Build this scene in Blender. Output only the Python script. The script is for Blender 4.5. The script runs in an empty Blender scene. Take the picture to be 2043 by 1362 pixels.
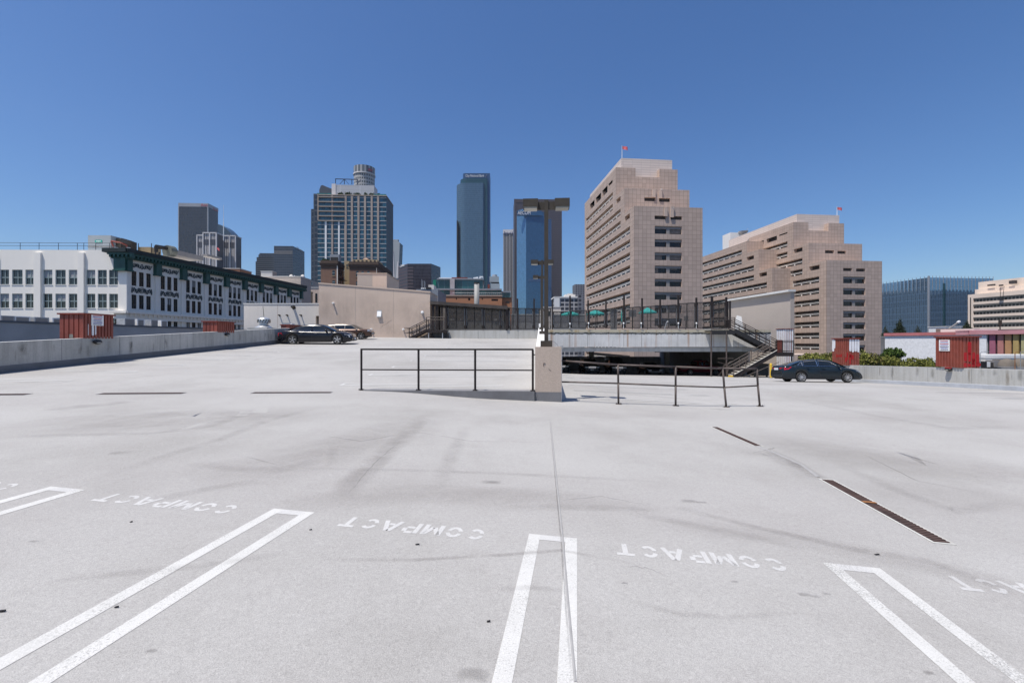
import bpy, math, random
from mathutils import Vector, Euler
R = math.radians
S = bpy.context.scene
COL = S.collection
# ------------------------------------------------------------------ camera
FPX, EYE = 908.0, 1.7
cam = bpy.data.cameras.new('camera'); cam.sensor_width = 36.0; cam.lens = FPX/2043*36
cam.clip_start = .05; cam.clip_end = 9000
co = bpy.data.objects.new('camera', cam); COL.objects.link(co)
co.location = (0, 0, EYE); co.rotation_euler = (R(90), 0, 0); S.camera = co
# ------------------------------------------------------------------ light
SUN = Vector((.335, .235, -1)).normalized()
EL = math.asin(-SUN.z); AZ = math.atan2(-SUN.x, -SUN.y)
W = bpy.data.worlds.new('World'); S.world = W; W.use_nodes = True
wn = W.node_tree.nodes; bg = wn['Background']
sky = wn.new('ShaderNodeTexSky'); sky.sky_type = 'NISHITA'; sky.sun_disc = False
sky.sun_elevation = EL; sky.sun_rotation = AZ % (2*math.pi)
sky.altitude = 0; sky.air_density = 1.0; sky.dust_density = 1.1; sky.ozone_density = 5.0
hs = wn.new('ShaderNodeHueSaturation'); hs.inputs['Saturation'].default_value = 1.21; hs.inputs['Hue'].default_value = .506
W.node_tree.links.new(sky.outputs[0], hs.inputs['Color']); W.node_tree.links.new(hs.outputs[0], bg.inputs[0]); bg.inputs[1].default_value = .112
sl = bpy.data.lights.new('sun', 'SUN'); sl.energy = 4.8; sl.angle = R(.53); sl.color = (1, .945, .86)
so = bpy.data.objects.new('sun', sl); COL.objects.link(so)
so.rotation_euler = SUN.to_track_quat('-Z', 'Y').to_euler(); so.location = (-20, -10, 60)
vs = S.view_settings; vs.view_transform = 'Standard'; vs.look = 'None'; vs.gamma = 1; vs.exposure = 0.22
rnd = random.Random(7)

# ------------------------------------------------------------------ helpers
def P(x, y, D): return ((x-1021.5)/FPX*D, D, EYE-(y-681)/FPX*D)
def tag(o, label=None, cat=None, group=None, kind=None):
    if label: o['label'] = label
    if cat: o['category'] = cat
    if group: o['group'] = group
    if kind: o['kind'] = kind
    return o
def thing(name, label, cat, loc=(0, 0, 0), rz=0, group=None):
    o = bpy.data.objects.new(name, None); COL.objects.link(o)
    o.location = loc; o.rotation_euler = (0, 0, rz); o.empty_display_size = .2
    return tag(o, label, cat, group)
def wloc(p):
    v = Vector((0, 0, 0))
    while p is not None: v = v+Vector(p.location); p = p.parent
    return v
def copy_tree(o, parent=None):
    c = o.copy(); COL.objects.link(c); c.parent = parent
    for ch in list(o.children): copy_tree(ch, c)
    return c
class Fr:
    """a local frame: a runs along the front, b goes back, z is world height"""
    def __init__(s, X, Y, yaw=0):
        s.X, s.Y, s.yaw = X, Y, R(yaw); s.c, s.s = math.cos(s.yaw), math.sin(s.yaw)
    def __call__(s, a, b, z): return (s.X+a*s.c-b*s.s, s.Y+a*s.s+b*s.c, z)
    def a_at(s, x, b=0):
        t = (x-1021.5)/FPX
        return (t*(s.Y+b*s.c)-s.X+b*s.s)/(s.c-t*s.s)
    def b_at(s, x, a=0):
        t = (x-1021.5)/FPX
        return (t*(s.Y+a*s.s)-s.X-a*s.c)/(-s.s-t*s.c)
    def z_at(s, y, a=0, b=0): return EYE-(y-681)/FPX*(s.Y+a*s.s+b*s.c)
ID = Fr(0, 0, 0)
def frame_px(x, D, yaw=0): return Fr((x-1021.5)/FPX*D, D, yaw)

class MB:
    def __init__(s): s.v, s.f, s.m, s.uv = [], [], [], []
    def face(s, pts, mi=0, uv=None):
        i = len(s.v); s.v += [tuple(p) for p in pts]; s.f.append(tuple(range(i, i+len(pts)))); s.m.append(mi)
        s.uv.append(uv or [(0, 0)]*len(pts)); return s
    def quad(s, F, axis, k, u0, u1, z0, z1, mi=0, uo=0, zo=0):
        g = (lambda u, z: F(u, k, z)) if axis == 'a' else (lambda u, z: F(k, u, z))
        return s.face([g(u0, z0), g(u1, z0), g(u1, z1), g(u0, z1)], mi, [(u0-uo, z0-zo), (u1-uo, z0-zo), (u1-uo, z1-zo), (u0-uo, z1-zo)])
    def box(s, a0, a1, b0, b1, z0, z1, mi=0, F=ID, bottom=True, mt=None):
        mt = mi if mt is None else mt
        if a0 > a1: a0, a1 = a1, a0
        if b0 > b1: b0, b1 = b1, b0
        s.quad(F, 'a', b0, a0, a1, z0, z1, mi); s.quad(F, 'a', b1, a1, a0, z0, z1, mi)
        s.quad(F, 'b', a0, b1, b0, z0, z1, mi); s.quad(F, 'b', a1, b0, b1, z0, z1, mi)
        s.face([F(a0, b0, z1), F(a1, b0, z1), F(a1, b1, z1), F(a0, b1, z1)], mt, [(a0, b0), (a1, b0), (a1, b1), (a0, b1)])
        if bottom: s.face([F(a0, b1, z0), F(a1, b1, z0), F(a1, b0, z0), F(a0, b0, z0)], mi, [(a0, b1), (a1, b1), (a1, b0), (a0, b0)])
        return s
    def prism(s, pts, z0, z1, mi=0, F=ID, mt=None, ztop=None):
        n = len(pts); d = 0; mt = mi if mt is None else mt
        zt = ztop or (lambda a, b: z1)
        for i in range(n):
            p, q = pts[i], pts[(i+1) % n]; l = math.hypot(q[0]-p[0], q[1]-p[1])
            s.face([F(*p, z0), F(*q, z0), F(*q, zt(*q)), F(*p, zt(*p))], mi, [(d, z0), (d+l, z0), (d+l, zt(*q)), (d, zt(*p))]); d += l
        s.face([F(*p, zt(*p)) for p in pts], mt, [p for p in pts])
        s.face([F(*p, z0) for p in reversed(pts)], mi)
        return s
    def tube(s, p, q, r, n=8, r2=None, mi=0, cap=True):
        p, q = Vector(p), Vector(q); d = q-p
        if d.length < 1e-6: return s
        d.normalize(); x = d.orthogonal().normalized(); y = d.cross(x); r2 = r if r2 is None else r2
        A = [p+(x*math.cos(t)+y*math.sin(t))*r for t in [2*math.pi*i/n for i in range(n)]]
        B = [q+(x*math.cos(t)+y*math.sin(t))*r2 for t in [2*math.pi*i/n for i in range(n)]]
        i0 = len(s.v); s.v += [tuple(a) for a in A+B]
        for i in range(n):
            j = (i+1) % n; s.f.append((i0+i, i0+j, i0+n+j, i0+n+i)); s.m.append(mi); s.uv.append([(0, 0)]*4)
        if cap:
            s.f.append(tuple(i0+i for i in reversed(range(n)))); s.f.append(tuple(i0+n+i for i in range(n)))
            s.m += [mi, mi]; s.uv += [[(0, 0)]*n]*2
        return s
    def bar(s, p, q, w, h, mi=0, up=(0, 0, 1)):
        p, q = Vector(p), Vector(q); d = (q-p).normalized(); u = Vector(up)
        x = d.cross(u)
        if x.length < 1e-4: x = d.orthogonal()
        x.normalize(); y = x.cross(d)
        c = [(-1, -1), (1, -1), (1, 1), (-1, 1)]
        A = [p+x*(i*w/2)+y*(j*h/2) for i, j in c]; B = [q+x*(i*w/2)+y*(j*h/2) for i, j in c]
        for i in range(4):
            j = (i+1) % 4; s.face([A[i], A[j], B[j], B[i]], mi)
        s.face(A[::-1], mi); s.face(B, mi); return s
    def path(s, pts, r, n=6, mi=0):
        for p, q in zip(pts, pts[1:]): s.tube(p, q, r, n, mi=mi)
        return s
    def lathe(s, prof, c=(0, 0, 0), axis='z', n=24, mi=0):
        i0 = len(s.v)
        for r, h in prof:
            for k in range(n):
                t = 2*math.pi*k/n; x, y = r*math.cos(t), r*math.sin(t)
                p = (x, y, h) if axis == 'z' else (x, h, y)
                s.v.append((c[0]+p[0], c[1]+p[1], c[2]+p[2]))
        for j in range(len(prof)-1):
            for k in range(n):
                l = (k+1) % n; s.f.append((i0+j*n+k, i0+j*n+l, i0+(j+1)*n+l, i0+(j+1)*n+k)); s.m.append(mi); s.uv.append([(0, 0)]*4)
        return s
    def grid(s, rows, mi=0, uvf=None):
        i0 = len(s.v); n = len(rows[0])
        for r in rows: s.v += [tuple(p) for p in r]
        for j in range(len(rows)-1):
            for k in range(n-1):
                s.f.append((i0+j*n+k, i0+j*n+k+1, i0+(j+1)*n+k+1, i0+(j+1)*n+k)); s.m.append(mi)
                s.uv.append([(k/(n-1), j/(len(rows)-1)), ((k+1)/(n-1), j/(len(rows)-1)), ((k+1)/(n-1), (j+1)/(len(rows)-1)), (k/(n-1), (j+1)/(len(rows)-1))])
        return s
    def build(s, name, mats, parent=None, smooth=False, bevel=0, weld=False, label=None):
        if not isinstance(mats, (list, tuple)): mats = [mats]
        L = wloc(parent)
        me = bpy.data.meshes.new(name)
        me.from_pydata([(x-L.x, y-L.y, z-L.z) for x, y, z in s.v], [], s.f)
        for m in mats: me.materials.append(m)
        me.polygons.foreach_set('material_index', s.m)
        ul = me.uv_layers.new(name='UVMap'); fl = [c for f in s.uv for p in f for c in p]
        ul.data.foreach_set('uv', fl)
        if weld:
            import bmesh
            bm = bmesh.new(); bm.from_mesh(me); bmesh.ops.remove_doubles(bm, verts=bm.verts, dist=1e-4)
            bmesh.ops.recalc_face_normals(bm, faces=bm.faces); bm.to_mesh(me); bm.free()
        if smooth: me.polygons.foreach_set('use_smooth', [True]*len(me.polygons))
        me.update()
        o = bpy.data.objects.new(name, me); COL.objects.link(o); o.parent = parent
        if bevel:
            b = o.modifiers.new('edge', 'BEVEL'); b.width = bevel; b.segments = 2; b.limit_method = 'ANGLE'
        if label: o['label'] = label
        return o
    def facade(s, F, axis, k, u0, u1, z0, z1, holes, depth, mi=0, mr=None):
        """wall sheet with real recessed openings; depth is signed along the other axis"""
        mr = mi if mr is None else mr
        us = sorted({u0, u1, *[h[0] for h in holes], *[h[1] for h in holes]}); us = [u for u in us if u0-1e-6 <= u <= u1+1e-6]
        zs = sorted({z0, z1, *[h[2] for h in holes], *[h[3] for h in holes]}); zs = [z for z in zs if z0-1e-6 <= z <= z1+1e-6]
        for za, zb in zip(zs, zs[1:]):
            run = None
            for ua, ub in list(zip(us, us[1:]))+[(None, None)]:
                solid = ua is not None and not any(h[0] < (ua+ub)/2 < h[1] and h[2] < (za+zb)/2 < h[3] for h in holes)
                if solid: run = (run[0] if run else ua, ub)
                elif run: s.quad(F, axis, k, run[0], run[1], za, zb, mi); run = None
        g = (lambda u, d, z: F(u, k+d, z)) if axis == 'a' else (lambda u, d, z: F(k+d, u, z))
        for a, b, c, d in holes:
            D = depth
            s.face([g(a, 0, c), g(b, 0, c), g(b, D, c), g(a, D, c)], mr, [(a, c), (b, c), (b, c+.5), (a, c+.5)])
            s.face([g(a, 0, d), g(b, 0, d), g(b, D, d), g(a, D, d)], mr, [(a, c), (b, c), (b, c+.5), (a, c+.5)])
            s.face([g(a, 0, c), g(a, D, c), g(a, D, d), g(a, 0, d)], mr, [(a, c), (a+.5, c), (a+.5, d), (a, d)])
            s.face([g(b, 0, c), g(b, D, c), g(b, D, d), g(b, 0, d)], mr, [(b, c), (b+.5, c), (b+.5, d), (b, d)])
        return s

def text(name, body, F, a, b, z, h, m, parent, side='a', width=None, depth=.05):
    """lettering standing just proud of a facade; a/b place its left end, z its base line"""
    cu = bpy.data.curves.new(name, 'FONT'); cu.body = body; cu.extrude = depth/2; cu.size = 1
    tmp = bpy.data.objects.new('tmp_letters', cu); COL.objects.link(tmp)
    me = bpy.data.meshes.new_from_object(tmp.evaluated_get(bpy.context.evaluated_depsgraph_get()))
    bpy.data.objects.remove(tmp); bpy.data.curves.remove(cu)
    xs = [v.co.x for v in me.vertices]; ys = [v.co.y for v in me.vertices]
    k = h/max(ys); kx = (width/(max(xs)-min(xs))) if width else k
    L = wloc(parent)
    for v in me.vertices:
        x, y, d = (v.co.x-min(xs))*kx, v.co.y*k, v.co.z
        p = F(a+x, b-d, z+y) if side == 'a' else F(a+d, b+x, z+y) if side == 'b' else F(a-d, b-x, z+y)
        v.co = (p[0]-L.x, p[1]-L.y, p[2]-L.z)
    me.materials.clear(); me.materials.append(m)
    o = bpy.data.objects.new(name, me); COL.objects.link(o); o.parent = parent
    return o

# ------------------------------------------------------------------ materials
def nt(name):
    m = bpy.data.materials.new(name); m.use_nodes = True
    t = m.node_tree; b = t.nodes['Principled BSDF']; return m, t, b
def nd(t, ty, **k):
    n = t.nodes.new(ty)
    for a, v in k.items(): setattr(n, a, v)
    return n
def mth(t, op, a, b=None):
    n = nd(t, 'ShaderNodeMath', operation=op)
    for i, x in enumerate((a, b)):
        if x is None: continue
        if isinstance(x, (int, float)): n.inputs[i].default_value = x
        else: t.links.new(x, n.inputs[i])
    return n.outputs[0]
def noise(t, vec, scale, detail=4, rough=.6, st=None):
    if st:
        mp = nd(t, 'ShaderNodeMapping'); mp.inputs['Scale'].default_value = st; t.links.new(vec, mp.inputs[0]); vec = mp.outputs[0]
    n = nd(t, 'ShaderNodeTexNoise'); n.inputs['Scale'].default_value = scale; n.inputs['Detail'].default_value = detail
    n.inputs['Roughness'].default_value = rough; t.links.new(vec, n.inputs['Vector']); return n.outputs[0]
def ramp(t, fac, stops):
    n = nd(t, 'ShaderNodeValToRGB'); e = n.color_ramp.elements
    while len(e) < len(stops): e.new(.5)
    for i, (p, c) in enumerate(stops):
        e[i].position = p; e[i].color = (*c, 1) if not isinstance(c, (int, float)) else (c, c, c, 1)
    t.links.new(fac, n.inputs[0]); return n.outputs[0]
def mixc(t, fac, a, b, mode='MIX'):
    n = nd(t, 'ShaderNodeMix', data_type='RGBA', blend_type=mode)
    for i, x in ((0, fac), (6, a), (7, b)):
        if isinstance(x, (int, float)): n.inputs[i].default_value = x
        elif isinstance(x, tuple): n.inputs[i].default_value = (*x, 1) if len(x) == 3 else x
        else: t.links.new(x, n.inputs[i])
    return n.outputs[2]
def objco(t): return nd(t, 'ShaderNodeTexCoord').outputs['Object']
def bump(t, b, h, dist=.01, st=.4):
    n = nd(t, 'ShaderNodeBump'); n.inputs['Distance'].default_value = dist; n.inputs['Strength'].default_value = st
    t.links.new(h, n.inputs['Height']); t.links.new(n.outputs[0], b.inputs['Normal'])
def mat(name, col, rough=.6, var=.15, scale=2.0, metal=0, st=None, bmp=0, bscale=40, spec=None, fine=0):
    m, t, b = nt(name); v = objco(t)
    n = noise(t, v, scale, 5, .62, st)
    lo = tuple(c*(1-var) for c in col); hi = tuple(min(1, c*(1+var)) for c in col)
    c = ramp(t, n, [(.3, lo), (.7, hi)])
    if fine: c = mixc(t, fine, c, ramp(t, noise(t, v, bscale, 2, .7), [(.3, .25), (.7, .75)]), 'OVERLAY')
    t.links.new(c, b.inputs['Base Color'])
    b.inputs['Roughness'].default_value = rough; b.inputs['Metallic'].default_value = metal
    if spec is not None: b.inputs['Specular IOR Level'].default_value = spec
    if bmp: bump(t, b, noise(t, v, bscale, 3), bmp)
    return m
def weathered(name, col, dark, rough=.85, streak=.5, blotch=.4, joint=0, bscale=25):
    """concrete or plaster with vertical run-off streaks and blotches"""
    m, t, b = nt(name); v = objco(t)
    s1 = ramp(t, noise(t, v, 1.0, 5, .7, (3.5, 3.5, .25)), [(.45, 0.), (.75, 1.)])
    s2 = ramp(t, noise(t, v, .55, 6, .65), [(.4, 0.), (.72, 1.)])
    c = mixc(t, mth(t, 'MULTIPLY', s1, streak), col, dark)
    c = mixc(t, mth(t, 'MULTIPLY', s2, blotch), c, tuple(.55*x+.45*y for x, y in zip(col, dark)))
    c = mixc(t, .25, c, ramp(t, noise(t, v, bscale, 3, .7), [(.3, .3), (.7, .7)]), 'OVERLAY')
    t.links.new(c, b.inputs['Base Color']); b.inputs['Roughness'].default_value = rough
    bump(t, b, noise(t, v, bscale, 4), .01, .5)
    return m
def grid_mat(name, col, line, su, sz, lu, lz, rough=.6, metal=0, var=.1, lrough=None, z0=0, u0=0, spec=.5, big=.0, dirt=.0, wobble=0):
    """panel joints or curtain-wall mullions laid out in metres along the wall (UV = metres along wall, height)"""
    m, t, b = nt(name)
    uv = nd(t, 'ShaderNodeUVMap').outputs[0]; sp = nd(t, 'ShaderNodeSeparateXYZ'); t.links.new(uv, sp.inputs[0])
    U = mth(t, 'DIVIDE', mth(t, 'ADD', sp.outputs[0], 500*su-u0), su); Z = mth(t, 'DIVIDE', mth(t, 'ADD', sp.outputs[1], 500*sz-z0), sz)
    fu, fz = mth(t, 'FRACT', U), mth(t, 'FRACT', Z)
    k = mth(t, 'MAXIMUM', mth(t, 'LESS_THAN', fu, lu/su), mth(t, 'LESS_THAN', fz, lz/sz))
    cb = nd(t, 'ShaderNodeCombineXYZ'); t.links.new(mth(t, 'FLOOR', U), cb.inputs[0]); t.links.new(mth(t, 'FLOOR', Z), cb.inputs[1])
    wn_ = nd(t, 'ShaderNodeTexWhiteNoise', noise_dimensions='2D'); t.links.new(cb.outputs[0], wn_.inputs['Vector'])
    lo = tuple(c*(1-var) for c in col); hi = tuple(c*(1+var) for c in col)
    c = ramp(t, wn_.outputs[0], [(0, lo), (1, hi)])
    if dirt: c = mixc(t, mth(t, 'MULTIPLY', ramp(t, noise(t, objco(t), .12, 5, .65, (1, 1, .35)), [(.42, 0.), (.7, 1.)]), dirt), c, tuple(x*.55 for x in col))
    c = mixc(t, k, c, line)
    t.links.new(c, b.inputs['Base Color'])
    rr = mth(t, 'ADD', mth(t, 'MULTIPLY', k, (lrough if lrough is not None else .6)-rough), rough)
    t.links.new(rr, b.inputs['Roughness'])
    if metal: t.links.new(mth(t, 'MULTIPLY', mth(t, 'SUBTRACT', 1, k), metal), b.inputs['Metallic'])
    b.inputs['Specular IOR Level'].default_value = spec
    if wobble: 
        nb = nd(t, 'ShaderNodeBump'); nb.inputs['Distance'].default_value = 1; nb.inputs['Strength'].default_value = wobble
        t.links.new(noise(t, cb.outputs[0], .37, 1), nb.inputs['Height']); t.links.new(nb.outputs[0], b.inputs['Normal'])
    return m
def glass(name, col=(.02, .03, .035), rough=.06, spec=.6, metal=0, var=.3):
    m, t, b = nt(name); v = objco(t)
    c = ramp(t, noise(t, v, .6, 2), [(.35, tuple(x*(1-var) for x in col)), (.65, tuple(x*(1+var) for x in col))])
    t.links.new(c, b.inputs['Base Color']); b.inputs['Roughness'].default_value = rough
    b.inputs['Specular IOR Level'].default_value = spec; b.inputs['Metallic'].default_value = metal
    return m
def screen_mat(name, col, cover, cell=.05):
    m, t, b = nt(name); v = objco(t)
    tr = nd(t, 'ShaderNodeBsdfTransparent'); mx = nd(t, 'ShaderNodeMixShader')
    b.inputs['Base Color'].default_value = (*col, 1); b.inputs['Roughness'].default_value = .7
    n = ramp(t, noise(t, v, 3, 3), [(.3, cover-.06), (.7, cover+.06)])
    t.links.new(n, mx.inputs[0]); t.links.new(tr.outputs[0], mx.inputs[1]); t.links.new(b.outputs[0], mx.inputs[2])
    t.links.new(mx.outputs[0], t.nodes['Material Output'].inputs[0]); return m
def soft_mat(name, col, op, sc=3.0, st=None, lo=.45):
    """thin stain: opacity falls off to the sides of the strip (UV v) and breaks up with noise"""
    m, t, b = nt(name); v = objco(t)
    b.inputs['Base Color'].default_value = (*col, 1); b.inputs['Roughness'].default_value = .9
    uv = nd(t, 'ShaderNodeUVMap').outputs[0]; sp = nd(t, 'ShaderNodeSeparateXYZ'); t.links.new(uv, sp.inputs[0])
    def hump(x): return mth(t, 'MULTIPLY', mth(t, 'MULTIPLY', x, mth(t, 'SUBTRACT', 1, x)), 4)
    h = mth(t, 'MULTIPLY', mth(t, 'POWER', hump(sp.outputs[0]), 1.3), mth(t, 'POWER', hump(sp.outputs[1]), .7))
    n = ramp(t, noise(t, v, sc, 5, .7, st), [(lo-.15, 0.), (lo+.25, 1.)])
    tr = nd(t, 'ShaderNodeBsdfTransparent'); mx = nd(t, 'ShaderNodeMixShader')
    t.links.new(mth(t, 'MULTIPLY', mth(t, 'MULTIPLY', h, n), op), mx.inputs[0])
    t.links.new(tr.outputs[0], mx.inputs[1]); t.links.new(b.outputs[0], mx.inputs[2])
    t.links.new(mx.outputs[0], t.nodes['Material Output'].inputs[0]); return m

def deck_mat():
    m, t, b = nt('deck_coating'); v = objco(t)
    base = ramp(t, noise(t, v, .22, 6, .68), [(.3, (.29, .28, .266)), (.5, (.355, .346, .333)), (.74, (.39, .382, .37))])
    # long wheel-worn darker swirls and warm dirt, in the coating itself
    w = nd(t, 'ShaderNodeTexWave', wave_type='RINGS'); w.inputs['Scale'].default_value = .045; w.inputs['Distortion'].default_value = 9
    w.inputs['Detail'].default_value = 5; w.inputs['Detail Scale'].default_value = .7; t.links.new(v, w.inputs[0])
    c = mixc(t, mth(t, 'MULTIPLY', ramp(t, w.outputs[1], [(.72, 0.), (.98, 1.)]), .2), base, (.28, .262, .255))
    c = mixc(t, mth(t, 'MULTIPLY', ramp(t, noise(t, v, .5, 7, .72), [(.52, 0.), (.75, 1.)]), .5), c, (.285, .268, .258))
    c = mixc(t, mth(t, 'MULTIPLY', ramp(t, noise(t, v, 2.6, 6, .75, (1.6, .6, 1)), [(.6, 0.), (.8, 1.)]), .2), c, (.25, .24, .236))
    c = mixc(t, .34, c, ramp(t, noise(t, v, 150, 2, .9), [(.3, .12), (.7, .88)]), 'OVERLAY')
    c = mixc(t, .22, c, ramp(t, noise(t, v, 36, 3, .7), [(.3, .3), (.7, .7)]), 'OVERLAY')
    sp = ramp(t, noise(t, v, 9, 2, .5), [(.75, 0.), (.79, 1.)])
    c = mixc(t, mth(t, 'MULTIPLY', sp, .25), c, (.3, .29, .29))
    t.links.new(c, b.inputs['Base Color']); b.inputs['Roughness'].default_value = .82
    b.inputs['Specular IOR Level'].default_value = .3
    bump(t, b, noise(t, v, 110, 3, .7), .006, .55)
    return m
def paint_mat(name, col, wear=.5, lo=.50):
    """road paint worn through in patches"""
    m, t, b = nt(name); v = objco(t)
    c = mixc(t, .3, ramp(t, noise(t, v, 3, 4), [(.3, tuple(x*.9 for x in col)), (.7, col)]), ramp(t, noise(t, v, 120, 2, .8), [(.25, .2), (.75, .8)]), 'OVERLAY')
    t.links.new(c, b.inputs['Base Color']); b.inputs['Roughness'].default_value = .75
    n = ramp(t, mth(t, 'ADD', mth(t, 'MULTIPLY', noise(t, v, 90, 3, .8), .6), mth(t, 'MULTIPLY', noise(t, v, 1.3, 4), .4)), [(lo, 1.), (lo+.12, 1-wear)])
    tr = nd(t, 'ShaderNodeBsdfTransparent'); mx = nd(t, 'ShaderNodeMixShader')
    t.links.new(n, mx.inputs[0]); t.links.new(tr.outputs[0], mx.inputs[1]); t.links.new(b.outputs[0], mx.inputs[2])
    t.links.new(mx.outputs[0], t.nodes['Material Output'].inputs[0]); return m
def leaf_mat(name, a, b_):
    m, t, b = nt(name)
    g = nd(t, 'ShaderNodeNewGeometry'); c = ramp(t, g.outputs['Random Per Island'], [(0, a), (1, b_)])
    t.links.new(c, b.inputs['Base Color']); b.inputs['Roughness'].default_value = .8; b.inputs['Specular IOR Level'].default_value = .15
    return m
def fascia_mat():
    """old concrete fascia: mossy upper lip, a dark line below it, rust runs, rain streaks"""
    m, t, b = nt('streaked_fascia'); v = objco(t)
    sp = nd(t, 'ShaderNodeSeparateXYZ'); t.links.new(v, sp.inputs[0])
    c = ramp(t, noise(t, v, .6, 6, .7), [(.3, (.5, .5, .49)), (.7, (.66, .655, .64))])
    c = mixc(t, mth(t, 'MULTIPLY', ramp(t, noise(t, v, 1, 5, .7, (7, 7, .25)), [(.5, 0.), (.72, 1.)]), .5), c, (.25, .26, .27))
    rust = ramp(t, noise(t, v, 1, 3, .6, (1.6, 1.6, .04)), [(.55, 0.), (.63, 1.)])
    c = mixc(t, mth(t, 'MULTIPLY', rust, .7), c, (.32, .16, .07))
    hb = mth(t, 'ADD', sp.outputs[2], mth(t, 'MULTIPLY', mth(t, 'SUBTRACT', noise(t, v, 2.5, 4), .5), .5))
    moss = ramp(t, hb, [(.5, 0.), (.56, 1.)]); dk_ = ramp(t, hb, [(.33, 0.), (.43, 1.), (.49, 1.), (.53, 0.)])   # object z, set by the builder to run 0..1 over the lip
    c = mixc(t, mth(t, 'MULTIPLY', moss, .6), c, (.40, .335, .18)); c = mixc(t, mth(t, 'MULTIPLY', dk_, .9), c, (.07, .065, .04))
    t.links.new(c, b.inputs['Base Color']); b.inputs['Roughness'].default_value = .9
    bump(t, b, noise(t, v, 20, 4), .01, .5); return m
def car_paint(name, col, metal=0):
    m, t, b = nt(name); v = objco(t)
    c = ramp(t, noise(t, v, 1.2, 4), [(.3, tuple(x*.85 for x in col)), (.7, tuple(x*1.1 for x in col))])
    dirt = ramp(t, noise(t, v, 2.5, 5, .7), [(.4, .16), (.75, .3)])
    t.links.new(c, b.inputs['Base Color']); b.inputs['Metallic'].default_value = metal
    t.links.new(dirt, b.inputs['Roughness']); b.inputs['Coat Weight'].default_value = .25; b.inputs['Coat Roughness'].default_value = .05; b.inputs['Specular IOR Level'].default_value = .3
    return m

M = {}
M['deck'] = deck_mat()
M['paint'] = paint_mat('white_road_paint', (.55, .545, .525), .65, .535)
M['paint_worn'] = paint_mat('worn_road_paint', (.51, .505, .495), .5, .54)
M['paint_far'] = paint_mat('thin_road_paint', (.55, .55, .54), .5, .53)
M['parapet'] = weathered('board_marked_concrete', (.50, .48, .445), (.12, .115, .10), .9, .6, .85)
M['parapet_cap'] = weathered('concrete_cap', (.60, .60, .59), (.36, .36, .35), .9, .3, .3)
M['parapet_clean'] = weathered('pale_concrete', (.48, .475, .45), (.22, .205, .165), .9, .5, .45)
M['coat_grey'] = mat('grey_deck_coating', (.15, .149, .155), .8, .15, 1.5, bmp=.004, fine=.2)
M['beige'] = weathered('beige_stucco', (.60, .475, .385), (.46, .37, .30), .9, .25, .35)
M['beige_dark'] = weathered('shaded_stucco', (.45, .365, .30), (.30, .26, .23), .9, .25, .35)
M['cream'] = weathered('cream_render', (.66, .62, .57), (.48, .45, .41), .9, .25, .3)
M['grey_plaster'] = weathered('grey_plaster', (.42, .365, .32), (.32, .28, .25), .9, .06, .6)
M['whitewash'] = weathered('white_painted_concrete', (.74, .73, .71), (.5, .49, .47), .85, .2, .25)
M['bronze'] = mat('dark_bronze_paint', (.05, .042, .033), .6, .2, 3, spec=.3)
M['rail'] = mat('brown_black_rail_paint', (.026, .02, .019), .6, .35, 6, spec=.25)
M['rail_worn'] = mat('worn_brown_rail_paint', (.085, .066, .058), .55, .45, 5, spec=.35)
M['black'] = mat('black_steel', (.02, .018, .018), .55, .3, 4)
M['darkbrown'] = mat('dark_brown_panel', (.055, .045, .04), .7, .4, 1.2)
M['steel'] = mat('galvanised_steel', (.42, .43, .44), .45, .2, 3, metal=.5)
M['silver'] = mat('silver_paint', (.55, .56, .57), .35, .08, 3, metal=.6)
M['white'] = mat('white_enamel', (.78, .78, .77), .5, .06, 3)
M['lens'] = mat('frosted_lens', (.26, .25, .215), .3, .1, 3)
M['red_metal'] = mat('oxide_red_metal', (.235, .058, .038), .5, .2, 2.2)
M['red_dark'] = mat('oxide_red_trim', (.20, .038, .024), .55, .15, 2)
M['red_paint'] = mat('fresh_red_paint', (.36, .006, .008), .4, .1, 3)
M['white_dab'] = mat('white_cover_paint', (.72, .72, .74), .6, .12, 4)
M['rubber'] = mat('tyre_rubber', (.018, .018, .018), .75, .2, 5)
M['chrome'] = mat('chrome', (.75, .75, .76), .15, .03, 3, metal=1)
M['alloy'] = mat('silver_alloy', (.62, .62, .63), .28, .06, 4, metal=.85)
M['window'] = glass('window_glass', (.018, .026, .032), .05, .7)
M['car_glass'] = glass('car_glass', (.012, .016, .018), .03, .8)
M['taillight'] = mat('red_lamp_lens', (.42, .012, .03), .15, .1, 5)
M['headlight'] = mat('clear_lamp_lens', (.62, .64, .66), .12, .1, 8)
M['plate'] = mat('licence_plate', (.7, .72, .76), .4, .05, 5)
M['yellow'] = mat('yellow_safety_paint', (.65, .42, .03), .55, .15, 4)
M['asphalt'] = mat('street_asphalt', (.07, .07, .072), .9, .25, .05)
M['roof_grey'] = mat('grey_roofing', (.25, .25, .25), .9, .2, .4)
# ------------------------------------------------------------------ parking deck
SC, SS = .9981, .0616                    # deck axis, turned a little right of the view
DK = Fr(0, 0, -math.degrees(math.asin(SS)))   # a = across the deck, b = along it
ST = Fr(0, 0, -8.147)                    # axis of the near stalls
def sstep(x, a, b):
    t = min(1, max(0, (x-a)/(b-a))); return t*t*(3-2*t)
def tilt(u): return .231+.011*(-6-u) if u < -6 else (-.0385*u if u < 5 else -.1925-.0105*(u-5))
def lbase(u): return .27+.0155*max(0, -5-u)
def z_near(u, v): return tilt(u)+(lbase(u)-tilt(u))*(1-sstep(u, -5.5, -1.5))*sstep(v, 8.5, 13)
def z_left(u, v): return lbase(u)+.0565*(v-13)-.0016*max(0, v-36)**2
def z_right(u, v):
    x = v-19.4; return tilt(u)-.0545*(x+math.sqrt(x*x+9)-math.sqrt(6.4**2+9)+6.4)/2
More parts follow.
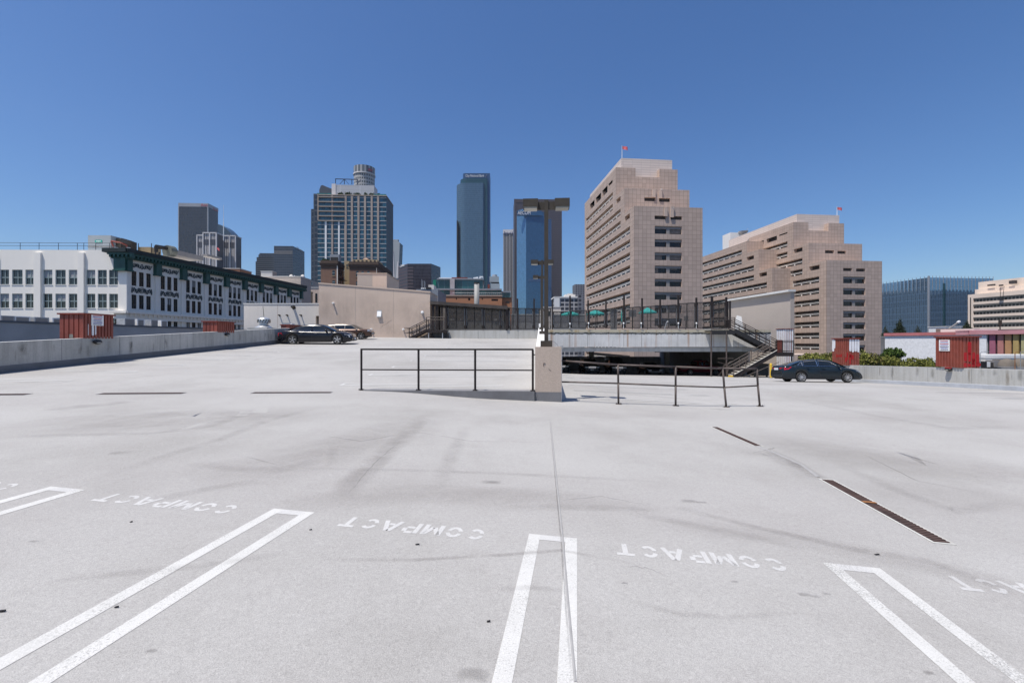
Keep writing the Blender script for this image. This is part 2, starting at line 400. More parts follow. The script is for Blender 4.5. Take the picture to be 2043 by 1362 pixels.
def zdeck(X, Y):
    u, v = X*SC-Y*SS, X*SS+Y*SC
    return z_near(u, v) if v < 13 else (z_left(u, v) if u < 0 else z_right(u, v))
def ground(x, y):
    t, k = (x-1021.5)/FPX, (y-681)/FPX; Y = .5
    while Y < 80 and EYE-k*Y > zdeck(t*Y, Y): Y += .02
    return t*Y, Y
def span(a, b, step):
    n = max(1, int(round((b-a)/step))); return [a+(b-a)*i/n for i in range(n+1)]
mb = MB()
for us, vsn, zf in ((span(-19, 27, .5), span(-14, 13, .5), z_near), (span(-19, -.14, .5), span(13, 48, 1), z_left), (span(-.14, 27, .8), span(13, 80, 1), z_right)):
    mb.grid([[DK(u, v, zf(u, v)) for u in us] for v in vsn])
o = mb.build('parking_deck', M['deck'], smooth=True); tag(o, 'pale grey coated parking deck with a ramp rising to one side and one sinking', 'deck', kind='structure')
mb = MB(); mb.box(-3500, 3500, -1500, 5200, -18.2, -17)
tag(mb.build('street', M['asphalt']), 'streets and city ground far below the deck', 'ground', kind='structure')
# curb step between the near deck and the rising ramp
mb = MB(); us = span(-5.15, -.16, .35)
mb.grid([[DK(u, 12.94, min(z_near(u, 12.94), lbase(u))-.1) for u in us], [DK(u, 12.94, lbase(u)+.012) for u in us], [DK(u, 13.12, lbase(u)+.018) for u in us], [DK(u, 13.14, lbase(u)-.2) for u in us]])
tag(mb.build('curb', M['coat_grey']), 'grey wedge of curb under the middle railing', 'curb', kind='structure')

# ------------------------------------------------------------------ painted markings (sheets 4 mm above the deck)
def sheet(poly, name, m, lift=.0024, F=ST, cut=.3):
    """a painted quad strip p0,p1 x q0,q1 following the deck"""
    mb = MB()
    for (p0, p1, q0, q1) in poly:
        n = max(1, int(abs(q1-q0)/cut)); k = max(1, int(abs(p1-p0)/cut))
        rows = []
        for j in range(n+1):
            r = []
            for i in range(k+1):
                x, y, _ = F(p0+(p1-p0)*i/k, q0+(q1-q0)*j/n, 0); r.append((x, y, zdeck(x, y)+lift))
            rows.append(r)
        mb.grid(rows)
    return mb.build(name, m)
HP = [(-7.86, -7.44), (-5.41, -4.99), (-2.88, -2.46), (-.42, .0), (1.965, 2.385), (4.42, 4.84)]
hl = ['farthest to one side, mostly cut off', 'beside the first word', 'between the first and second words', 'crossed by the long deck joint', 'beside the third word and the drain', 'beside the last word']
for i, (p0, p1) in enumerate(HP):
    o = sheet([(p0, p0+.1, -1.5, 4.0), (p1-.1, p1, -1.5, 4.0)], 'stall_marking', M['paint'])
    c = sheet([(p0+.1, p1-.1, 3.9, 4.0)], 'end_stripe', M['paint_worn']); c.parent = o
    tag(o, 'white painted hairpin stall marking '+hl[i], 'stall marking', 'hairpin stall markings on the near deck', 'structure')
# stencilled COMPACT, read from the far side; strokes are (x0,y0,x1,y1,half width)
ST_L = {'C': ['arc', (.5, .5, .42, .5, 40, 165), (.5, .5, .42, .5, 195, 320)], 'O': ['arc', (.5, .5, .43, .5, 15, 165), (.5, .5, .43, .5, 195, 345)],
        'M': ['ln', (.08, 0, .08, 1), (.92, 0, .92, 1), (.12, .95, .46, .25), (.88, .95, .54, .25)], 'P': ['ln', (.15, 0, .15, 1), (.32, .93, .75, .93), (.32, .47, .75, .47), (.82, .86, .82, .54)],
        'A': ['ln', (.06, 0, .44, 1), (.94, 0, .56, 1), (.34, .34, .66, .34)], 'T': ['ln', (.5, 0, .5, .84), (.06, .93, .94, .93)]}
def stencil(px, q, wid, h):
    """px: right-hand end seen from the camera; the word runs to smaller p"""
    mb = MB(); n = 7; pitch = wid/n; lw = pitch*.84
    def pt(k, x, y):
        X, Y, _ = ST(px-(k*pitch+x*lw), q-y*h, 0); return (X, Y, zdeck(X, Y)+.0018)
    for k, ch in enumerate('COMPACT'):
        L_ = ST_L[ch]
        for s in L_[1:]:
            if L_[0] == 'ln':
                x0, y0, x1, y1 = s; d = math.hypot((x1-x0)*lw, (y1-y0)*h); nx, ny = -(y1-y0)*h/d*.021/lw, (x1-x0)*lw/d*.021/h
                mb.face([pt(k, x0+nx, y0+ny), pt(k, x1+nx, y1+ny), pt(k, x1-nx, y1-ny), pt(k, x0-nx, y0-ny)])
            else:
                cx, cy, rx, ry, t0, t1 = s; rows = [[], []]
                for i in range(11):
                    t = R(t0+(t1-t0)*i/10)
                    for j, f in ((0, 0), (1, 1)):
                        rows[j].append(pt(k, cx+math.cos(t)*(rx-f*.036/lw), cy+math.sin(t)*(ry-f*.042/h)))
                mb.grid(rows)
    return mb.build('stall_lettering', M['paint_worn'])
for px, lb in ((-3.2, 'first COMPACT word, far left of the row'), (-.79, 'second COMPACT word, ending just before the deck joint'), (1.64, 'third COMPACT word, between the joint and the drain'), (4.12, 'last COMPACT word, half cut off by the picture edge'), (-5.72, 'COMPACT word beyond the first hairpin')):
    tag(stencil(px, 3.985, 1.5 if px < -3 else 1.36, .21), 'worn white stencilled '+lb, 'lettering', 'stencilled words at the stall ends', 'structure')
# thin lines of the stalls on the two ramps
k = 0
for v in (13.4, 15.75, 18.0, 20.3, 22.6, 25.0, 27.3, 29.6):
    o = sheet([(-18.3, -14.8, v-.2, v-.12), (-18.3, -14.8, v+.12, v+.2), (-14.88, -14.8, v-.12, v+.12)], 'ramp_marking', M['paint_far'], .007, DK, .8)
    tag(o, 'thin white stall lines at the foot of the stained parapet', 'stall marking', 'stall lines along the stained parapet', 'structure')
for v in (14.0, 16.35, 18.95, 21.6, 24.3, 27.1, 30.0, 33.0, 36.0):
    o = sheet([(-6.25, -1.15, v-.21, v-.12), (-6.25, -1.15, v+.12, v+.21), (-6.25, -6.16, v-.12, v+.12)], 'ramp_marking', M['paint_far'], .007, DK, .8)
    tag(o, 'thin white stall lines on the rising ramp beside the divider wall', 'stall marking', 'stall lines beside the divider wall', 'structure')
for v in (14.2, 16.6, 19.0, 21.4, 23.8, 26.2):
    o = sheet([(1.2, 6.0, v-.21, v-.12), (1.2, 6.0, v+.12, v+.21)], 'ramp_marking', M['paint_worn'], .007, DK, .8)
    tag(o, 'faint white stall lines on the sinking ramp behind the worn railing', 'stall marking', 'stall lines on the sinking ramp', 'structure')
for v in (15.0, 17.4, 19.8, 22.2):
    o = sheet([(16.4, 20.7, v-.2, v-.12), (16.4, 20.7, v+.12, v+.2)], 'ramp_marking', M['paint_worn'], .007, DK, .8)
    tag(o, 'faint white stall lines below the pale parapet', 'stall marking', 'stall lines below the pale parapet', 'structure')

# ------------------------------------------------------------------ stains, cracks, joint (marks of the coating)
def ribbon(pix, width, name, m, lift=.003, jit=0, sub=6, world=None):
    pts = world or [ground(*p) for p in pix]
    fine = []
    for (x0, y0), (x1, y1) in zip(pts, pts[1:]):
        for i in range(sub): fine.append((x0+(x1-x0)*i/sub+rnd.uniform(-jit, jit), y0+(y1-y0)*i/sub+rnd.uniform(-jit, jit)))
    fine.append(pts[-1]); rows = []
    for i, (x, y) in enumerate(fine):
        a = fine[max(0, i-1)]; b = fine[min(len(fine)-1, i+1)]; d = math.hypot(b[0]-a[0], b[1]-a[1]) or 1
        nx, ny = -(b[1]-a[1])/d, (b[0]-a[0])/d; r = []
        for s in (-.5, 0, .5):
            X, Y = x+nx*s*width, y+ny*s*width; r.append((X, Y, zdeck(X, Y)+lift))
        rows.append(r)
    o = MB().grid(rows).build(name, m); return tag(o, kind='structure')
M['stain'] = soft_mat('rubber_stain', (.17, .15, .14), .31, 2.2)
M['stain_faint'] = soft_mat('faint_stain', (.2, .185, .175), .18, 2.4)
M['stain_dark'] = soft_mat('oil_stain', (.16, .15, .145), .36, 9, lo=.35)
M['crack'] = soft_mat('hairline_crack', (.15, .14, .135), .38, 4, lo=.3)
ribbon([(850, 825), (800, 878), (745, 925), (700, 965), (672, 1000)], .42, 'deck_stain', M['stain'])
ribbon([(930, 850), (905, 900), (890, 935), (868, 975)], .3, 'deck_stain', M['stain_faint'])
ribbon([(665, 890), (660, 930)], .16, 'deck_stain', M['stain_faint'])
ribbon([(600, 935), (800, 938), (1000, 945), (1200, 955), (1330, 962)], .16, 'deck_stain', M['stain_faint'])
ribbon([(960, 1015), (1100, 1012), (1250, 1014), (1420, 1020)], .22, 'deck_stain', M['stain_faint'])
ribbon([(1340, 1010), (1500, 1050), (1700, 1095), (1850, 1120), (2043, 1190)], .16, 'deck_stain', M['stain'])
ribbon([(1240, 1020), (1340, 1040), (1440, 1060), (1600, 1092)], .2, 'deck_stain', M['stain_faint'])
ribbon([(100, 820), (150, 812), (210, 806), (260, 800)], .75, 'deck_stain', M['stain'])
ribbon([(230, 830), (320, 826), (420, 822), (560, 835)], 1.0, 'deck_stain', M['stain_faint'])
ribbon([(0, 873), (120, 868), (300, 865), (420, 850), (520, 815)], .3, 'deck_stain', M['stain_faint'])
ribbon([(160, 965), (330, 910), (430, 880), (530, 840), (640, 810)], .25, 'deck_stain', M['stain_faint'])
ribbon([(380, 925), (470, 935), (560, 938), (650, 915)], .3, 'deck_stain', M['stain_faint'])
ribbon([(215, 905), (265, 902)], .2, 'deck_stain', M['stain'])
ribbon([(300, 1000), (420, 975), (520, 960)], .25, 'deck_stain', M['stain_faint'])
ribbon([(0, 1190), (150, 1155), (320, 1140), (480, 1120), (560, 1105)], .12, 'deck_stain', M['stain_faint'])
ribbon([(640, 1118), (820, 1118), (1000, 1108), (1120, 1098), (1280, 1128)], .07, 'deck_stain', M['stain'])
ribbon([(990, 1178), (1060, 1172), (1150, 1184)], .09, 'deck_stain', M['stain_faint'])
ribbon([(1260, 1200), (1350, 1225), (1450, 1235), (1600, 1225)], .08, 'deck_stain', M['stain_faint'])
ribbon([(1515, 892), (1570, 915), (1620, 945), (1640, 958)], .30, 'deck_stain', M['stain'])
ribbon([(1480, 905), (1530, 905), (1580, 930), (1620, 960)], .4, 'deck_stain', M['stain_faint'])
ribbon([(1600, 800), (1750, 830), (1900, 855), (2043, 850)], .5, 'deck_stain', M['stain_faint'])
ribbon([(1660, 920), (1780, 975), (1900, 1020), (2043, 1000)], .3, 'deck_stain', M['stain_faint'])
ribbon([(1150, 780), (1300, 790), (1420, 800)], .5, 'deck_stain', M['stain_faint'])
M['grime'] = soft_mat('warm_grime', (.21, .185, .17), .2, .9, lo=.4)
ribbon([(0, 850), (200, 845), (450, 835), (690, 815)], 2.6, 'deck_stain', M['grime'], lift=.002)
ribbon([(380, 960), (560, 930), (760, 870), (860, 830)], 1.6, 'deck_stain', M['grime'], lift=.002)
ribbon([(560, 1010), (800, 985), (1050, 990), (1300, 1010)], .7, 'deck_stain', M['grime'], lift=.002)
ribbon([(1450, 860), (1650, 900), (1850, 930), (2043, 930)], 2.0, 'deck_stain', M['grime'], lift=.002)
ribbon([(1300, 1040), (1600, 1080), (1850, 1130), (2043, 1180)], .5, 'deck_stain', M['grime'], lift=.002)
seam = [ground(*p) for p in ((1512, 890), (1550, 905), (1600, 928), (1640, 957))]; sr = []
for (xa_, ya_), (xb_, yb_) in zip(seam, seam[1:]):
    for j in range(6): x, y = xa_+(xb_-xa_)*j/6, ya_+(yb_-ya_)*j/6; z = zdeck(x, y); sr.append([(x-.03, y, z+.002), (x-.01, y, z+.007), (x+.012, y, z+.007), (x+.03, y, z+.002)])
# tyre arc on the rising ramp
ribbon([(500, 722), (515, 716), (545, 711), (600, 707), (690, 703), (800, 700)], .16, 'tyre_mark', M['stain'])
ribbon([(520, 727), (560, 714), (640, 706), (740, 702)], .12, 'tyre_mark', M['stain_faint'])
for (x, y, w) in ((942, 1349, .085), (980, 963, .12), (1246, 1165, .025), (1466, 1163, .03), (1375, 1000, .1), (1400, 1003, .06), (1855, 1345, .03), (1606, 1187, .05), (1630, 1192, .04), (1650, 1188, .03), (300, 1305, .03), (65, 1083, .04)):
    X, Y = ground(x, y); ribbon(None, w*1.25, 'deck_stain', M['stain_dark'], world=[(X-w, Y), (X, Y+.01), (X+w, Y)])
rr = random.Random(3)
for i in range(12):
    u, v = rr.uniform(-16, 17), rr.uniform(4.5, 30); X, Y, _ = DK(u, v, 0); w = rr.uniform(.03, .1)
    ribbon(None, w*rr.uniform(.5, 1.4), 'deck_stain', M[rr.choice(['stain', 'stain_faint'])], world=[(X-w, Y-rr.uniform(-.1, .1)), (X, Y+.01), (X+w, Y+rr.uniform(-.1, .1))])
for pts, w in (([(690, 990), (745, 926), (800, 878)], .012), ([(1115, 1000), (1200, 990), (1300, 1010)], .012), ([(1240, 1130), (1290, 1135), (1330, 1150)], .015), ([(650, 870), (720, 880), (790, 868)], .03), ([(1530, 900), (1545, 893), (1500, 905)], .02), ([(820, 860), (940, 880), (1090, 882)], .025), ([(1720, 905), (1830, 960), (1960, 985)], .02)):
    ribbon(pts, w, 'deck_crack', M['crack'], jit=.012, sub=8)
jw = [(.02, 1.2), (.06, 2.4), (.17, 4), (.28, 6), (.45, 9), (.62, 11.2)]
jt = [ground(*p) for p in [(1141, 1362), (1127, 1190), (1119, 1075), (1108, 960), (1096, 832)]]
ribbon(None, .018, 'deck_joint', M['crack'], lift=.0065, world=jt, sub=10, jit=.002)
mb = MB(); pr = None
rows = []
for i, (x, y) in enumerate([(jt[a][0]+(jt[a+1][0]-jt[a][0])*j/8+.017, jt[a][1]+(jt[a+1][1]-jt[a][1])*j/8) for a in range(4) for j in range(8)]):
    z = zdeck(x, y); rows.append([(x-.009, y, z+.002), (x-.003, y, z+.006), (x+.003, y, z+.006), (x+.009, y, z+.002)])
M['sealant'] = mat('joint_sealant', (.30, .295, .29), .8, .1, 8)
tag(mb.grid(rows).build('deck_joint', M['sealant'], smooth=True), kind='structure'); tag(MB().grid(sr).build('deck_joint', M['sealant'], smooth=True), kind='structure')

# ------------------------------------------------------------------ drains
M['grate'] = mat('rusted_grate', (.085, .05, .04), .75, .5, 5, bmp=.005)
M['rust'] = mat('orange_rust', (.25, .11, .04), .85, .4, 8)
M['pit'] = mat('drain_pit', (.012, .011, .011), .95, .2, 3)
def drain(F, a0, a1, b0, b1, label, long_b=True):
    t = thing('drain_grate', label, 'drain', F((a0+a1)/2, (b0+b1)/2, zdeck(*F((a0+a1)/2, (b0+b1)/2, 0)[:2])), group='trench drains in the deck')
    G = lambda a, b, z: (*F(a, b, 0)[:2], zdeck(*F(a, b, 0)[:2])+z)
    mp, mf, mg = MB(), MB(), MB()
    n = 8
    mp.grid([[G(a0+(a1-a0)*i/n, b0+(b1-b0)*j/n, .004) for i in range(n+1)] for j in range(n+1)])
    e = .028
    for A0, A1, B0, B1 in ((a0-e, a1+e, b0-e, b0), (a0-e, a1+e, b1, b1+e), (a0-e, a0, b0, b1), (a1, a1+e, b0, b1)): mf.box(A0, A1, B0, B1, -.05, .007, F=G)
    L_ = (b1-b0) if long_b else (a1-a0); k = int(L_/.045)
    for i in range(k):
        s = (i+.25)*L_/k
        if long_b: mg.box(a0, a1, b0+s, b0+s+L_/k*.5, .004, .010, F=G)
        else: mg.box(a0+s, a0+s+L_/k*.5, b0, b1, .004, .010, F=G)
    mp.build('pit', M['pit'], t); mf.build('frame', M['coat_grey'] if not long_b else M['parapet_clean'], t); mg.build('bars', M['grate'], t)
    return t
DR = Fr(3.93, 4.13, -7.9)    # the near trench runs away from the camera
drain(DR, -.07, .07, .03, 1.96, 'long rusted drain grate beside the third stall word')
t = bpy.data.objects['drain_grate']; MB().box(-.07, .07, 1.05, 1.1, .011, .016, F=lambda a, b, z: (*DR(a, b, 0)[:2], zdeck(*DR(a, b, 0)[:2])+z)).build('cross_bar', M['rust'], t)
drain(Fr(4.35, 8.04, -.4), -.06, .06, .0, 1.76, 'shorter drain grate nearer the worn railing')
DL = Fr(*DK(-13.4, 10.72, 0)[:2], math.degrees(math.atan2(12.5-11.46, 12.39-5.39)))
for a0, a1, lb in ((-1.0, .38, 'cut off by the picture edge'), (2.05, 4.0, 'in the middle of three'), (5.75, 7.75, 'closest to the middle railing')):
    drain(DL, a0, a1, -.11, .11, 'dark drain grate across the foot of the rising ramp, '+lb, False)

# ------------------------------------------------------------------ parapets and divider
def wall_run(name, label, u0, u1, vs_, zb, zt, m, mcap, mbase, hbase, face, parent_z=0):
    """parapet along the deck: face = the side (u) that looks onto the deck"""
    um = (u0+u1)/2; t = thing(name, label, 'parapet wall', DK(um, vs_[len(vs_)//2], zb(vs_[len(vs_)//2])))
    mb, mbb = MB(), MB(); n = len(vs_)
    prof = lambda v: [(u0, zb(v)-.5), (u0, zt(v)), (u1, zt(v)), (u1, zb(v)-.5)]
    for i in range(n-1):
        a, b = prof(vs_[i]), prof(vs_[i+1])
        for j in range(3): mb.face([DK(a[j][0], vs_[i], a[j][1]), DK(a[j+1][0], vs_[i], a[j+1][1]), DK(b[j+1][0], vs_[i+1], b[j+1][1]), DK(b[j][0], vs_[i+1], b[j][1])], 1 if j == 1 else 0)
    for v in (vs_[0], vs_[-1]): mb.face([DK(p[0], v, p[1]) for p in prof(v)])
    mb.build('wall', [m, mcap], t)
    s = .012 if face == u1 else -.012
    mbb.grid([[DK(face+s, v, zb(v)-.3) for v in vs_], [DK(face+s, v, zb(v)+hbase) for v in vs_], [DK(face, v, zb(v)+hbase+.02) for v in vs_]])
    mbb.build('base_band', mbase, t)
    mj = MB()
    for v in [vs_[0]+1.37+2.44*i for i in range(int((vs_[-1]-vs_[0])/2.44))]:
        v = v+rnd.uniform(-.3, .3)
        mj.face([DK(face+s*.35, v-.008, zb(v)+hbase+.03), DK(face+s*.35, v+.008, zb(v)+hbase+.03), DK(face+s*.35, v+.008, zt(v)-.01), DK(face+s*.35, v-.008, zt(v)-.01)])
    mj.build('form_joints', M['coat_grey'], t)
    return t
zl = lambda v: z_left(-18.85, v) if v >= 13 else z_near(-18.85, v)
wall_run('parapet_wall', 'stained board-marked concrete parapet in shade along the rising ramp', -19.12, -18.85, span(-14, 46, 1), zl, lambda v: zl(v)+1.085, M['parapet'], M['parapet_cap'], M['coat_grey'], .24, -18.85)
zr = lambda v: z_right(21.2, v) if v >= 13 else z_near(21.2, v)
M['coat_pale'] = mat('pale_grey_coating', (.42, .44, .47), .8, .12, 1.5, fine=.2)
wall_run('parapet_wall', 'pale sunlit concrete parapet along the sinking ramp', 21.2, 21.48, span(-14, 34.5, 1), zr, lambda v: max(.45-.0346*(v-21.65), zr(v)+.9) if v < 23 else .45-.0346*(v-21.65), M['parapet_clean'], M['parapet_cap'], M['coat_pale'], .2, 21.2)
t = thing('divider_wall', 'white divider wall between the two ramps behind the beige pillar', 'divider wall', DK(.1, 30, z_left(-1, 30)))
mb = MB(); vv = span(13.75, 45.6, 1)
pf = lambda v: [(-.14, -4), (-.14, z_left(-1, v)+1.07), (.35, z_left(-1, v)+1.07), (.35, -4)]
for v0, v1 in zip(vv, vv[1:]):
    a, b = pf(v0), pf(v1)
    for j in range(3): mb.face([DK(a[j][0], v0, a[j][1]), DK(a[j+1][0], v0, a[j+1][1]), DK(b[j+1][0], v1, b[j+1][1]), DK(b[j][0], v1, b[j][1])])
for v in (vv[0], vv[-1]): mb.face([DK(p[0], v, p[1]) for p in pf(v)])
mb.build('wall', M['whitewash'], t)
MB().box(-.12, .2, 44.6, 44.95, 2.9, 3.45, F=DK).build('end_block', M['whitewash'], t)
# run-off stains on the parapet faces
M['run_off'] = soft_mat('run_off_stain', (.11, .105, .09), .42, 6, (1, 1, .3), lo=.45)
M['rust_run'] = soft_mat('rust_run_stain', (.22, .16, .10), .45, 5, (1, 1, .3), lo=.38)
def face_stain(par, f, w, z0, z1, m):
    mb = MB(); mb.grid([[f(-w/2+w*i/4, z1+(z0-z1)*j/5) for i in range(5)] for j in range(6)]); mb.build('stain_streak', M[m], par)
pl, prr = [o for o in bpy.data.objects if o.name.startswith('parapet_wall')]
r6 = random.Random(4)
for i in range(26):
    v = 13+20*r6.random()**1.2; zt = zl(v)+1.07; d = r6.uniform(.25, .8); top = zt-r6.uniform(0, .35); w = r6.uniform(.06, .32)
    face_stain(pl, lambda a, z: DK(-18.835, v+a, z), w, max(top-d, zl(v)+.26), top, 'run_off')
for x, w, d, m in ((2010, .22, .75, 'rust_run'), (1933, .12, .7, 'rust_run'), (2018, .1, .5, 'run_off'), (1985, .3, .3, 'run_off'), (1830, .25, .5, 'run_off'), (1780, .3, .7, 'run_off'), (1755, .12, .6, 'rust_run'), (1960, .2, .35, 'run_off'), (1860, .3, .6, 'run_off'), (2035, .3, .5, 'run_off')):
    v = DK.b_at(x, 21.19); zt = .45-.0346*(v-21.65)-.01; face_stain(prr, lambda a, z: DK(21.19, v+a, z), w, zt-d, zt, m)
# pillar
Yp = 13.05
t = thing('pillar', 'square beige pillar with grey painted foot at the end of the divider', 'pillar', DK(.235, 13.35, tilt(.2)))
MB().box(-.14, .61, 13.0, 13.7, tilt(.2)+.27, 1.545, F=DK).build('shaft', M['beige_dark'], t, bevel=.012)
MB().box(-.143, .613, 12.997, 13.703, tilt(.2)-.2, tilt(.2)+.27, F=DK).build('painted_foot', M['coat_grey'], t)
MB().tube(DK(.615, 13.2, 1.54), DK(.615, 13.2, -.2), .018).build('conduit', M['white'], t)
mb = MB(); mb.path([DK(.36, 13.2, 1.72), DK(.45, 13.2, 1.66), DK(.52, 13.2, 1.57), DK(.62, 13.2, 1.56)], .012); mb.box(.57, .66, 13.15, 13.25, 1.5, 1.58, F=DK); mb.build('cable', M['steel'], t)
mb = MB(); mb.bar(DK(.09, 12.993, 1.08), DK(.15, 12.993, 1.08), .012, .012); mb.bar(DK(.1, 12.993, 1.0), DK(.1, 12.993, 1.08), .012, .012); mb.bar(DK(.24, 12.995, .93), DK(.31, 12.995, .86), .006, .006); mb.build('scratch', M['rail_worn'], t)

# ------------------------------------------------------------------ lamp posts on the divider
def lamp(u, v, zb, h, label, right=True):
    t = thing('lamp_post', label, 'lamp post', DK(u, v, zb), group='twin-headed lamp posts along the divider')
    MB().box(u-.17, u+.17, v-.17, v+.17, zb, zb+.18, F=DK).build('base', M['bronze'], t, bevel=.01)
    MB().box(u-.058, u+.058, v-.058, v+.058, zb+.18, zb+h, F=DK).build('pole', M['bronze'], t, bevel=.006)
    MB().box(u-.24, u-.058, v-.03, v+.03, zb+h-.28, zb+h-.05, F=DK).box(u+.058, u+.24, v-.03, v+.03, zb+h-.28, zb+h-.05, F=DK).build('arm', M['bronze'], t)
    for s in ((-1, 1) if right else (-1,)):
        a0, a1 = (u+s*.24, u+s*.67); m1 = MB()
        m1.prism([(-.2, zb+h+.0), (.2, zb+h-.02), (.2, zb+h-.24), (-.2, zb+h-.22)], a0, a1, F=lambda p, z, a: DK(a, v+p, z))
        hd = m1.build('lamp_head', M['bronze'], t, bevel=.01)
        m2 = MB(); m2.prism([(-.17, zb+h-.222), (.17, zb+h-.242), (.17, zb+h-.27), (-.17, zb+h-.27)], min(a0, a1)+.03, max(a0, a1)-.03, F=lambda p, z, a: DK(a, v+p, z)); m2.build('lens', M['lens'], hd)
    return t
lamp(.18, 13.32, 1.545, 4.27, 'tallest twin-headed bronze lamp post on the beige pillar')
lamp(.12, 27.2, z_left(-1, 27.2)+1.07, 4.4, 'middle bronze lamp post on the divider wall')
lamp(.1, 36.3, z_left(-1, 36.3)+1.07, 4.3, 'farthest bronze lamp post on the divider wall, with one head', False)

# ------------------------------------------------------------------ railings
def on_line(x, v): # point above the deck on the line b = v seen at pixel column x
    return DK.a_at(x, v)
t = thing('railing', 'brown black railing on the curb at the end of the rising ramp', 'railing', DK(-2.6, 13.03, .28))
pa = [on_line(x, 13.03) for x in (721, 835, 948, 1063)]; zt = 1.7-(697-681)/FPX*DK(0, 13.03, 0)[1]
for i, a in enumerate(pa):
    p = MB().bar(DK(a, 13.03, lbase(a)+.01), DK(a, 13.03, zt-.02), .045, .045).build('post', M['rail'], t)
    m1 = MB().box(a-.07, a+.07, 12.97, 13.09, lbase(a)+.018, lbase(a)+.03, F=DK)
    for dx in (-.05, .05): m1.tube(DK(a+dx, 12.99, lbase(a)+.03), DK(a+dx, 12.99, lbase(a)+.05), .01, 6)
    m1.build('base_plate', M['rail'], p)
MB().bar(DK(pa[0]-.022, 13.03, zt), DK(pa[-1]+.022, 13.03, zt), .045, .05).build('top_rail', M['rail'], t)
zm = 1.7-(738.5-681)/FPX*DK(0, 13.03, 0)[1]
MB().bar(DK(pa[0], 13.03, zm), DK(pa[-1], 13.03, zm), .036, .036).build('mid_rail', M['rail'], t)
MB().bar(DK(pa[-1], 13.03, zt-.15), DK(-.13, 13.03, zt-.15), .03, .03).build('wall_bracket', M['rail'], t)
t = thing('railing', 'worn brown pipe railing with a bent leaning post, bolted beside the pillar', 'railing', DK(3.5, 12.6, tilt(3.5)))
bs = [ground(*p) for p in ((1234, 806), (1348, 809.5), (1449, 812), (1516, 810.5))]
def above(x, y, Y): return P(x, y, Y)
tops = [above(1233, 727.5, bs[0][1]), above(1348, 731.5, bs[1][1]), above(1442, 735, bs[2][1]+.05), above(1510, 735.5, bs[3][1]-.05)]
mids = [above(1233.5, 764.5, bs[0][1]), above(1348, 769.5, bs[1][1]), above(1445, 772.5, bs[2][1]+.02), above(1512, 769, bs[3][1]-.02)]
st_ = DK(.62, 13.2, 0)
top0, mid0 = above(1121, 719.5, st_[1]), above(1121, 761.5, st_[1])
for i, (b, m_, tp) in enumerate(zip(bs, mids, tops)):
    zb = zdeck(*b)
    p = MB().tube((b[0], b[1], zb), m_, .029, 10).tube(m_, tp, .029, 10).build('post', M['rail_worn'], t, smooth=True)
    m1 = MB().box(b[0]-.08, b[0]+.08, b[1]-.06, b[1]+.06, zb+.002, zb+.016)
    for dx in (-.06, .06): m1.tube((b[0]+dx, b[1]-.03, zb+.015), (b[0]+dx, b[1]-.03, zb+.05), .009, 6)
    m1.build('base_plate', M['rail_worn'], p)
MB().path([top0, *tops], .027, 10).build('top_rail', M['rail_worn'], t, smooth=True)
MB().path([mid0, *mids], .022, 10).build('mid_rail', M['rail_worn'], t, smooth=True)

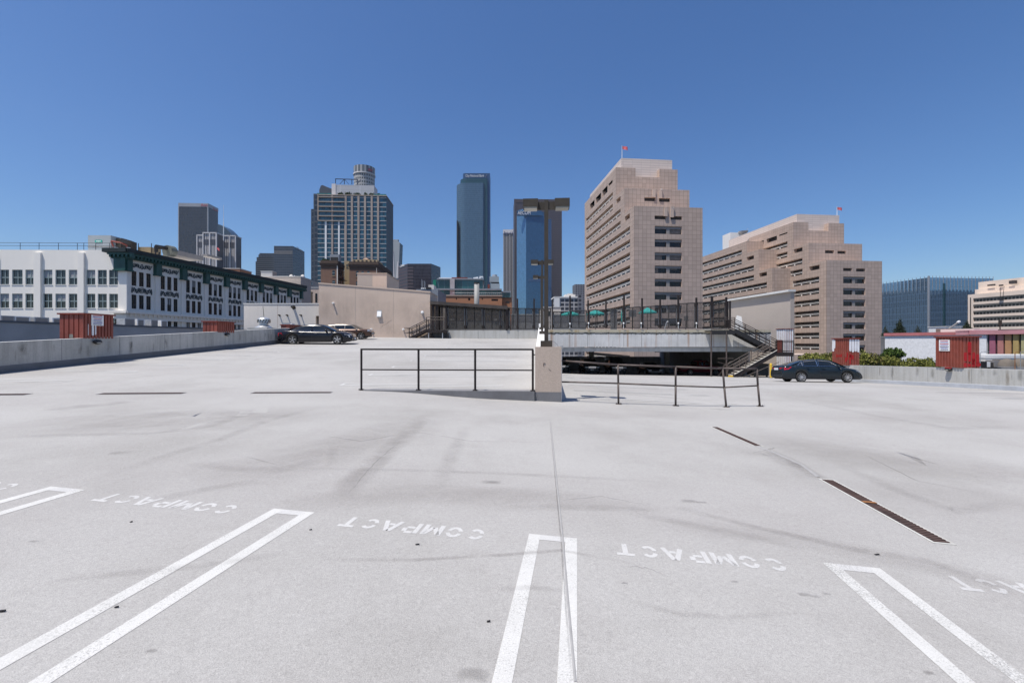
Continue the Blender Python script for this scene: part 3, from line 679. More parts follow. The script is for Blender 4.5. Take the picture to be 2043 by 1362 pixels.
# ------------------------------------------------------------------ red sheet-metal boxes on the parapets
def shed(xo, xc, xf, yt, yb, aface, label, nf, ns, gap=.024, m='red_metal', sign=None, D=None, dabs=()):
    v0 = DK.b_at(xc, aface); v1 = DK.b_at(xf, aface); ao = DK.a_at(xo, v0)
    zt, zb = DK.z_at(yt, aface, v0), DK.z_at(yb, aface, v0)
    s = 1 if ao > aface else -1
    t = thing('metal_shed', label, 'metal shed', DK((aface+ao)/2, (v0+v1)/2, zb), group='red sheet-metal boxes along the parapets')
    MB().box(aface+s*.03, ao, v0+.03, v1, zb, zt-.06, F=DK).build('body', M['red_dark'], t)
    MB().box(aface-s*.05, ao+s*.05, v0-.05, v1+.05, zt-.06, zt, F=DK).build('roof', M['red_dark'], t, bevel=.01)
    def panels(lo, hi, n, axis):
        mb = MB(); w = (hi-lo)/n
        for i in range(n):
            p, q = lo+i*w+gap, lo+(i+1)*w-gap
            if axis == 'a': mb.box(p, q, v0, v0+.03, zb, zt-.06, F=DK)
            else: mb.box(aface, aface+s*.03, p, q, zb, zt-.06, F=DK)
        return mb.build('end_panels' if axis == 'a' else 'side_panels', M[m], t)
    panels(min(aface, ao), max(aface, ao), nf, 'a'); panels(v0+.03, v1, ns, 'b')
    for (axis, n, cells, mm, nm) in dabs:
        mb = MB(); lo, hi = (min(aface, ao), max(aface, ao)) if axis == 'a' else (v0+.03, v1); w = (hi-lo)/n
        for (i, f0, f1, g0, g1) in cells:
            p, q = lo+i*w+.012+f0*(w-.024), lo+i*w+.012+f1*(w-.024); z0, z1 = zb+g0*(zt-.06-zb), zb+g1*(zt-.06-zb)
            # rounded dab
            pts = []
            for k in range(14):
                th = 2*math.pi*k/14; cx, cz = math.cos(th), math.sin(th); e = .35
                pts.append(((p+q)/2+(q-p)/2*math.copysign(abs(cx)**e, cx)*rnd.uniform(.88, 1), (z0+z1)/2+(z1-z0)/2*math.copysign(abs(cz)**e, cz)*rnd.uniform(.93, 1)))
            mb.face([DK(a, v0-.004, z) if axis == 'a' else DK(aface-s*.004, a, z) for a, z in pts])
        mb.build(nm, M[mm], t)
    if sign:
        axis, f0, f1, g0, g1 = sign; z0, z1 = zb+g0*(zt-zb), zb+g1*(zt-zb)
        lo, hi = v0+f0*(v1-v0), v0+f1*(v1-v0)
        sg = MB().box(aface-s*.025, aface-s*.006, lo, hi, z0, z1, F=DK).build('notice', M['white'], t)
        r2 = random.Random(5); cols = ['sign_red', 'sign_blue', 'sign_red', 'sign_blue', 'sign_dark', 'sign_blue', 'sign_dark']
        for i in range(7):
            zc = z1-(z1-z0)*(i+.8)/7.6; ins = r2.uniform(.05, .18)*(hi-lo); mb = MB(); p = lo+ins
            while p < hi-ins:
                w = r2.uniform(.012, .035); mb.box(aface-s*.028, aface-s*.0255, p, min(p+w, hi-ins), zc-.015*(z1-z0)/.5, zc+.022*(z1-z0)/.5, F=DK); p += w+.009
            mb.build('printed_line', M[cols[i]], sg)
    return t, (v0, v1, ao, zt, zb)
M['sign_red'] = mat('red_print', (.5, .08, .12), .6, .05); M['sign_blue'] = mat('blue_print', (.1, .11, .36), .6, .05); M['sign_dark'] = mat('dark_print', (.06, .06, .14), .6, .05)
def wall_light(v, aface, z, s, label, red=False):
    t = thing('wall_light', label, 'wall light', DK(aface, v, z), group='round guarded lights on the parapets')
    mb = MB(); mb.lathe([(0, .0), (.11, 0), (.13, .05), (.125, .12), (.09, .16), (.0, .165)], axis='z', n=20)
    mb.v = [DK(aface-s*(.01+zz), v+x*1.35, z+y*.75) for x, y, zz in mb.v]
    mb.build('housing', M['black'], t, smooth=True)
    mb = MB(); mb.lathe([(0, .166), (.07, .163), (.085, .15)], axis='z', n=16)
    mb.v = [DK(aface-s*(.012+zz), v+x*1.35, z-.035+y*.5) for x, y, zz in mb.v]; mb.build('lens', M['lens'], t, smooth=True)
    if red: MB().box(aface-s*.17, aface-s*.02, v-.14, v+.1, z+.06, z+.11, F=DK).build('red_cap', M['red_paint'], t)
wd = 'white_dab'
sh1 = shed(118, 167, 227, 624, 675, -18.84, 'oxide red metal shed with white notice and white paint dabs on its corrugated side', 5, 9, sign=('b', .23, .63, .52, .96), dabs=(('b', 9, [(1, -.1, .1, .12, .62), (2, 0, .9, .12, .72), (3, 0, .5, .15, .6)], wd, 'white_paint'), ('a', 5, [(2, .0, .9, .02, .18)], 'lens', 'bare_patch')))
wall_light(DK.b_at(191, -18.84), -18.84, DK.z_at(682, -18.84, DK.b_at(191, -18.84)), -1, 'dark oval wall light under the shed with white paint dabs')
sh2 = shed(404, 434, 468, 640, 663, -18.84, 'plain oxide red metal shed farther along the stained parapet', 4, 8)
wall_light(DK.b_at(451, -18.84), -18.84, DK.z_at(667, -18.84, DK.b_at(451, -18.84)), -1, 'small dark wall light under the plain red shed')
sh3 = shed(560, 578, 603, 647, 659, -18.84, 'red metal shed half hidden behind the black sedan', 2, 5)
d1 = [('a', 4, [(0, .1, 1, .03, .17), (1, .0, 1., .05, .14), (2, 0, 1, .04, .18), (3, 0, 1.3, .05, .17), (1, .0, 1.1, .42, .86), (1, .2, 1, .2, .5), (2, .1, 1.0, .18, .52), (3, .0, .9, .14, .46), (0, .15, 1.1, .22, .52), (2, 0, .9, .1, .3)], 'red_paint', 'fresh_red_paint')]
sh4 = shed(1955, 1921, 1866, 670, 734, 21.14, 'red metal shed with white notice and bright red paint dabs', 5, 9, sign=('b', .45, .84, .52, .88), dabs=d1)
wall_light(DK.b_at(1893, 21.14), 21.19, DK.z_at(737, 21.14, DK.b_at(1893, 21.14)), 1, 'wall light with red cap under the shed with bright red dabs', True)
d2 = [('a', 4, [(i, -.05, 1.05, .52-.03*(i % 2), .99) for i in range(4)], wd, 'white_paint'), ('b', 8, [(7, -.2, 1, .5, .99), (6, .3, 1.1, .62, .97)], wd, 'white_paint'),
      ('b', 8, [(0, .2, 1., .2, .5), (1, -.1, .7, .12, .3), (3, 0, 1, .3, .42), (4, 0, 1, .3, .38), (5, .2, 1, .28, .4)], 'red_paint', 'fresh_red_paint'), ('a', 4, [(0, 0, .8, .05, .42), (1, -.2, .8, .22, .4), (0, .0, 1, .3, .44)], 'red_paint', 'fresh_red_paint')]
sh5 = shed(1715, 1694, 1660, 674, 729, 21.14, 'tall red metal shed with a large white painted corner behind the dark sedan', 4, 8, dabs=d2)
sh6 = shed(1583, 1566, 1549, 655, 758, 24.6, 'tall metal shed painted patchy white behind the stair landing', 4, 4, gap=.04, m='white_dab')

# ------------------------------------------------------------------ grey service box by the black sedan
t = thing('service_cabinet', 'pale grey service cabinet on the parapet behind the black sedan', 'cabinet', P(572, 665, 36.2))
X0, _, _ = P(564, 0, 36.2); X1 = P(577, 0, 36.2)[0]; X2 = P(582, 0, 36.2)[0]
MB().box(X0, X1, 36.2, 36.8, EYE-.3, P(0, 644, 36.2)[2]).build('body', M['steel'], t, bevel=.01)
MB().box(X1, X2, 36.25, 36.75, EYE+.3, P(0, 645, 36.2)[2]).build('meter_box', M['white'], t)

# ------------------------------------------------------------------ debris
for i, (x, y, l, w, lb) in enumerate(((833, 1087, .03, .013, 'black scrap of rubber below the second stall word'), (975, 1242, .02, .011, 'small black scrap beside the hairpin crossed by the joint'), (233, 1214, .02, .012, 'small black scrap on a hairpin leg'), (262, 1042, .016, .016, 'tiny black scrap below the first stall word'), (1750, 1108, .035, .014, 'dry dark leaf above the hairpin near the drain'), (4, 1224, .035, .02, 'curled dark scrap at the picture edge'), (620, 1058, .02, .01, 'tiny dark chip before the second stall word'))):
    X, Y = ground(x, y); z = zdeck(X, Y); mb = MB()
    l *= .55; w *= .5
    for k in range(3): mb.box(X-l+k*l*.6, X-l+k*l*.6+l*.75, Y-w+.3*w*k, Y+w-.2*w*k, z+.004, z+.008+.002*k)
    tag(mb.build('litter_scrap', M['black']), lb, 'litter', 'scraps of litter on the deck')
# ------------------------------------------------------------------ beige and cream blocks at the end of the rising ramp
YT = 46.0
def px(x, D): return (x-1021.5)/FPX*D
def pz(y, D): return EYE-(y-681)/FPX*D
t = thing('stucco_building', 'plain beige stucco block with a sloping top at the head of the rising ramp', 'building', (px(740, YT), YT+2, 1.9))
xa, xb = px(636, YT), px(858, YT); za, zb_ = pz(566, YT), pz(583.5, YT)
zt_ = lambda a, b: za+(zb_-za)*(a-xa)/(xb-xa)
MB().prism([(xa, YT), (xb, YT), (xb, YT+4.7), (xa, YT+4.7)], -4, 0, ztop=zt_).build('wall', M['beige'], t)
MB().prism([(xa-.04, YT-.05), (xb+.05, YT-.05), (xb+.05, YT+4.75), (xa-.04, YT+4.75)], 0, 0, F=lambda a, b, z: (a, b, zt_(a, b)+z), ztop=lambda a, b: .12).build('coping', M['beige'], t)
mb = MB()
for x in (709, 785): X = px(x, YT); mb.box(X-.02, X+.02, YT-.006, YT, 1.9, zt_(X, 0)-.02)
mb.build('control_joints', M['beige_dark'], t)
def spout(x, y, Y, r, l, label, m='white', grp='pipe outlets on the block walls'):
    X, Z = px(x, Y), pz(y, Y); t = thing('pipe_outlet', label, 'pipe outlet', (X, Y, Z), group=grp)
    MB().tube((X, Y+.02, Z), (X, Y-l, Z+.03), r, 10).build('pipe', M[m], t, smooth=False)
    MB().lathe([(r, 0), (r*1.6, 0), (r*1.6, .03), (r, .03)], (X, Y-.03, Z), 'y', 12).build('collar', M[m], t)
spout(665, 605, YT, .07, .26, 'white pipe outlet high on the beige block above the cars')
spout(842.5, 623, YT, .1, .16, 'white pipe outlet on the beige block above the small stairs')
spout(805, 657, YT, .07, .28, 'low white pipe outlet on the beige block beside the small stairs')
spout(741, 657, YT, .07, .28, 'low white pipe outlet on the beige block near the parked cars')
X, Z = px(757, YT), pz(632, YT); t = thing('vent_hood', 'white sloped vent hood in the middle of the beige block', 'vent hood', (X, YT, Z))
MB().prism([(X-.22, YT), (X+.2, YT), (X+.2, YT-.16), (X-.22, YT-.16)], Z, Z+.62, ztop=lambda a, b: Z+(.62 if b > YT-.1 else .08)).build('hood', M['white'], t)
MB().box(X-.25, X+.23, YT-.012, YT-.001, Z-.04, Z+.68).build('flange', M['steel'], t)
sw = bpy.data.objects['stucco_building']
M['damp'] = soft_mat('damp_stain', (.30, .24, .20), .22, 1.3, (1, 1, .5), lo=.42)
for x, w, y0, y1 in ((650, 2.2, 580, 640), (690, 3.0, 590, 655), (735, 2.4, 585, 660), (770, 2.6, 600, 668), (815, 2.8, 592, 650), (845, 1.6, 600, 668), (700, 4.5, 640, 674), (800, 4.5, 645, 674)):
    X = px(x, YT); face_stain(sw, lambda a, z: (X+a, YT-.004, z), w, pz(y1, YT), pz(y0, YT), 'damp')
mb = MB(); mb.path([(px(x, YT), YT-.003, pz(y, YT)) for x, y in ((783, 638), (776, 641), (771, 646), (764, 648), (758, 655))], .012, 4); mb.build('crack', M['beige_dark'], sw)
# roof box behind it
Fb = Fr(px(713, 51.5), 51.5, 2)
t = thing('roof_box', 'beige rooftop box with a pale painted patch above the stucco block', 'roof box', Fb(2, 2, 6))
w_ = Fb.a_at(771.6); d_ = Fb.b_at(796, w_); z1 = Fb.z_at(546)
MB().box(0, w_, 0, d_, -4, z1, F=Fb).build('wall', M['beige'], t)
MB().box(-.05, w_+.05, -.05, d_, z1, z1+.1, F=Fb).build('coping', M['beige_dark'], t)
MB().box(.02, Fb.a_at(743), -.006, -.001, 5, z1-.12, F=Fb).build('pale_patch', M['grey_plaster'], t)
t = thing('cream_building', 'low cream rendered wall block behind the stained parapet', 'building', (px(560, 48), 50, 0))
xa, xb = px(486.5, 48), px(645, 48); z1 = pz(607, 48)
MB().facade(ID, 'a', 48, xa, xb, -4, z1, [(px(630, 48), px(636.5, 48), 1.7, pz(630, 48))], .6).box(xa, xb, 48.6, 58, -4, z1).build('wall', M['cream'], t)
MB().box(xa-.03, xb, 47.96, 58, z1, z1+.12).build('coping', M['parapet_cap'], t)
MB().box(px(630, 48), px(637, 48), 48.55, 48.6, 1.7, pz(630, 48)).build('dark_opening', M['pit'], t)
mb = MB(); mb.box(px(554, 48)-.02, px(554, 48)+.02, 47.995, 48, 0, z1-.02); mb.build('control_joint', M['beige_dark'], t)
for x, y, r, l, lb in ((558, 629, .06, .3, 'small dark outlet on the cream wall, first of a row of three'), (573.5, 629, .06, .3, 'small dark outlet on the cream wall, middle of a row of three'), (601, 629, .06, .34, 'small dark outlet on the cream wall, last of a row of three'), (586, 613, .13, .42, 'wide dark spout high on the cream wall')): spout(x, y, 48, r, l, lb, 'bronze')
t = thing('roof_ventilator', 'round white turbine roof ventilator by the cream wall', 'ventilator', (px(526, 40), 40, 1.6))
cx = (px(526.5, 40), 40, 0); zv = pz(654, 40)
MB().box(px(504, 40), px(542, 40), 39.2, 41, 1.0, zv).build('roof_curb', M['parapet_clean'], t)
MB().lathe([(.75, zv), (.5, zv+.15), (.36, zv+.25), (.36, zv+.38), (.5, zv+.45), (.5, zv+.75), (.42, zv+.85), (.1, zv+.95), (0, zv+.96)], cx, n=20).build('turbine', M['silver'], t)
mb = MB()
for k in range(14):
    a = 2*math.pi*k/14; mb.bar((cx[0]+.51*math.cos(a), 40+.51*math.sin(a), zv+.47), (cx[0]+.51*math.cos(a+.3), 40+.51*math.sin(a+.3), zv+.73), .03, .05)
mb.build('vanes', M['bronze'], t); MB().tube((cx[0], 40, zv+.9), (cx[0]-.08, 40, zv+1.9), .02, 6).build('aerial', M['bronze'], t)

# ------------------------------------------------------------------ terrace over the sinking ramp
lip = pz(661, YT)
t = thing('terrace', 'raised concrete terrace deck with rust-streaked fascia over the sinking ramp', 'terrace', (10, YT+10, pz(664, YT)-.5))
xl, xr = px(1091, YT), px(1538, YT)
M['fascia'] = fascia_mat()
MB().box(xl, xr, YT, YT+.3, pz(692, YT), pz(658, YT)).build('fascia', M['fascia'], t)
for x in (1137, 1172.5, 1244.5, 1280, 1352.5, 1388.5, 1415): X = px(x, YT); MB().box(X-.012, X+.012, YT-.004, YT, pz(692, YT), pz(663, YT)).build('fascia_joint', M['bronze'], t)
MB().box(xl, xr, YT-.05, YT, pz(662.5, YT), pz(658, YT)+.02).build('fascia_lip', M['fascia'], t)
MB().box(xl-1.2, xr, YT+.3, YT+34, pz(692, YT)+.1, pz(658, YT)-.06).build('slab', M['parapet_clean'], t)
MB().box(px(1000, YT), xl-1.2, YT+.35, YT+34, 2.2, pz(658, YT)-.06).build('slab_end', M['parapet_clean'], t)
MB().box(xl, xr-.4, YT+.12, YT+.5, pz(701.5, YT), pz(693.2, YT)).build('edge_beam', M['parapet_clean'], t)
MB().box(xl-1, xr, YT+33.6, YT+34, -9, -.95).build('back_parapet', M['parapet_clean'], t)  # back and side walls put in to keep light from leaking in below
MB().box(xl-.6, xl-.3, YT+.6, YT+34, -9, 1.5).build('side_wall', M['parapet_clean'], t)
MB().box(xr-.2, xr, YT+4, YT+34, -9, 1.5).build('side_wall', M['parapet_clean'], t)
for x in (1500, 1330, 1180): 
    X = px(x, YT+16); MB().box(X-.3, X+.3, YT+15.7, YT+16.3, -6, pz(692, YT)+.1).build('column', M['parapet_clean'], t)
t = thing('retaining_wall', 'grey concrete retaining wall under the dark screen fence', 'retaining wall', (px(980, YT), YT, 2))
MB().box(px(872, YT), px(1086, YT), YT, YT+.3, -2, pz(659, YT)).build('wall', M['parapet_clean'], t)
mb = MB()
for x in (955, 1034): X = px(x, YT); mb.box(X-.01, X+.01, YT-.003, YT, 2, pz(660, YT))
mb.build('control_joints', M['coat_grey'], t)
MB().box(px(872, YT), px(1086, YT), YT+.3, YT+34, 1.0, pz(659, YT)-.05).build('fill_slab', M['parapet_clean'], t)

# screen fence: panels of dark mesh between steel posts
M['mesh'] = screen_mat('dark_mesh_screen', (.03, .027, .024), .5)
M['mesh_light'] = screen_mat('open_mesh_screen', (.03, .028, .027), .27)
def fence_run(label, panels, ybot, m, posts, Y=YT+.12):
    xs = [p[0] for p in panels]+[panels[-1][1]]
    t = thing('screen_fence', label, 'fence', (px(sum(xs)/len(xs), Y), Y, pz(ybot, Y)))
    for x0, x1, y0, y1 in panels:
        a, b = px(x0, Y), px(x1, Y); z0 = pz(ybot, Y)+.06; za_, zb_ = pz(y0, Y), pz(y1, Y)
        p = MB().prism([(a, Y-.01), (b, Y-.01), (b, Y+.01), (a, Y+.01)], z0, 0, ztop=lambda q, r: za_+(zb_-za_)*(q-a)/(b-a)).build('mesh_panel', M[m], t)
        f = MB(); w = .075
        for A, B in (((a, z0), (a, za_)), ((b, z0), (b, zb_)), ((a, z0), (b, z0)), ((a, za_), (b, zb_)), (((a+b)/2, z0), ((a+b)/2, (za_+zb_)/2))):
            f.bar((A[0], Y, A[1]), (B[0], Y, B[1]), w if A[0] == B[0] and A[0] in (a, b) else .05, w)
        for k in (1, 2): f.bar((a, Y, z0+(za_-z0)*k/3), (b, Y, z0+(zb_-z0)*k/3), .03, .035)
        f.build('panel_frame', M['black'], p)
        g = MB()
        for X in (a, b): g.box(X-.02, X+.02, Y-.045, Y-.04, z0+.35, za_-.3)
        g.build('edge_glint', M['steel'], p)  # pale strips drawn for the glints beside the posts
    for x, y, w in posts:
        X = px(x, Y); po = MB().box(X-w/2, X+w/2, Y-w/2-.1, Y+w/2-.1, pz(ybot, Y), pz(y, Y)).build('post', M['rail'], t)
    return t
fence_run('dark brown screen fence under a flat canopy beside the small stairs', [(894, 927, 608, 610), (931, 962, 610, 611.5), (966, 997, 612, 613.5), (1000, 1014, 614, 614.5)], 657, 'mesh', [(872, 606, .25), (882, 606, .15), (891, 607, .2), (929, 609, .12), (964, 611, .12), (998.5, 613, .12), (1012, 613, .25)])
fence_run('open dark mesh fence around the lamp posts at the middle of the terrace', [(1016, 1031, 614.5, 615), (1034, 1063, 615, 615.5), (1067, 1085, 615.5, 616), (1088, 1099, 616, 616)], 657, 'mesh_light', [(1032.5, 596, .14), (1065.5, 596, .14), (1102, 597, .12)])
fence_run('long open mesh fence with tall posts on the streaked terrace edge', [(1104, 1134, 622, 622), (1140, 1170, 620, 619), (1176, 1206, 618.5, 617.5), (1211, 1242, 616.5, 615), (1247.5, 1277.5, 614, 612), (1283, 1314, 612, 610), (1319, 1349.5, 609.5, 608), (1355, 1386, 606, 604), (1391.5, 1417, 603.5, 602.5)], 655, 'mesh_light',
          [(1137, 590, .15), (1173, 599, .14), (1208.5, 600, .14), (1244.5, 589, .15), (1280.5, 595, .15), (1316.5, 597, .14), (1352.5, 589, .16), (1388.5, 594, .16), (1419.5, 591, .2)])
fence_run('dark mesh corner enclosure behind the upper stair landing', [(1423, 1446, 604, 603)], 655, 'mesh', [(1448, 593, .17), (1455.5, 600, .14), (1451.5, 601, .08)])
t = thing('canopy', 'flat dark canopy roof over the brown screen fence', 'canopy', (px(935, YT), YT+1, 5.2))
MB().prism([(px(859, YT), YT-.25), (px(1013, YT), YT-.25), (px(1013, YT), YT+4.5), (px(859, YT), YT+4.5)], 0, 0, F=lambda a, b, z: (a, b, pz(607, YT)+(a-px(859, YT))*(pz(617, YT)-pz(607, YT))/(px(1013, YT)-px(859, YT))+z), ztop=lambda a, b: .32).build('roof', M['darkbrown'], t)
for X, Y, y in ((px(862, YT), YT, 607), (px(862, YT), YT+4, 607), (px(1012, YT)-.2, YT+4, 617)): MB().box(X, X+.2, Y, Y+.2, 2.8, pz(y, YT)).build('post', M['rail'], t)
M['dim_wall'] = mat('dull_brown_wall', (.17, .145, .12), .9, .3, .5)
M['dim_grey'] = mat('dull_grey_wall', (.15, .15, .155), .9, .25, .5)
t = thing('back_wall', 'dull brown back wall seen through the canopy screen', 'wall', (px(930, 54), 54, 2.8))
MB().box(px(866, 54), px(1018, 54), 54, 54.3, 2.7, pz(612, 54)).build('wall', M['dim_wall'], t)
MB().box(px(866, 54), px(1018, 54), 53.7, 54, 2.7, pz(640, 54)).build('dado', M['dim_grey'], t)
mb = MB(); 
for x in (897, 903, 918, 928, 950, 985, 1000): mb.box(px(x, 53.6), px(x, 53.6)+rnd.uniform(.1, .5), 53.55, 53.6, pz(638, 53.6), pz(636.5, 53.6))
mb.build('small_fittings', M['parapet_cap'], t)
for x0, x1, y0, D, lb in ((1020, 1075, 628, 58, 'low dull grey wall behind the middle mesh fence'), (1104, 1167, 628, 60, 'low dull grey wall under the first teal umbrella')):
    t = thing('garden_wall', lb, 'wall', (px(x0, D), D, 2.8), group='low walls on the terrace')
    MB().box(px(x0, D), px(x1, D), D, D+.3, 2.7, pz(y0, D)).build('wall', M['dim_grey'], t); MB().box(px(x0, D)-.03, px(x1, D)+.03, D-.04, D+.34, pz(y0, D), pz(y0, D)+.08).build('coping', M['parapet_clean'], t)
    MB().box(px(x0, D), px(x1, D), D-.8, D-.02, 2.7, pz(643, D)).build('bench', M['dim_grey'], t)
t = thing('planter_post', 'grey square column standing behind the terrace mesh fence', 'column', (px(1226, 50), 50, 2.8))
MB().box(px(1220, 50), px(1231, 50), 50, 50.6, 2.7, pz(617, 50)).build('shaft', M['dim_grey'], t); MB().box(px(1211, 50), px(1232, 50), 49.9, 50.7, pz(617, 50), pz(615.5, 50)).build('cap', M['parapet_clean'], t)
for x, D, lb in ((1112.5, 48, 'grey notice board hung behind the mesh fence below the umbrellas'), (1262, 48, 'square grey board behind the mesh fence beside the closed umbrella'), (1369, 48, 'small dark board on the mesh fence near the stair landing')):
    if x == 1112.5: continue
    t = thing('fence_board', lb, 'board', (px(x, D), D, 3.5), group='boards on the terrace fence'); w = .4 if x > 1300 else .8; yy = (630, 640) if x > 1300 else (618, 632)
    MB().box(px(x, D)-w/2, px(x, D)+w/2, D, D+.05, pz(yy[1], D), pz(yy[0], D)).build('panel', M['dim_grey'], t); MB().box(px(x, D)-.03, px(x, D)+.03, D+.06, D+.12, 2.75, pz(yy[0], D)).build('post', M['rail'], t)
for x, y, lb in ((1137, 646, 'first'), (1174, 645, 'second'), (1244, 645, 'third'), (1279, 645, 'fourth'), (1353, 645, 'fifth'), (1389, 645, 'last')):
    t = thing('fence_lamp', 'small white lamp low on the terrace fence, '+lb+' from the tall lamp posts', 'lamp', (px(x, YT-.1), YT-.1, pz(y, YT)), group='small white lamps on the terrace fence')
    X, Z = px(x, YT-.1), pz(y, YT-.1)
    MB().lathe([(0, Z-.1), (.07, Z-.08), (.08, Z+.04), (.05, Z+.09), (0, Z+.1)], (X, YT-.16, 0), n=10).build('bulb', M['white'], t, smooth=True); MB().box(X-.02, X+.02, YT-.14, YT-.1, pz(655, YT), Z).build('stem', M['white'], t)
t = thing('standpipe', 'bent thin grey standpipe in front of the terrace mesh', 'pipe', (px(1327, YT), YT-.1, 2.9))
MB().path([(px(1325, YT), YT-.12, pz(656, YT)), (px(1329, YT), YT-.12, pz(642, YT)), (px(1331.5, YT), YT-.12, pz(641, YT))], .03, 8).build('pipe', M['steel'], t); MB().lathe([(0, -.06), (.06, 0), (0, .06)], (px(1331.5, YT), YT-.12, pz(641.5, YT)), n=8).build('tap', M['white'], t)
# vent stack
t = thing('vent_stack', 'tall grey cylindrical vent stack rising behind the canopy', 'chimney', (px(951, 55), 55, 2.8))
MB().tube((px(951, 55), 55, 2.7), (px(951, 55), 55, pz(565, 55)), .31, 24).build('shaft', weathered('stack_metal', (.30, .30, .29), (.12, .11, .10), .6, .8, .4), t, smooth=True)
MB().tube((px(951, 55), 55, pz(566, 55)), (px(951, 55), 55, pz(564, 55)), .34, 24).build('rim', M['bronze'], t)
# umbrellas
M['teal'] = mat('teal_canvas', (.03, .36, .33), .8, .12, 2)
def umbrella(x, yt, ye, hw, D, label):
    X, zt, ze = px(x, D), pz(yt, D), pz(ye, D); r = hw*D/FPX
    t = thing('patio_umbrella', label, 'umbrella', (X, D, 2.8), group='teal umbrellas on the terrace')
    mb = MB(); n = 8
    for k in range(n):
        a, b = 2*math.pi*(k+.3)/n, 2*math.pi*(k+1.3)/n
        A, B = (X+r*math.cos(a), D+r*math.sin(a), ze), (X+r*math.cos(b), D+r*math.sin(b), ze)
        mb.face([A, B, (X, D, zt)]); mb.face([A, B, (B[0], B[1], ze-.12), (A[0], A[1], ze-.12)])
    mb.build('canopy', M['teal'], t); MB().tube((X, D, 2.7), (X, D, zt+.12), .03, 8).build('pole', M['bronze'], t)
    MB().lathe([(.02, 2.72), (.3, 2.72), (.28, 2.82), (.05, 2.86)], (X, D, 0), n=14).build('base', M['dim_grey'], t)
umbrella(1137.5, 620.5, 627, 20, 54, 'open teal umbrella in front of the white apartment block')
umbrella(1188, 617.5, 626, 20, 54, 'open teal umbrella in front of the brown building strip openings')
umbrella(1292, 613, 623, 18, 52, 'open teal umbrella in front of the brown building end wall')
X, D = px(1241.5, 50), 50; t = thing('folded_umbrella', 'folded teal umbrella standing behind a tall fence post', 'umbrella', (X, D, 2.8), group='teal umbrellas on the terrace')
MB().lathe([(.04, pz(645, D)), (.13, pz(640, D)), (.17, pz(630, D)), (.1, pz(621, D)), (.02, pz(616, D))], (X, D, 0), n=10).build('canopy', M['teal'], t); MB().tube((X, D, 2.7), (X, D, pz(615, D)), .03, 8).build('pole', M['bronze'], t)

# ------------------------------------------------------------------ stairs
def rail_set(t, pts, hs, r=.03, posts=(), m='rail', h=1.05):
    """bars running parallel to a stair line; posts at given fractions"""
    mb = MB()
    for hh in hs: mb.path([(p[0], p[1], p[2]+hh) for p in pts], r, 6)
    for f in posts:
        k = f*(len(pts)-1); i = min(int(k), len(pts)-2); p = [pts[i][j]+(pts[i+1][j]-pts[i][j])*(k-i) for j in range(3)]
        mb.bar(p, (p[0], p[1], p[2]+h), .06, .06)
    return mb.build('handrail', M[m], t)
def flight(t, A, B, ynear, yfar, n, mt, ms, name='flight', thick=.32, edge=None):
    """stairs from A (low x,z) to B (high x,z) between two depths"""
    mb, ms_ = MB(), MB(); (xa, za), (xb, zb) = A, B
    for i in range(n):
        x0, x1 = xa+(xb-xa)*i/n, xa+(xb-xa)*(i+1)/n; z = za+(zb-za)*(i+1)/n
        mb.box(min(x0, x1)-.02, max(x0, x1)+.02, ynear+.05, yfar-.05, z-.05, z)
    s = MB()
    for y in (ynear, yfar): s.bar((xa, y, za+.0), (xb, y, zb), .05, thick)
    o = s.build('stringer', ms, t); mb.build('treads', mt, t)
    if edge:
        e = MB()
        for y in (ynear-.03,): e.bar((xa, y, za+thick/2+.02), (xb, y, zb+thick/2+.02), .07, .05)
        e.build('stringer_edge', edge, t)
# small stair to the canopy door
D = YT-1.3; t = thing('metal_stairs', 'short dark steel stair with landing in front of the canopy', 'stairs', (px(850, D), D, 1.95))
xL, xR = px(851, D), px(892, D); zl_ = pz(658, D); xs = px(816.5, D); zs = pz(676, D)
flight(t, (xs, zs), (xL, zl_), D, D+1.2, 5, M['bronze'], M['rail'], thick=.25)
MB().box(xL, xR, D, D+1.25, zl_-.05, zl_).box(xL, xR, D, D+.05, zl_-.28, zl_-.05).build('landing', M['rail'], t)
MB().box(xL+.6, xR, D+.4, D+1.25, pz(676, D), zl_-.28).build('enclosure', M['black'], t)
for x in (xL+.15, xR-.5): MB().box(x, x+.08, D+.05, D+.13, pz(676, D), zl_-.2).build('leg', M['steel'], t)
for y in (D, D+1.2): rail_set(t, [(xs-.5, y, zs+.05), (xs, y, zs+.05), (xL, y, zl_)], (.55, 1.0), posts=(.5, .72, 1), m='rail')
mb = MB()
for hh in (1.0, 1.25): mb.tube((xL, D, zl_+hh), (xR-.25, D, zl_+hh), .035, 6)
for x in (xL, xR-.25): mb.bar((x, D, zl_), (x, D, zl_+1.25), .06, .06)
for i in range(14): x = xL+(xR-.25-xL)*i/14; mb.bar((x, D, zl_), (x, D, zl_+1.0), .015, .015)
mb.build('landing_rail', M['rail_worn'], t)
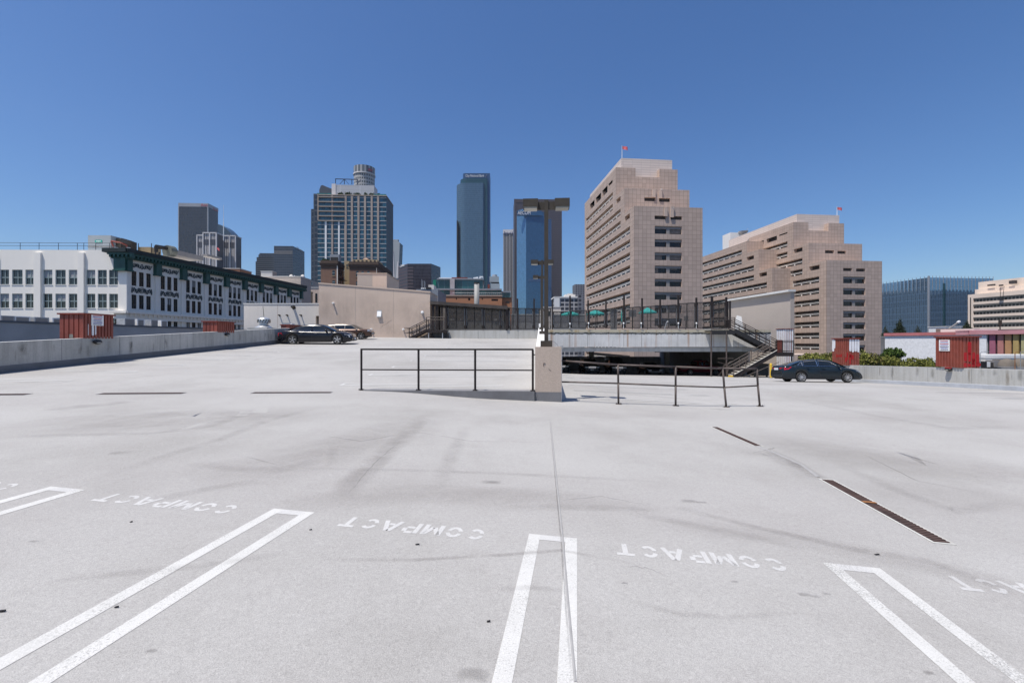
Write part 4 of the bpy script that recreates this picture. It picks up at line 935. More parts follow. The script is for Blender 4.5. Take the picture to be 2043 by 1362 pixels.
# big switchback stair
D1, D2 = 42.9, 44.3
t = thing('switchback_stairs', 'tall dark steel switchback stair with pale treads from the ramp to the terrace', 'stairs', (px(1510, D1), D1, -1.7))
zg = pz(752, D1); zm_ = pz(703, D1); xb0, xm0, xm1 = px(1464, D1), px(1550, D1), px(1583, D1)
M['tread'] = mat('pale_worn_tread', (.50, .47, .42), .8, .25, 3)
flight(t, (xb0, zg), (xm0, zm_), D1, D1+1.2, 13, M['tread'], M['rail'], thick=.42, edge=M['tread'])
MB().box(xb0-.2, xb0+.15, D1+.02, D1+.7, zg-.05, zg+.1).build('yellow_nosing', M['yellow'], t)
MB().box(xm0-.05, xm1, D1, D2+1.5, zm_-.06, zm_).box(xm0-.05, xm1, D1-.03, D1+.04, zm_-.36, zm_-.02).box(xm1-.06, xm1, D1, D2+1.5, zm_-.36, zm_-.05).build('mid_landing', M['rail'], t)
zu = pz(659, D2); xu = px(1466, D2); xu0 = px(1420, D2)
flight(t, (px(1549, D2), zm_), (xu, zu), D2, D2+1.2, 12, M['bronze'], M['black'], thick=.42)
MB().box(xu0, xu, D2, D2+1.7, zu-.06, zu).box(xu0, xu, D2-.03, D2+.04, zu-.4, zu-.02).build('upper_landing', M['black'], t)
for y in (D1, D1+1.2): rail_set(t, [(xb0, y, zg+.2), (xm0, y, zm_+.2)], (.38, .66, .95), posts=(0, .28, .56, .84, 1), m='rail_worn')
for y in (D2, D2+1.2): rail_set(t, [(px(1549, D2), y, zm_+.2), (xu, y, zu+.1)], (.3, .58, .82, 1.0), posts=(0, .25, .5, .75, 1), m='rail', h=1.0)
rail_set(t, [(xm0, D1, zm_), (xm1, D1, zm_), (xm1, D2+1.5, zm_)], (.12, .98, 1.12), posts=(0, .17, .5, 1), m='rail', h=1.12)
mb = MB()
for i in range(20): x = xm0+(xm1-xm0)*i/19; mb.bar((x, D1, zm_), (x, D1, zm_+1.1), .016, .016)
for i in range(22): x = xu0+(xu-xu0)*i/21; mb.bar((x, D2, zu), (x, D2, zu+1.2), .016, .016)
mb.build('balusters', M['rail'], t)
rail_set(t, [(xu0, D2, zu), (xu, D2, zu)], (.12, 1.05, 1.25), posts=(0, 1), m='rail_worn', h=1.25)
for x, zt in ((1432, zu-.1), (1463.5, zu-.1), (1581, zm_-.1)):
    X = px(x, D1); MB().bar((X, D1+.1 if x > 1500 else D2, zg-.3), (X, D1+.1 if x > 1500 else D2, zt), .11, .11).build('leg', M['rail_worn' if x < 1500 else 'rail'], t)
mb = MB(); xA, xB = px(1432, D2), px(1463.5, D2)
for y in (715, 733): mb.tube((xA, D2, pz(y, D2)), (xB, D2, pz(y, D2)), .035, 6)
mb.tube((xA, D2, pz(722, D2)), (xA+.9, D2, pz(727, D2)), .025, 6); mb.tube((xA+.5, D2, pz(731, D2)), (xB-.2, D2, pz(720, D2)), .025, 6); mb.tube((xA, D2, pz(751, D2)), (xA+.6, D2, pz(736, D2)), .025, 6)
mb.tube((xb0+.9, D1-.03, zg), (xm0+.2, D1-.03, pz(722, D1)), .03, 6)
mb.build('cross_brace', M['rail_worn'], t)
# extinguisher box on the landing, people-high red cabinet, yellow post, dark bins
t = thing('hose_cabinet', 'dull red hose cabinet on the middle stair landing', 'cabinet', (px(1557, D1+1), D1+1, zm_))
MB().box(px(1553.5, D1+1), px(1560.5, D1+1), D1+1, D1+1.4, zm_, pz(678, D1+1)).build('body', M['red_dark'], t, bevel=.03); MB().box(px(1554.5, D1+1), px(1559.5, D1+1), D1+.98, D1+1, pz(698, D1), pz(684, D1)).build('door', M['red_metal'], t)
t = thing('dumpster', 'black wheeled rubbish bin in the shade behind the stair', 'bin', (px(1525, 45), 45, -2))
zd = zdeck(px(1525, 45), 45)
MB().prism([(px(1504, 45), 45), (px(1534, 45), 45), (px(1535, 45), 46.2), (px(1503, 45), 46.2)], zd+.15, zd+1.25).build('body', M['black'], t, bevel=.02); MB().box(px(1502, 45), px(1536, 45), 44.9, 46.3, zd+1.25, zd+1.32).build('lid', M['bronze'], t)
for x in (1507, 1531): MB().lathe([(.0, -.03), (.1, -.03), (.1, .03), (0, .03)], (px(x, 45), 45.1, zd+.1), 'y', 12).build('wheel', M['rubber'], t)
X, Yb = px(1538, 41.5), 41.5; zb = zdeck(X, Yb); t = thing('bollard', 'yellow steel post behind the dark sedan boot', 'bollard', (X, Yb, zb))
MB().tube((X, Yb, zb), (X, Yb, zb+1.25), .1, 14).lathe([(.1, zb+1.25), (.07, zb+1.32), (0, zb+1.35)], (X, Yb, 0), n=14).build('post', M['yellow'], t); MB().tube((X, Yb, zb), (X, Yb, zb+.03), .18, 14).build('foot', M['coat_grey'], t)

# ------------------------------------------------------------------ grey plaster side wall beside the stair
FG = Fr(px(1577, 48), 48, 5.8)
t = thing('plaster_building', 'grey plaster side wall rising behind the switchback stair', 'building', FG(0, 5, 2))
bfar = FG.b_at(1452); z0 = FG.z_at(582)
xs5 = FG.a_at(1579, 0)
MB().box(0, .45, 0, bfar, -6, z0, F=FG).build('wall', M['grey_plaster'], t)
MB().box(-.35, .5, -.15, bfar, z0, z0+.22, F=FG).build('coping', M['parapet_cap'], t)
mb = MB(); pts = [(.6, 2.9), (1.1, 3.8), (1.4, 5.0), (2.4, 5.2), (2.9, 4.2), (3.1, 2.9)]
mb.face([FG(-.004, bfar*.62+p, z-.2) for p, z in pts]); mb.build('bright_patch', M['whitewash'], t)
# ------------------------------------------------------------------ cars
def lerp_pts(pts, x):
    if x <= pts[0][0]: return pts[0][1]
    for (a, p), (b, q) in zip(pts, pts[1:]):
        if x <= b:
            t = (x-a)/(b-a); return p+(q-p)*t
    return pts[-1][1]
def smooth_pts(pts, x, h=.07): return (lerp_pts(pts, x-h)+2*lerp_pts(pts, x)+lerp_pts(pts, x+h))/4
def make_wheel(par, c, r, wdt, rim, side, style, spokes):
    """axle along y; side = +1/-1 outer face"""
    w = thing_part('wheel', par, c)
    pr = [(r*.7, -wdt/2), (r*.9, -wdt/2), (r, -wdt*.32), (r, wdt*.32), (r*.9, wdt/2), (r*.7, wdt/2)]
    MB().lathe(pr, wloc(w), 'y', 28).build('tyre', M['rubber'], w, smooth=False)
    mb = MB(); y0 = side*wdt*.38; L = wloc(w); rr_ = r*.74
    mb.lathe([(rr_, side*wdt*.46), (rr_*.95, side*wdt*.5), (rr_*.9, side*wdt*.4), (rr_*.86, -side*wdt*.1)], tuple(L), 'y', 28)
    mb.lathe([(0, side*wdt*.46), (rr_*.2, side*wdt*.44), (rr_*.22, side*wdt*.3)], tuple(L), 'y', 16)
    for k in range(spokes):
        a = 2*math.pi*k/spokes+.2
        for da in ((-.16, .16) if style == 'double' else (0,)):
            p = (L.x+rr_*.15*math.cos(a), L.y+y0, L.z+rr_*.15*math.sin(a)); q = (L.x+rr_*.92*math.cos(a+da), L.y+y0, L.z+rr_*.92*math.sin(a+da))
            mb.bar(p, q, .03, rr_*(.13 if style == 'double' else .2), up=(0, 1, 0)) if False else mb.bar(p, q, rr_*(.14 if style == 'double' else .115), .03, up=(0, 1, 0))
    mb.build('rim', M[rim], w)
    MB().lathe([(0, side*wdt*.05), (rr_*.9, side*wdt*.05)], tuple(L), 'y', 24).build('brake_disc', M['black'], w)
    return w
def thing_part(name, par, c):
    o = bpy.data.objects.new(name, None); COL.objects.link(o); o.parent = par; o.location = Vector(c)-wloc(par); o.empty_display_size = .1
    return o
def car(name, label, cat, sp, group=None):
    """built along +x at the origin, then its Empty is moved and turned"""
    t = thing(name, label, cat, (0, 0, 0), 0, group)
    L0, L1, Wd = sp['x0'], sp['x1'], sp['w']; zt, zb = sp['top'], sp['bot']; ax = sp['axles']; ra = sp['r']*1.13; rz = sp['r']
    belt = sp['belt']
    xs = sorted({*span(L0, L1, .06), *[a+ra*math.cos(R(d)) for a in ax for d in range(0, 181, 12)], sp['roof'][0][0], sp['roof'][-1][0]})
    def half(x):
        e0, e1 = sp.get('taper', (.75, .8)); v = Wd
        for end, e, k in ((L0, e0, .17), (L1, e1, .24)):
            d = abs(x-end)
            if d < e: v -= Wd*k*(1-d/e)**2.2
        return v
    def low(x):
        z = smooth_pts(zb, x)
        for a in ax:
            if abs(x-a) < ra: z = max(z, rz+math.sqrt(max(0, ra*ra-(x-a)**2)))
        return z
    rows = []
    for x in xs:
        w, z0, z1 = half(x), low(x), smooth_pts(zt, x); h = z1-z0
        sec = [(w*.93, z0), (w*.985, z0+.16*h), (w, z0+.42*h), (w*.995, z0+.62*h), (w*.97, z0+.82*h), (w*.925, z0+.94*h), (w*.86, z1), (w*.5, z1+.022), (0, z1+.03)]
        rows.append([(x, y, z) for y, z in sec]+[(x, -y, z) for y, z in sec[-2::-1]])
    mb = MB(); mb.grid(rows)
    for r_ in (rows[0], rows[-1]): mb.face(r_)
    mb.build('body', M[sp['paint']], t, smooth=True)
    # dark underside and wheel wells
    u = MB(); u.box(L0+.25, L1-.25, -Wd*.86, Wd*.86, .2, .42); u.build('underside', M['black'], t)
    rf = sp['roof']; wb, wr = Wd*sp.get('wb', .87), Wd*sp.get('wr', .66)
    zr = lambda x: max(smooth_pts(rf, x, .09), belt(x)+.005)
    def sidept(x, z, off=0):
        zB, zR = belt(x), zr(x)-.035; k = min(1, max(0, (z-zB)/max(.03, zR-zB))); return (x, wb+(wr-wb)*k+off, z)
    gx = span(rf[0][0], rf[-1][0], .07); rows = []
    for x in gx:
        zB, zR = belt(x)-.02, zr(x); kk = min(1, max(.0, (zR-zB)/max(.05, sp['h']-zB)))
        yr = wb+(wr-wb)*(1 if zR-zB > .1 else (zR-zB)/.1)
        sec = [(wb, zB), (wb+(yr-wb)*.5, zB+(zR-.035-zB)*.5), (yr, zR-.035), (yr*.93, zR-.008), (yr*.5, zR+.012), (0, zR+.02)]
        rows.append([(x, y, z) for y, z in sec]+[(x, -y, z) for y, z in sec[-2::-1]])
    MB().grid(rows).build('cabin', M[sp.get('roofpaint', sp['paint'])], t, smooth=True)
    for q in sp['windows']:
        for s in (1, -1):
            mb = MB(); n = 6; g = []
            for j in range(n+1):
                v = j/n; r_ = []
                for i in range(n+1):
                    k = i/n
                    x = (q[0][0]*(1-k)+q[1][0]*k)*(1-v)+(q[3][0]*(1-k)+q[2][0]*k)*v; z = (q[0][1]*(1-k)+q[1][1]*k)*(1-v)+(q[3][1]*(1-k)+q[2][1]*k)*v
                    p = sidept(x, z, .006); r_.append((p[0], s*p[1], p[2]))
                g.append(r_)
            mb.grid(g); wnd = mb.build('side_window', M['car_glass'], t, smooth=True)
            if sp.get('trim'):
                e = MB(); ring = [g[0][i] for i in range(n+1)]+[g[j][n] for j in range(1, n+1)]+[g[n][i] for i in range(n-1, -1, -1)]+[g[j][0] for j in range(n-1, -1, -1)]
                if sp['trim'] == 'belt': ring = ring[:n+1]
                e.path([(a, b+s*.004, c) for a, b, c in ring], .013, 5); e.build('window_trim', M['chrome'], wnd)
    for nm, (xa, xb) in (('windscreen', sp['wind']), ('rear_window', sp['rear'])):
        g = []
        for x in span(xa, xb, .08):
            zR = zr(x); zB = belt(x); r_ = []
            dx = .02; sl = (zr(x+dx)-zr(x-dx))/(2*dx); ln = math.hypot(1, sl); nx, nz = -sl/ln, 1/ln
            kk = min(1, (zR-zB)/max(.1, sp['h']-zB)); yw = (wb+(wr-wb)*kk)*.9
            for j in range(9):
                y = -yw+2*yw*j/8; zz = zR+.02-.03*(y/yw)**2; r_.append((x+nx*.012, y, zz+nz*.012))
            g.append(r_)
        MB().grid(g).build(nm, M['car_glass'], t, smooth=True)
    for i, a in enumerate(ax):
        for s in (1, -1): make_wheel(t, (a, s*(Wd-.1), rz), rz, .2, sp['rim'], s, sp['style'], sp['spokes'])
    def patch(nm, poly, m, off=.012, flat=None):
        for s in (1, -1):
            g = [(x, s*((half(x)*(.985 if z < smooth_pts(zt, x)-.1 else .95)) if flat is None else flat)+s*off, z) for x, z in poly]
            MB().face(g).face([(x, y-s*.03, z) for x, y, z in g][::-1]).build(nm, M[m], t)
    def endpatch(nm, x, y0, y1, z0, z1, m, d=.02, both=True, slant=0, curve=.0):
        for s in ((1, -1) if both else (1,)):
            mb = MB(); n = 5; rows = []
            for j in range(2):
                rows.append([])
            for z in (z0, z1):
                rows[0 if z == z0 else 1] = [(x+(slant if z == z1 else 0)-math.copysign(curve*((y0+(y1-y0)*i/n)/Wd)**2, x), s*(y0+(y1-y0)*i/n), z) for i in range(n+1)]
            mb.grid(rows); mb.build(nm, M[m], t)
    for (nm, args) in sp.get('ends', []): endpatch(nm, **args)
    for (nm, poly, m) in sp.get('sides', []): patch(nm, poly, m)
    for s in (1, -1):
        xm = sp['mirror'][0]
        MB().lathe([(0, -.09), (.06, -.07), (.075, 0), (.06, .07), (0, .08)], (xm, s*(wb+.1), sp['mirror'][1]), 'y', 10).build('mirror', M[sp['paint']], t, smooth=True)
        for hx, hz in sp['handles']: MB().box(hx-.09, hx+.09, s*half(hx)*.985, s*(half(hx)*.985+.03), hz-.015, hz+.015).build('door_handle', M[sp.get('handle_m', sp['paint'])], t)
    for sx in sp.get('shut', []):   # door gaps
        pass
    for poly in sp.get('gaps', []):
        for s in (1, -1):
            mb = MB()
            for (x0, z0), (x1, z1) in zip(poly, poly[1:]):
                n = 4
                for i in range(n):
                    f = lambda p: (p[0], s*(sec_y(sp, half, low, zt, p)+.002), p[1])
                    mb.bar(f((x0+(x1-x0)*i/n, z0+(z1-z0)*i/n)), f((x0+(x1-x0)*(i+1)/n, z0+(z1-z0)*(i+1)/n)), .008, .008)
            mb.build('door_gap', M['black'], t)
    if sp.get('aerial'): MB().tube((sp['aerial'], 0, sp['h']), (sp['aerial']-.1, 0, sp['h']+.12), .01, 6).build('aerial', M['black'], t)
    return t
def sec_y(sp, half, low, zt, p):
    x, z = p; w, z0, z1 = half(x), low(x), smooth_pts(zt, x); k = (z-z0)/max(.01, z1-z0)
    return w*lerp_pts([(0, .93), (.16, .985), (.42, 1), (.62, .995), (.82, .97), (.94, .925), (1, .86)], k)
M['paint_black'] = car_paint('black_car_paint', (.012, .012, .016)); M['paint_teal'] = car_paint('blue_black_car_paint', (.011, .018, .024))
M['paint_silver'] = car_paint('warm_silver_paint', (.27, .24, .205), .3); M['paint_brown'] = car_paint('brown_car_paint', (.09, .05, .035), .3)
M['paint_red'] = car_paint('dark_red_paint', (.14, .012, .02)); M['paint_white'] = car_paint('white_car_paint', (.6, .6, .6), 0)
M['sill_grey'] = mat('charcoal_cladding', (.05, .05, .055), .5, .1, 3)
ACC = dict(x0=-2.46, x1=2.47, w=.925, h=1.47, r=.33, axles=(-1.36, 1.44), paint='paint_teal', rim='alloy', style='single', spokes=11,
    top=[(-2.46, .66), (-2.43, .9), (-2.36, 1.03), (-2.2, 1.075), (-1.8, 1.09), (-1.3, 1.03), (-.6, .99), (.6, .96), (1.25, .94), (1.8, .875), (2.15, .79), (2.36, .67), (2.44, .55), (2.47, .42)],
    bot=[(-2.46, .34), (-2.2, .24), (-1.8, .2), (1.9, .19), (2.3, .2), (2.47, .24)], belt=lambda x: 1.0-.02*(x+1) if x > -1 else 1.0+.05*min(1, (-1-x)),
    roof=[(-2.0, 1.06), (-1.55, 1.22), (-1.05, 1.385), (-.55, 1.46), (0, 1.475), (.45, 1.44), (.85, 1.31), (1.3, 1.08), (1.6, .93)],
    windows=[[(-1.5, 1.09), (-1.22, 1.06), (-1.2, 1.3), (-1.38, 1.19)], [(-1.17, 1.05), (-.3, 1.03), (-.32, 1.40), (-1.1, 1.33)], [(-.22, 1.03), (.98, 1.01), (.52, 1.33), (-.2, 1.40)]],
    trim='ring', wind=(.5, 1.52), rear=(-1.95, -.95), mirror=(.92, 1.04), handles=[(-.95, .9), (.0, .88)], aerial=-1.0,
    gaps=[[(-.25, 1.0), (-.22, .45), (-.1, .28)], [(1.05, .92), (1.0, .5), (.92, .3)], [(-1.15, 1.0), (-1.02, .75), (-.9, .62)]],
    sides=[('taillight', [(-2.36, .93), (-1.93, .99), (-2.12, .83), (-2.38, .79)], 'taillight'), ('headlight', [(1.95, .78), (2.3, .7), (2.36, .6), (2.15, .66)], 'headlight')],
    ends=[('taillight', dict(x=-2.45, y0=.35, y1=.72, z0=.83, z1=.93, m='taillight', curve=-.1)), ('licence_plate', dict(x=-2.47, y0=-.26, y1=.26, z0=.78, z1=.92, m='plate', both=False)), ('trunk_trim', dict(x=-2.475, y0=-.35, y1=.35, z0=.94, z1=.965, m='chrome', both=False)), ('bumper_strip', dict(x=-2.475, y0=-.7, y1=.7, z0=.63, z1=.66, m='black', both=False)),
          ('grille', dict(x=2.485, y0=-.4, y1=.4, z0=.5, z1=.62, m='black', both=False)), ('lower_grille', dict(x=2.485, y0=-.55, y1=.55, z0=.28, z1=.4, m='black', both=False))])
MERC = dict(x0=-2.56, x1=2.58, w=.93, h=1.40, r=.345, axles=(-1.5, 1.585), paint='paint_black', rim='alloy', style='double', spokes=5, wr=.68,
    top=[(-2.56, .6), (-2.53, .8), (-2.45, .93), (-2.2, 1.0), (-1.9, 1.01), (-1.4, .97), (-.5, .93), (.6, .9), (1.1, .9), (1.7, .865), (2.15, .79), (2.4, .68), (2.53, .54), (2.58, .42)],
    bot=[(-2.56, .32), (-2.2, .2), (-1.8, .15), (2.0, .15), (2.4, .17), (2.58, .22)], belt=lambda x: .945-.012*x,
    roof=[(-2.05, .98), (-1.5, 1.17), (-1.0, 1.335), (-.5, 1.395), (0, 1.40), (.4, 1.37), (.8, 1.23), (1.2, 1.03), (1.45, .9)],
    windows=[[(-1.55, 1.0), (-1.3, .98), (-1.22, 1.22), (-1.3, 1.17)], [(-1.25, .985), (-.2, .97), (-.22, 1.325), (-1.0, 1.27)], [(-.12, .97), (.98, .955), (.52, 1.26), (-.1, 1.325)]],
    trim='belt', wind=(.45, 1.38), rear=(-2.0, -.9), mirror=(.82, 1.0), handles=[(-.85, .82), (.12, .8)], handle_m='chrome',
    gaps=[[(-.17, .93), (-.15, .3)], [(.98, .9), (.95, .5), (.85, .25)], [(-1.2, .95), (-1.1, .7), (-1.0, .55)]],
    sides=[('taillight', [(-2.52, .84), (-2.25, .86), (-2.15, .64), (-2.5, .6)], 'taillight'), ('headlight', [(2.08, .73), (2.4, .64), (2.46, .5), (2.2, .52)], 'headlight'), ('side_strip', [(-1.05, .5), (1.12, .5), (1.12, .46), (-1.05, .46)], 'chrome'), ('side_strip', [(-2.5, .5), (-1.95, .5), (-1.95, .46), (-2.5, .46)], 'chrome'), ('side_strip', [(2.0, .5), (2.5, .48), (2.5, .44), (2.0, .46)], 'chrome')],
    ends=[('headlight', dict(x=2.57, y0=.45, y1=.8, z0=.5, z1=.68, m='headlight', slant=-.09, curve=.16)), ('grille', dict(x=2.6, y0=-.36, y1=.36, z0=.48, z1=.7, m='chrome', both=False, slant=-.06)), ('licence_plate', dict(x=2.62, y0=-.2, y1=.2, z0=.3, z1=.42, m='plate', both=False)), ('lower_grille', dict(x=2.6, y0=-.6, y1=.6, z0=.2, z1=.3, m='black', both=False))])
SUV = dict(x0=-2.35, x1=2.4, w=.95, h=1.8, r=.38, axles=(-1.35, 1.45), paint='paint_brown', roofpaint='paint_silver', rim='alloy', style='single', spokes=6, wr=.74, wb=.9, taper=(.3, .5),
    top=[(-2.35, .7), (-2.33, 1.0), (-2.2, 1.12), (-1, 1.14), (1.0, 1.13), (1.3, 1.12), (1.9, 1.07), (2.25, 1.0), (2.37, .85), (2.4, .6)],
    bot=[(-2.35, .45), (-2.1, .38), (2.1, .36), (2.4, .42)], belt=lambda x: 1.12,
    roof=[(-2.34, 1.14), (-2.15, 1.6), (-2.0, 1.76), (-1, 1.8), (0, 1.8), (.5, 1.75), (.9, 1.5), (1.3, 1.2), (1.45, 1.1)],
    windows=[[(-2.0, 1.18), (-1.2, 1.18), (-1.2, 1.62), (-1.9, 1.6)], [(-1.1, 1.18), (-.2, 1.18), (-.2, 1.66), (-1.1, 1.66)], [(-.1, 1.18), (.95, 1.18), (.55, 1.62), (-.1, 1.66)]],
    wind=(.5, 1.38), rear=(-2.3, -2.1), mirror=(.95, 1.25), handles=[(-.9, 1.02), (.1, 1.02)],
    sides=[('headlight', [(2.1, .98), (2.3, .95), (2.33, .78), (2.12, .8)], 'headlight'), ('taillight', [(-2.33, 1.05), (-2.2, 1.05), (-2.2, .75), (-2.33, .75)], 'taillight')],
    ends=[('headlight', dict(x=2.40, y0=.5, y1=.82, z0=.78, z1=.95, m='headlight')), ('grille', dict(x=2.41, y0=-.45, y1=.45, z0=.74, z1=.97, m='chrome', both=False)), ('licence_plate', dict(x=2.43, y0=-.2, y1=.2, z0=.52, z1=.64, m='plate', both=False)), ('bumper', dict(x=2.42, y0=-.8, y1=.8, z0=.48, z1=.68, m='sill_grey', both=False))])
def place(t, x, y, yaw, z=None, s=1):
    t.location = (x, y, zdeck(x, y) if z is None else z); t.rotation_euler = (0, 0, R(yaw)); t.scale = (s, s, s)
    return t
def slope(t, dv):   # lean with the ramp
    c, s = math.cos(t.rotation_euler.z), math.sin(t.rotation_euler.z)
    gx, gy = dv*SS, dv*SC
    t.rotation_euler = (math.atan(-gx*s*0+gy*c) if False else math.atan(gy*c-gx*s), -math.atan(gx*c+gy*s), t.rotation_euler.z)
acc = car('parked_car', 'blue black sedan with silver wheels parked nose to the pale parapet', 'car', ACC)
Xc, Yc = px(1644, 29.0), 28.9
place(acc, Xc, Yc+.9, -4); slope(acc, -.0545)
mer = car('parked_car', 'long black sedan with polished five spoke wheels and chrome strips by the stained parapet', 'car', MERC)
place(mer, px(634.5, 33.2), 33.3, 5); slope(mer, .0565)
WAG = dict(SUV); WAG.update(h=1.52, r=.36, roof=[(-2.34, 1.06), (-2.15, 1.3), (-1.9, 1.46), (-1, 1.52), (0, 1.52), (.4, 1.48), (.85, 1.28), (1.25, 1.08), (1.4, 1.0)], belt=lambda x: 1.02, top=[(-2.35, .7), (-2.33, .95), (-2.2, 1.02), (-1, 1.04), (1.0, 1.03), (1.3, 1.03), (1.9, .99), (2.25, .93), (2.37, .8), (2.4, .58)], mirror=(.95, 1.12), handles=[(-.9, .92), (.1, .92)],
    windows=[[(-1.9, 1.07), (-1.2, 1.07), (-1.2, 1.4), (-1.8, 1.36)], [(-1.1, 1.07), (-.2, 1.07), (-.2, 1.42), (-1.1, 1.42)], [(-.1, 1.07), (.95, 1.07), (.5, 1.38), (-.1, 1.42)]], wind=(.45, 1.33), rear=(-2.3, -2.05))
suv = car('parked_car', 'older brown car with silver roof and boxy nose, half hidden by the long black sedan', 'car', WAG)
place(suv, px(696, 40), 40, 4, s=.86); slope(suv, .0565)
# dim cars under the terrace
BLK = dict(SUV); BLK.update(paint='paint_black', roofpaint='paint_black')
VAN = dict(SUV); VAN.update(paint='paint_black', roofpaint='paint_black', h=2.1, roof=[(-2.34, 1.14), (-2.25, 1.8), (-2.1, 2.05), (-1, 2.1), (.3, 2.1), (.8, 1.98), (1.2, 1.6), (1.6, 1.2), (1.75, 1.1)], wind=(.75, 1.65))
LOW = dict(ACC); LOW.update(paint='paint_black', ends=ACC['ends']+[('headlight', dict(x=2.49, y0=.45, y1=.8, z0=.56, z1=.68, m='headlight')), ('chrome_strip', dict(x=2.495, y0=-.8, y1=.8, z0=.44, z1=.48, m='chrome', both=False))])
PICK = dict(SUV); PICK.update(paint='paint_red', roofpaint='paint_red', x0=-2.9, axles=(-1.75, 1.55), roof=[(-.75, 1.14), (-.65, 1.6), (-.5, 1.74), (0, 1.78), (.5, 1.74), (.95, 1.5), (1.35, 1.2), (1.5, 1.1)], top=[(-2.9, .7), (-2.88, 1.08), (-2.8, 1.14), (-1, 1.14), (1.0, 1.13), (1.3, 1.12), (1.9, 1.07), (2.25, 1.0), (2.37, .85), (2.4, .6)], bot=[(-2.9, .5), (-2.1, .42), (2.1, .36), (2.4, .42)],
    windows=[[(-.6, 1.18), (.1, 1.18), (.1, 1.64), (-.55, 1.6)], [(.18, 1.18), (1.0, 1.18), (.6, 1.6), (.18, 1.64)]], rear=(-.74, -.62), handles=[(.3, 1.02)],
    sides=SUV['sides'][:1]+[('taillight', [(-2.88, 1.08), (-2.72, 1.08), (-2.72, .78), (-2.88, .78)], 'taillight')], ends=[('taillight', dict(x=-2.91, y0=.72, y1=.92, z0=.75, z1=1.08, m='taillight')), ('licence_plate', dict(x=-2.92, y0=-.2, y1=.2, z0=.6, z1=.74, m='plate', both=False))])
g = 'cars parked in the shade under the terrace'
for sp, x, Y, yaw, nm, lb in ((BLK, 1118, 53, -92, 'parked_car', 'black off-roader in deep shade next to the beige pillar'), (dict(BLK), 1176, 53.5, -90, 'parked_car', 'black off-roader in deep shade left of the tall van'), (VAN, 1228, 53.5, -90, 'parked_van', 'tall black van in deep shade under the terrace'), (LOW, 1297, 52.5, -90, 'parked_car', 'low dark sedan in deep shade with pale headlamps'), (PICK, 1398, 52, 10, 'pickup_truck', 'dark red pickup in deep shade beside the switchback stair')):
    c_ = car(nm, lb, 'van' if sp is VAN else 'pickup' if sp is PICK else 'car', sp, g); place(c_, px(x, Y+2), Y+2.4, yaw)
# ------------------------------------------------------------------ brown stepped office buildings
GZ = -17.0
M['stone'] = grid_mat('pink_brown_stone', (.475, .368, .305), (.22, .165, .14), 1.28, 1.288, .065, .065, .75, 0, .08, .8, dirt=.2)
M['stone_plain'] = mat('pink_brown_band', (.54, .42, .345), .8, .1, .5)
M['white_rail'] = mat('white_sun_rail', (.72, .70, .67), .6, .06, 1)
M['lintel'] = mat('grey_lintel_panel', (.25, .235, .225), .6, .1, 1)
M['penthouse'] = grid_mat('pale_louvre_cladding', (.66, .57, .51), (.47, .40, .36), 3.1, .8, .06, .12, .6, 0, .05, .6)
M['dark_glass'] = grid_mat('dark_office_glass', (.016, .014, .014), (.035, .03, .028), 1.45, 9, .07, .01, .12, 0, .5, .5, spec=.4)
M['office_blind'] = mat('office_blind', (.15, .14, .13), .8, .2, 1)
M['recess'] = mat('dark_recess', (.05, .043, .04), .85, .2, .5)
def strip_row(par, F, axis, k, u0, u1, z0, h, inset, pitch, parts=True):
    """one floor of open strip: set-back glazing, two white sun rails and white posts"""
    s = 1 if inset > 0 else -1
    mb = MB(); mb.quad(F, axis, k+inset*.98, u0, u1, z0, z0+h); p = mb.build('strip_glazing', M['dark_glass'], par)
    r = MB(); g = (lambda u, d, z: F(k+d, u, z)) if axis == 'b' else (lambda u, d, z: F(u, k+d, z))
    def bx(ua, ub, da, db, za, zb): r.box(ua, ub, da, db, za, zb, F=g)
    bx(u0, u1, .12*s, .26*s, z0+.92, z0+1.05); bx(u0, u1, .12*s, .26*s, z0+.58, z0+.71)
    n = max(1, int(round((u1-u0)/pitch)))
    for i in range(n+1):
        u = u0+(u1-u0)*i/n; bx(max(u0, u-.17), min(u1, u+.17), .1*s, .4*s, z0, z0+.6)
    r.build('sun_rails', M['white_rail'], p)
    return p
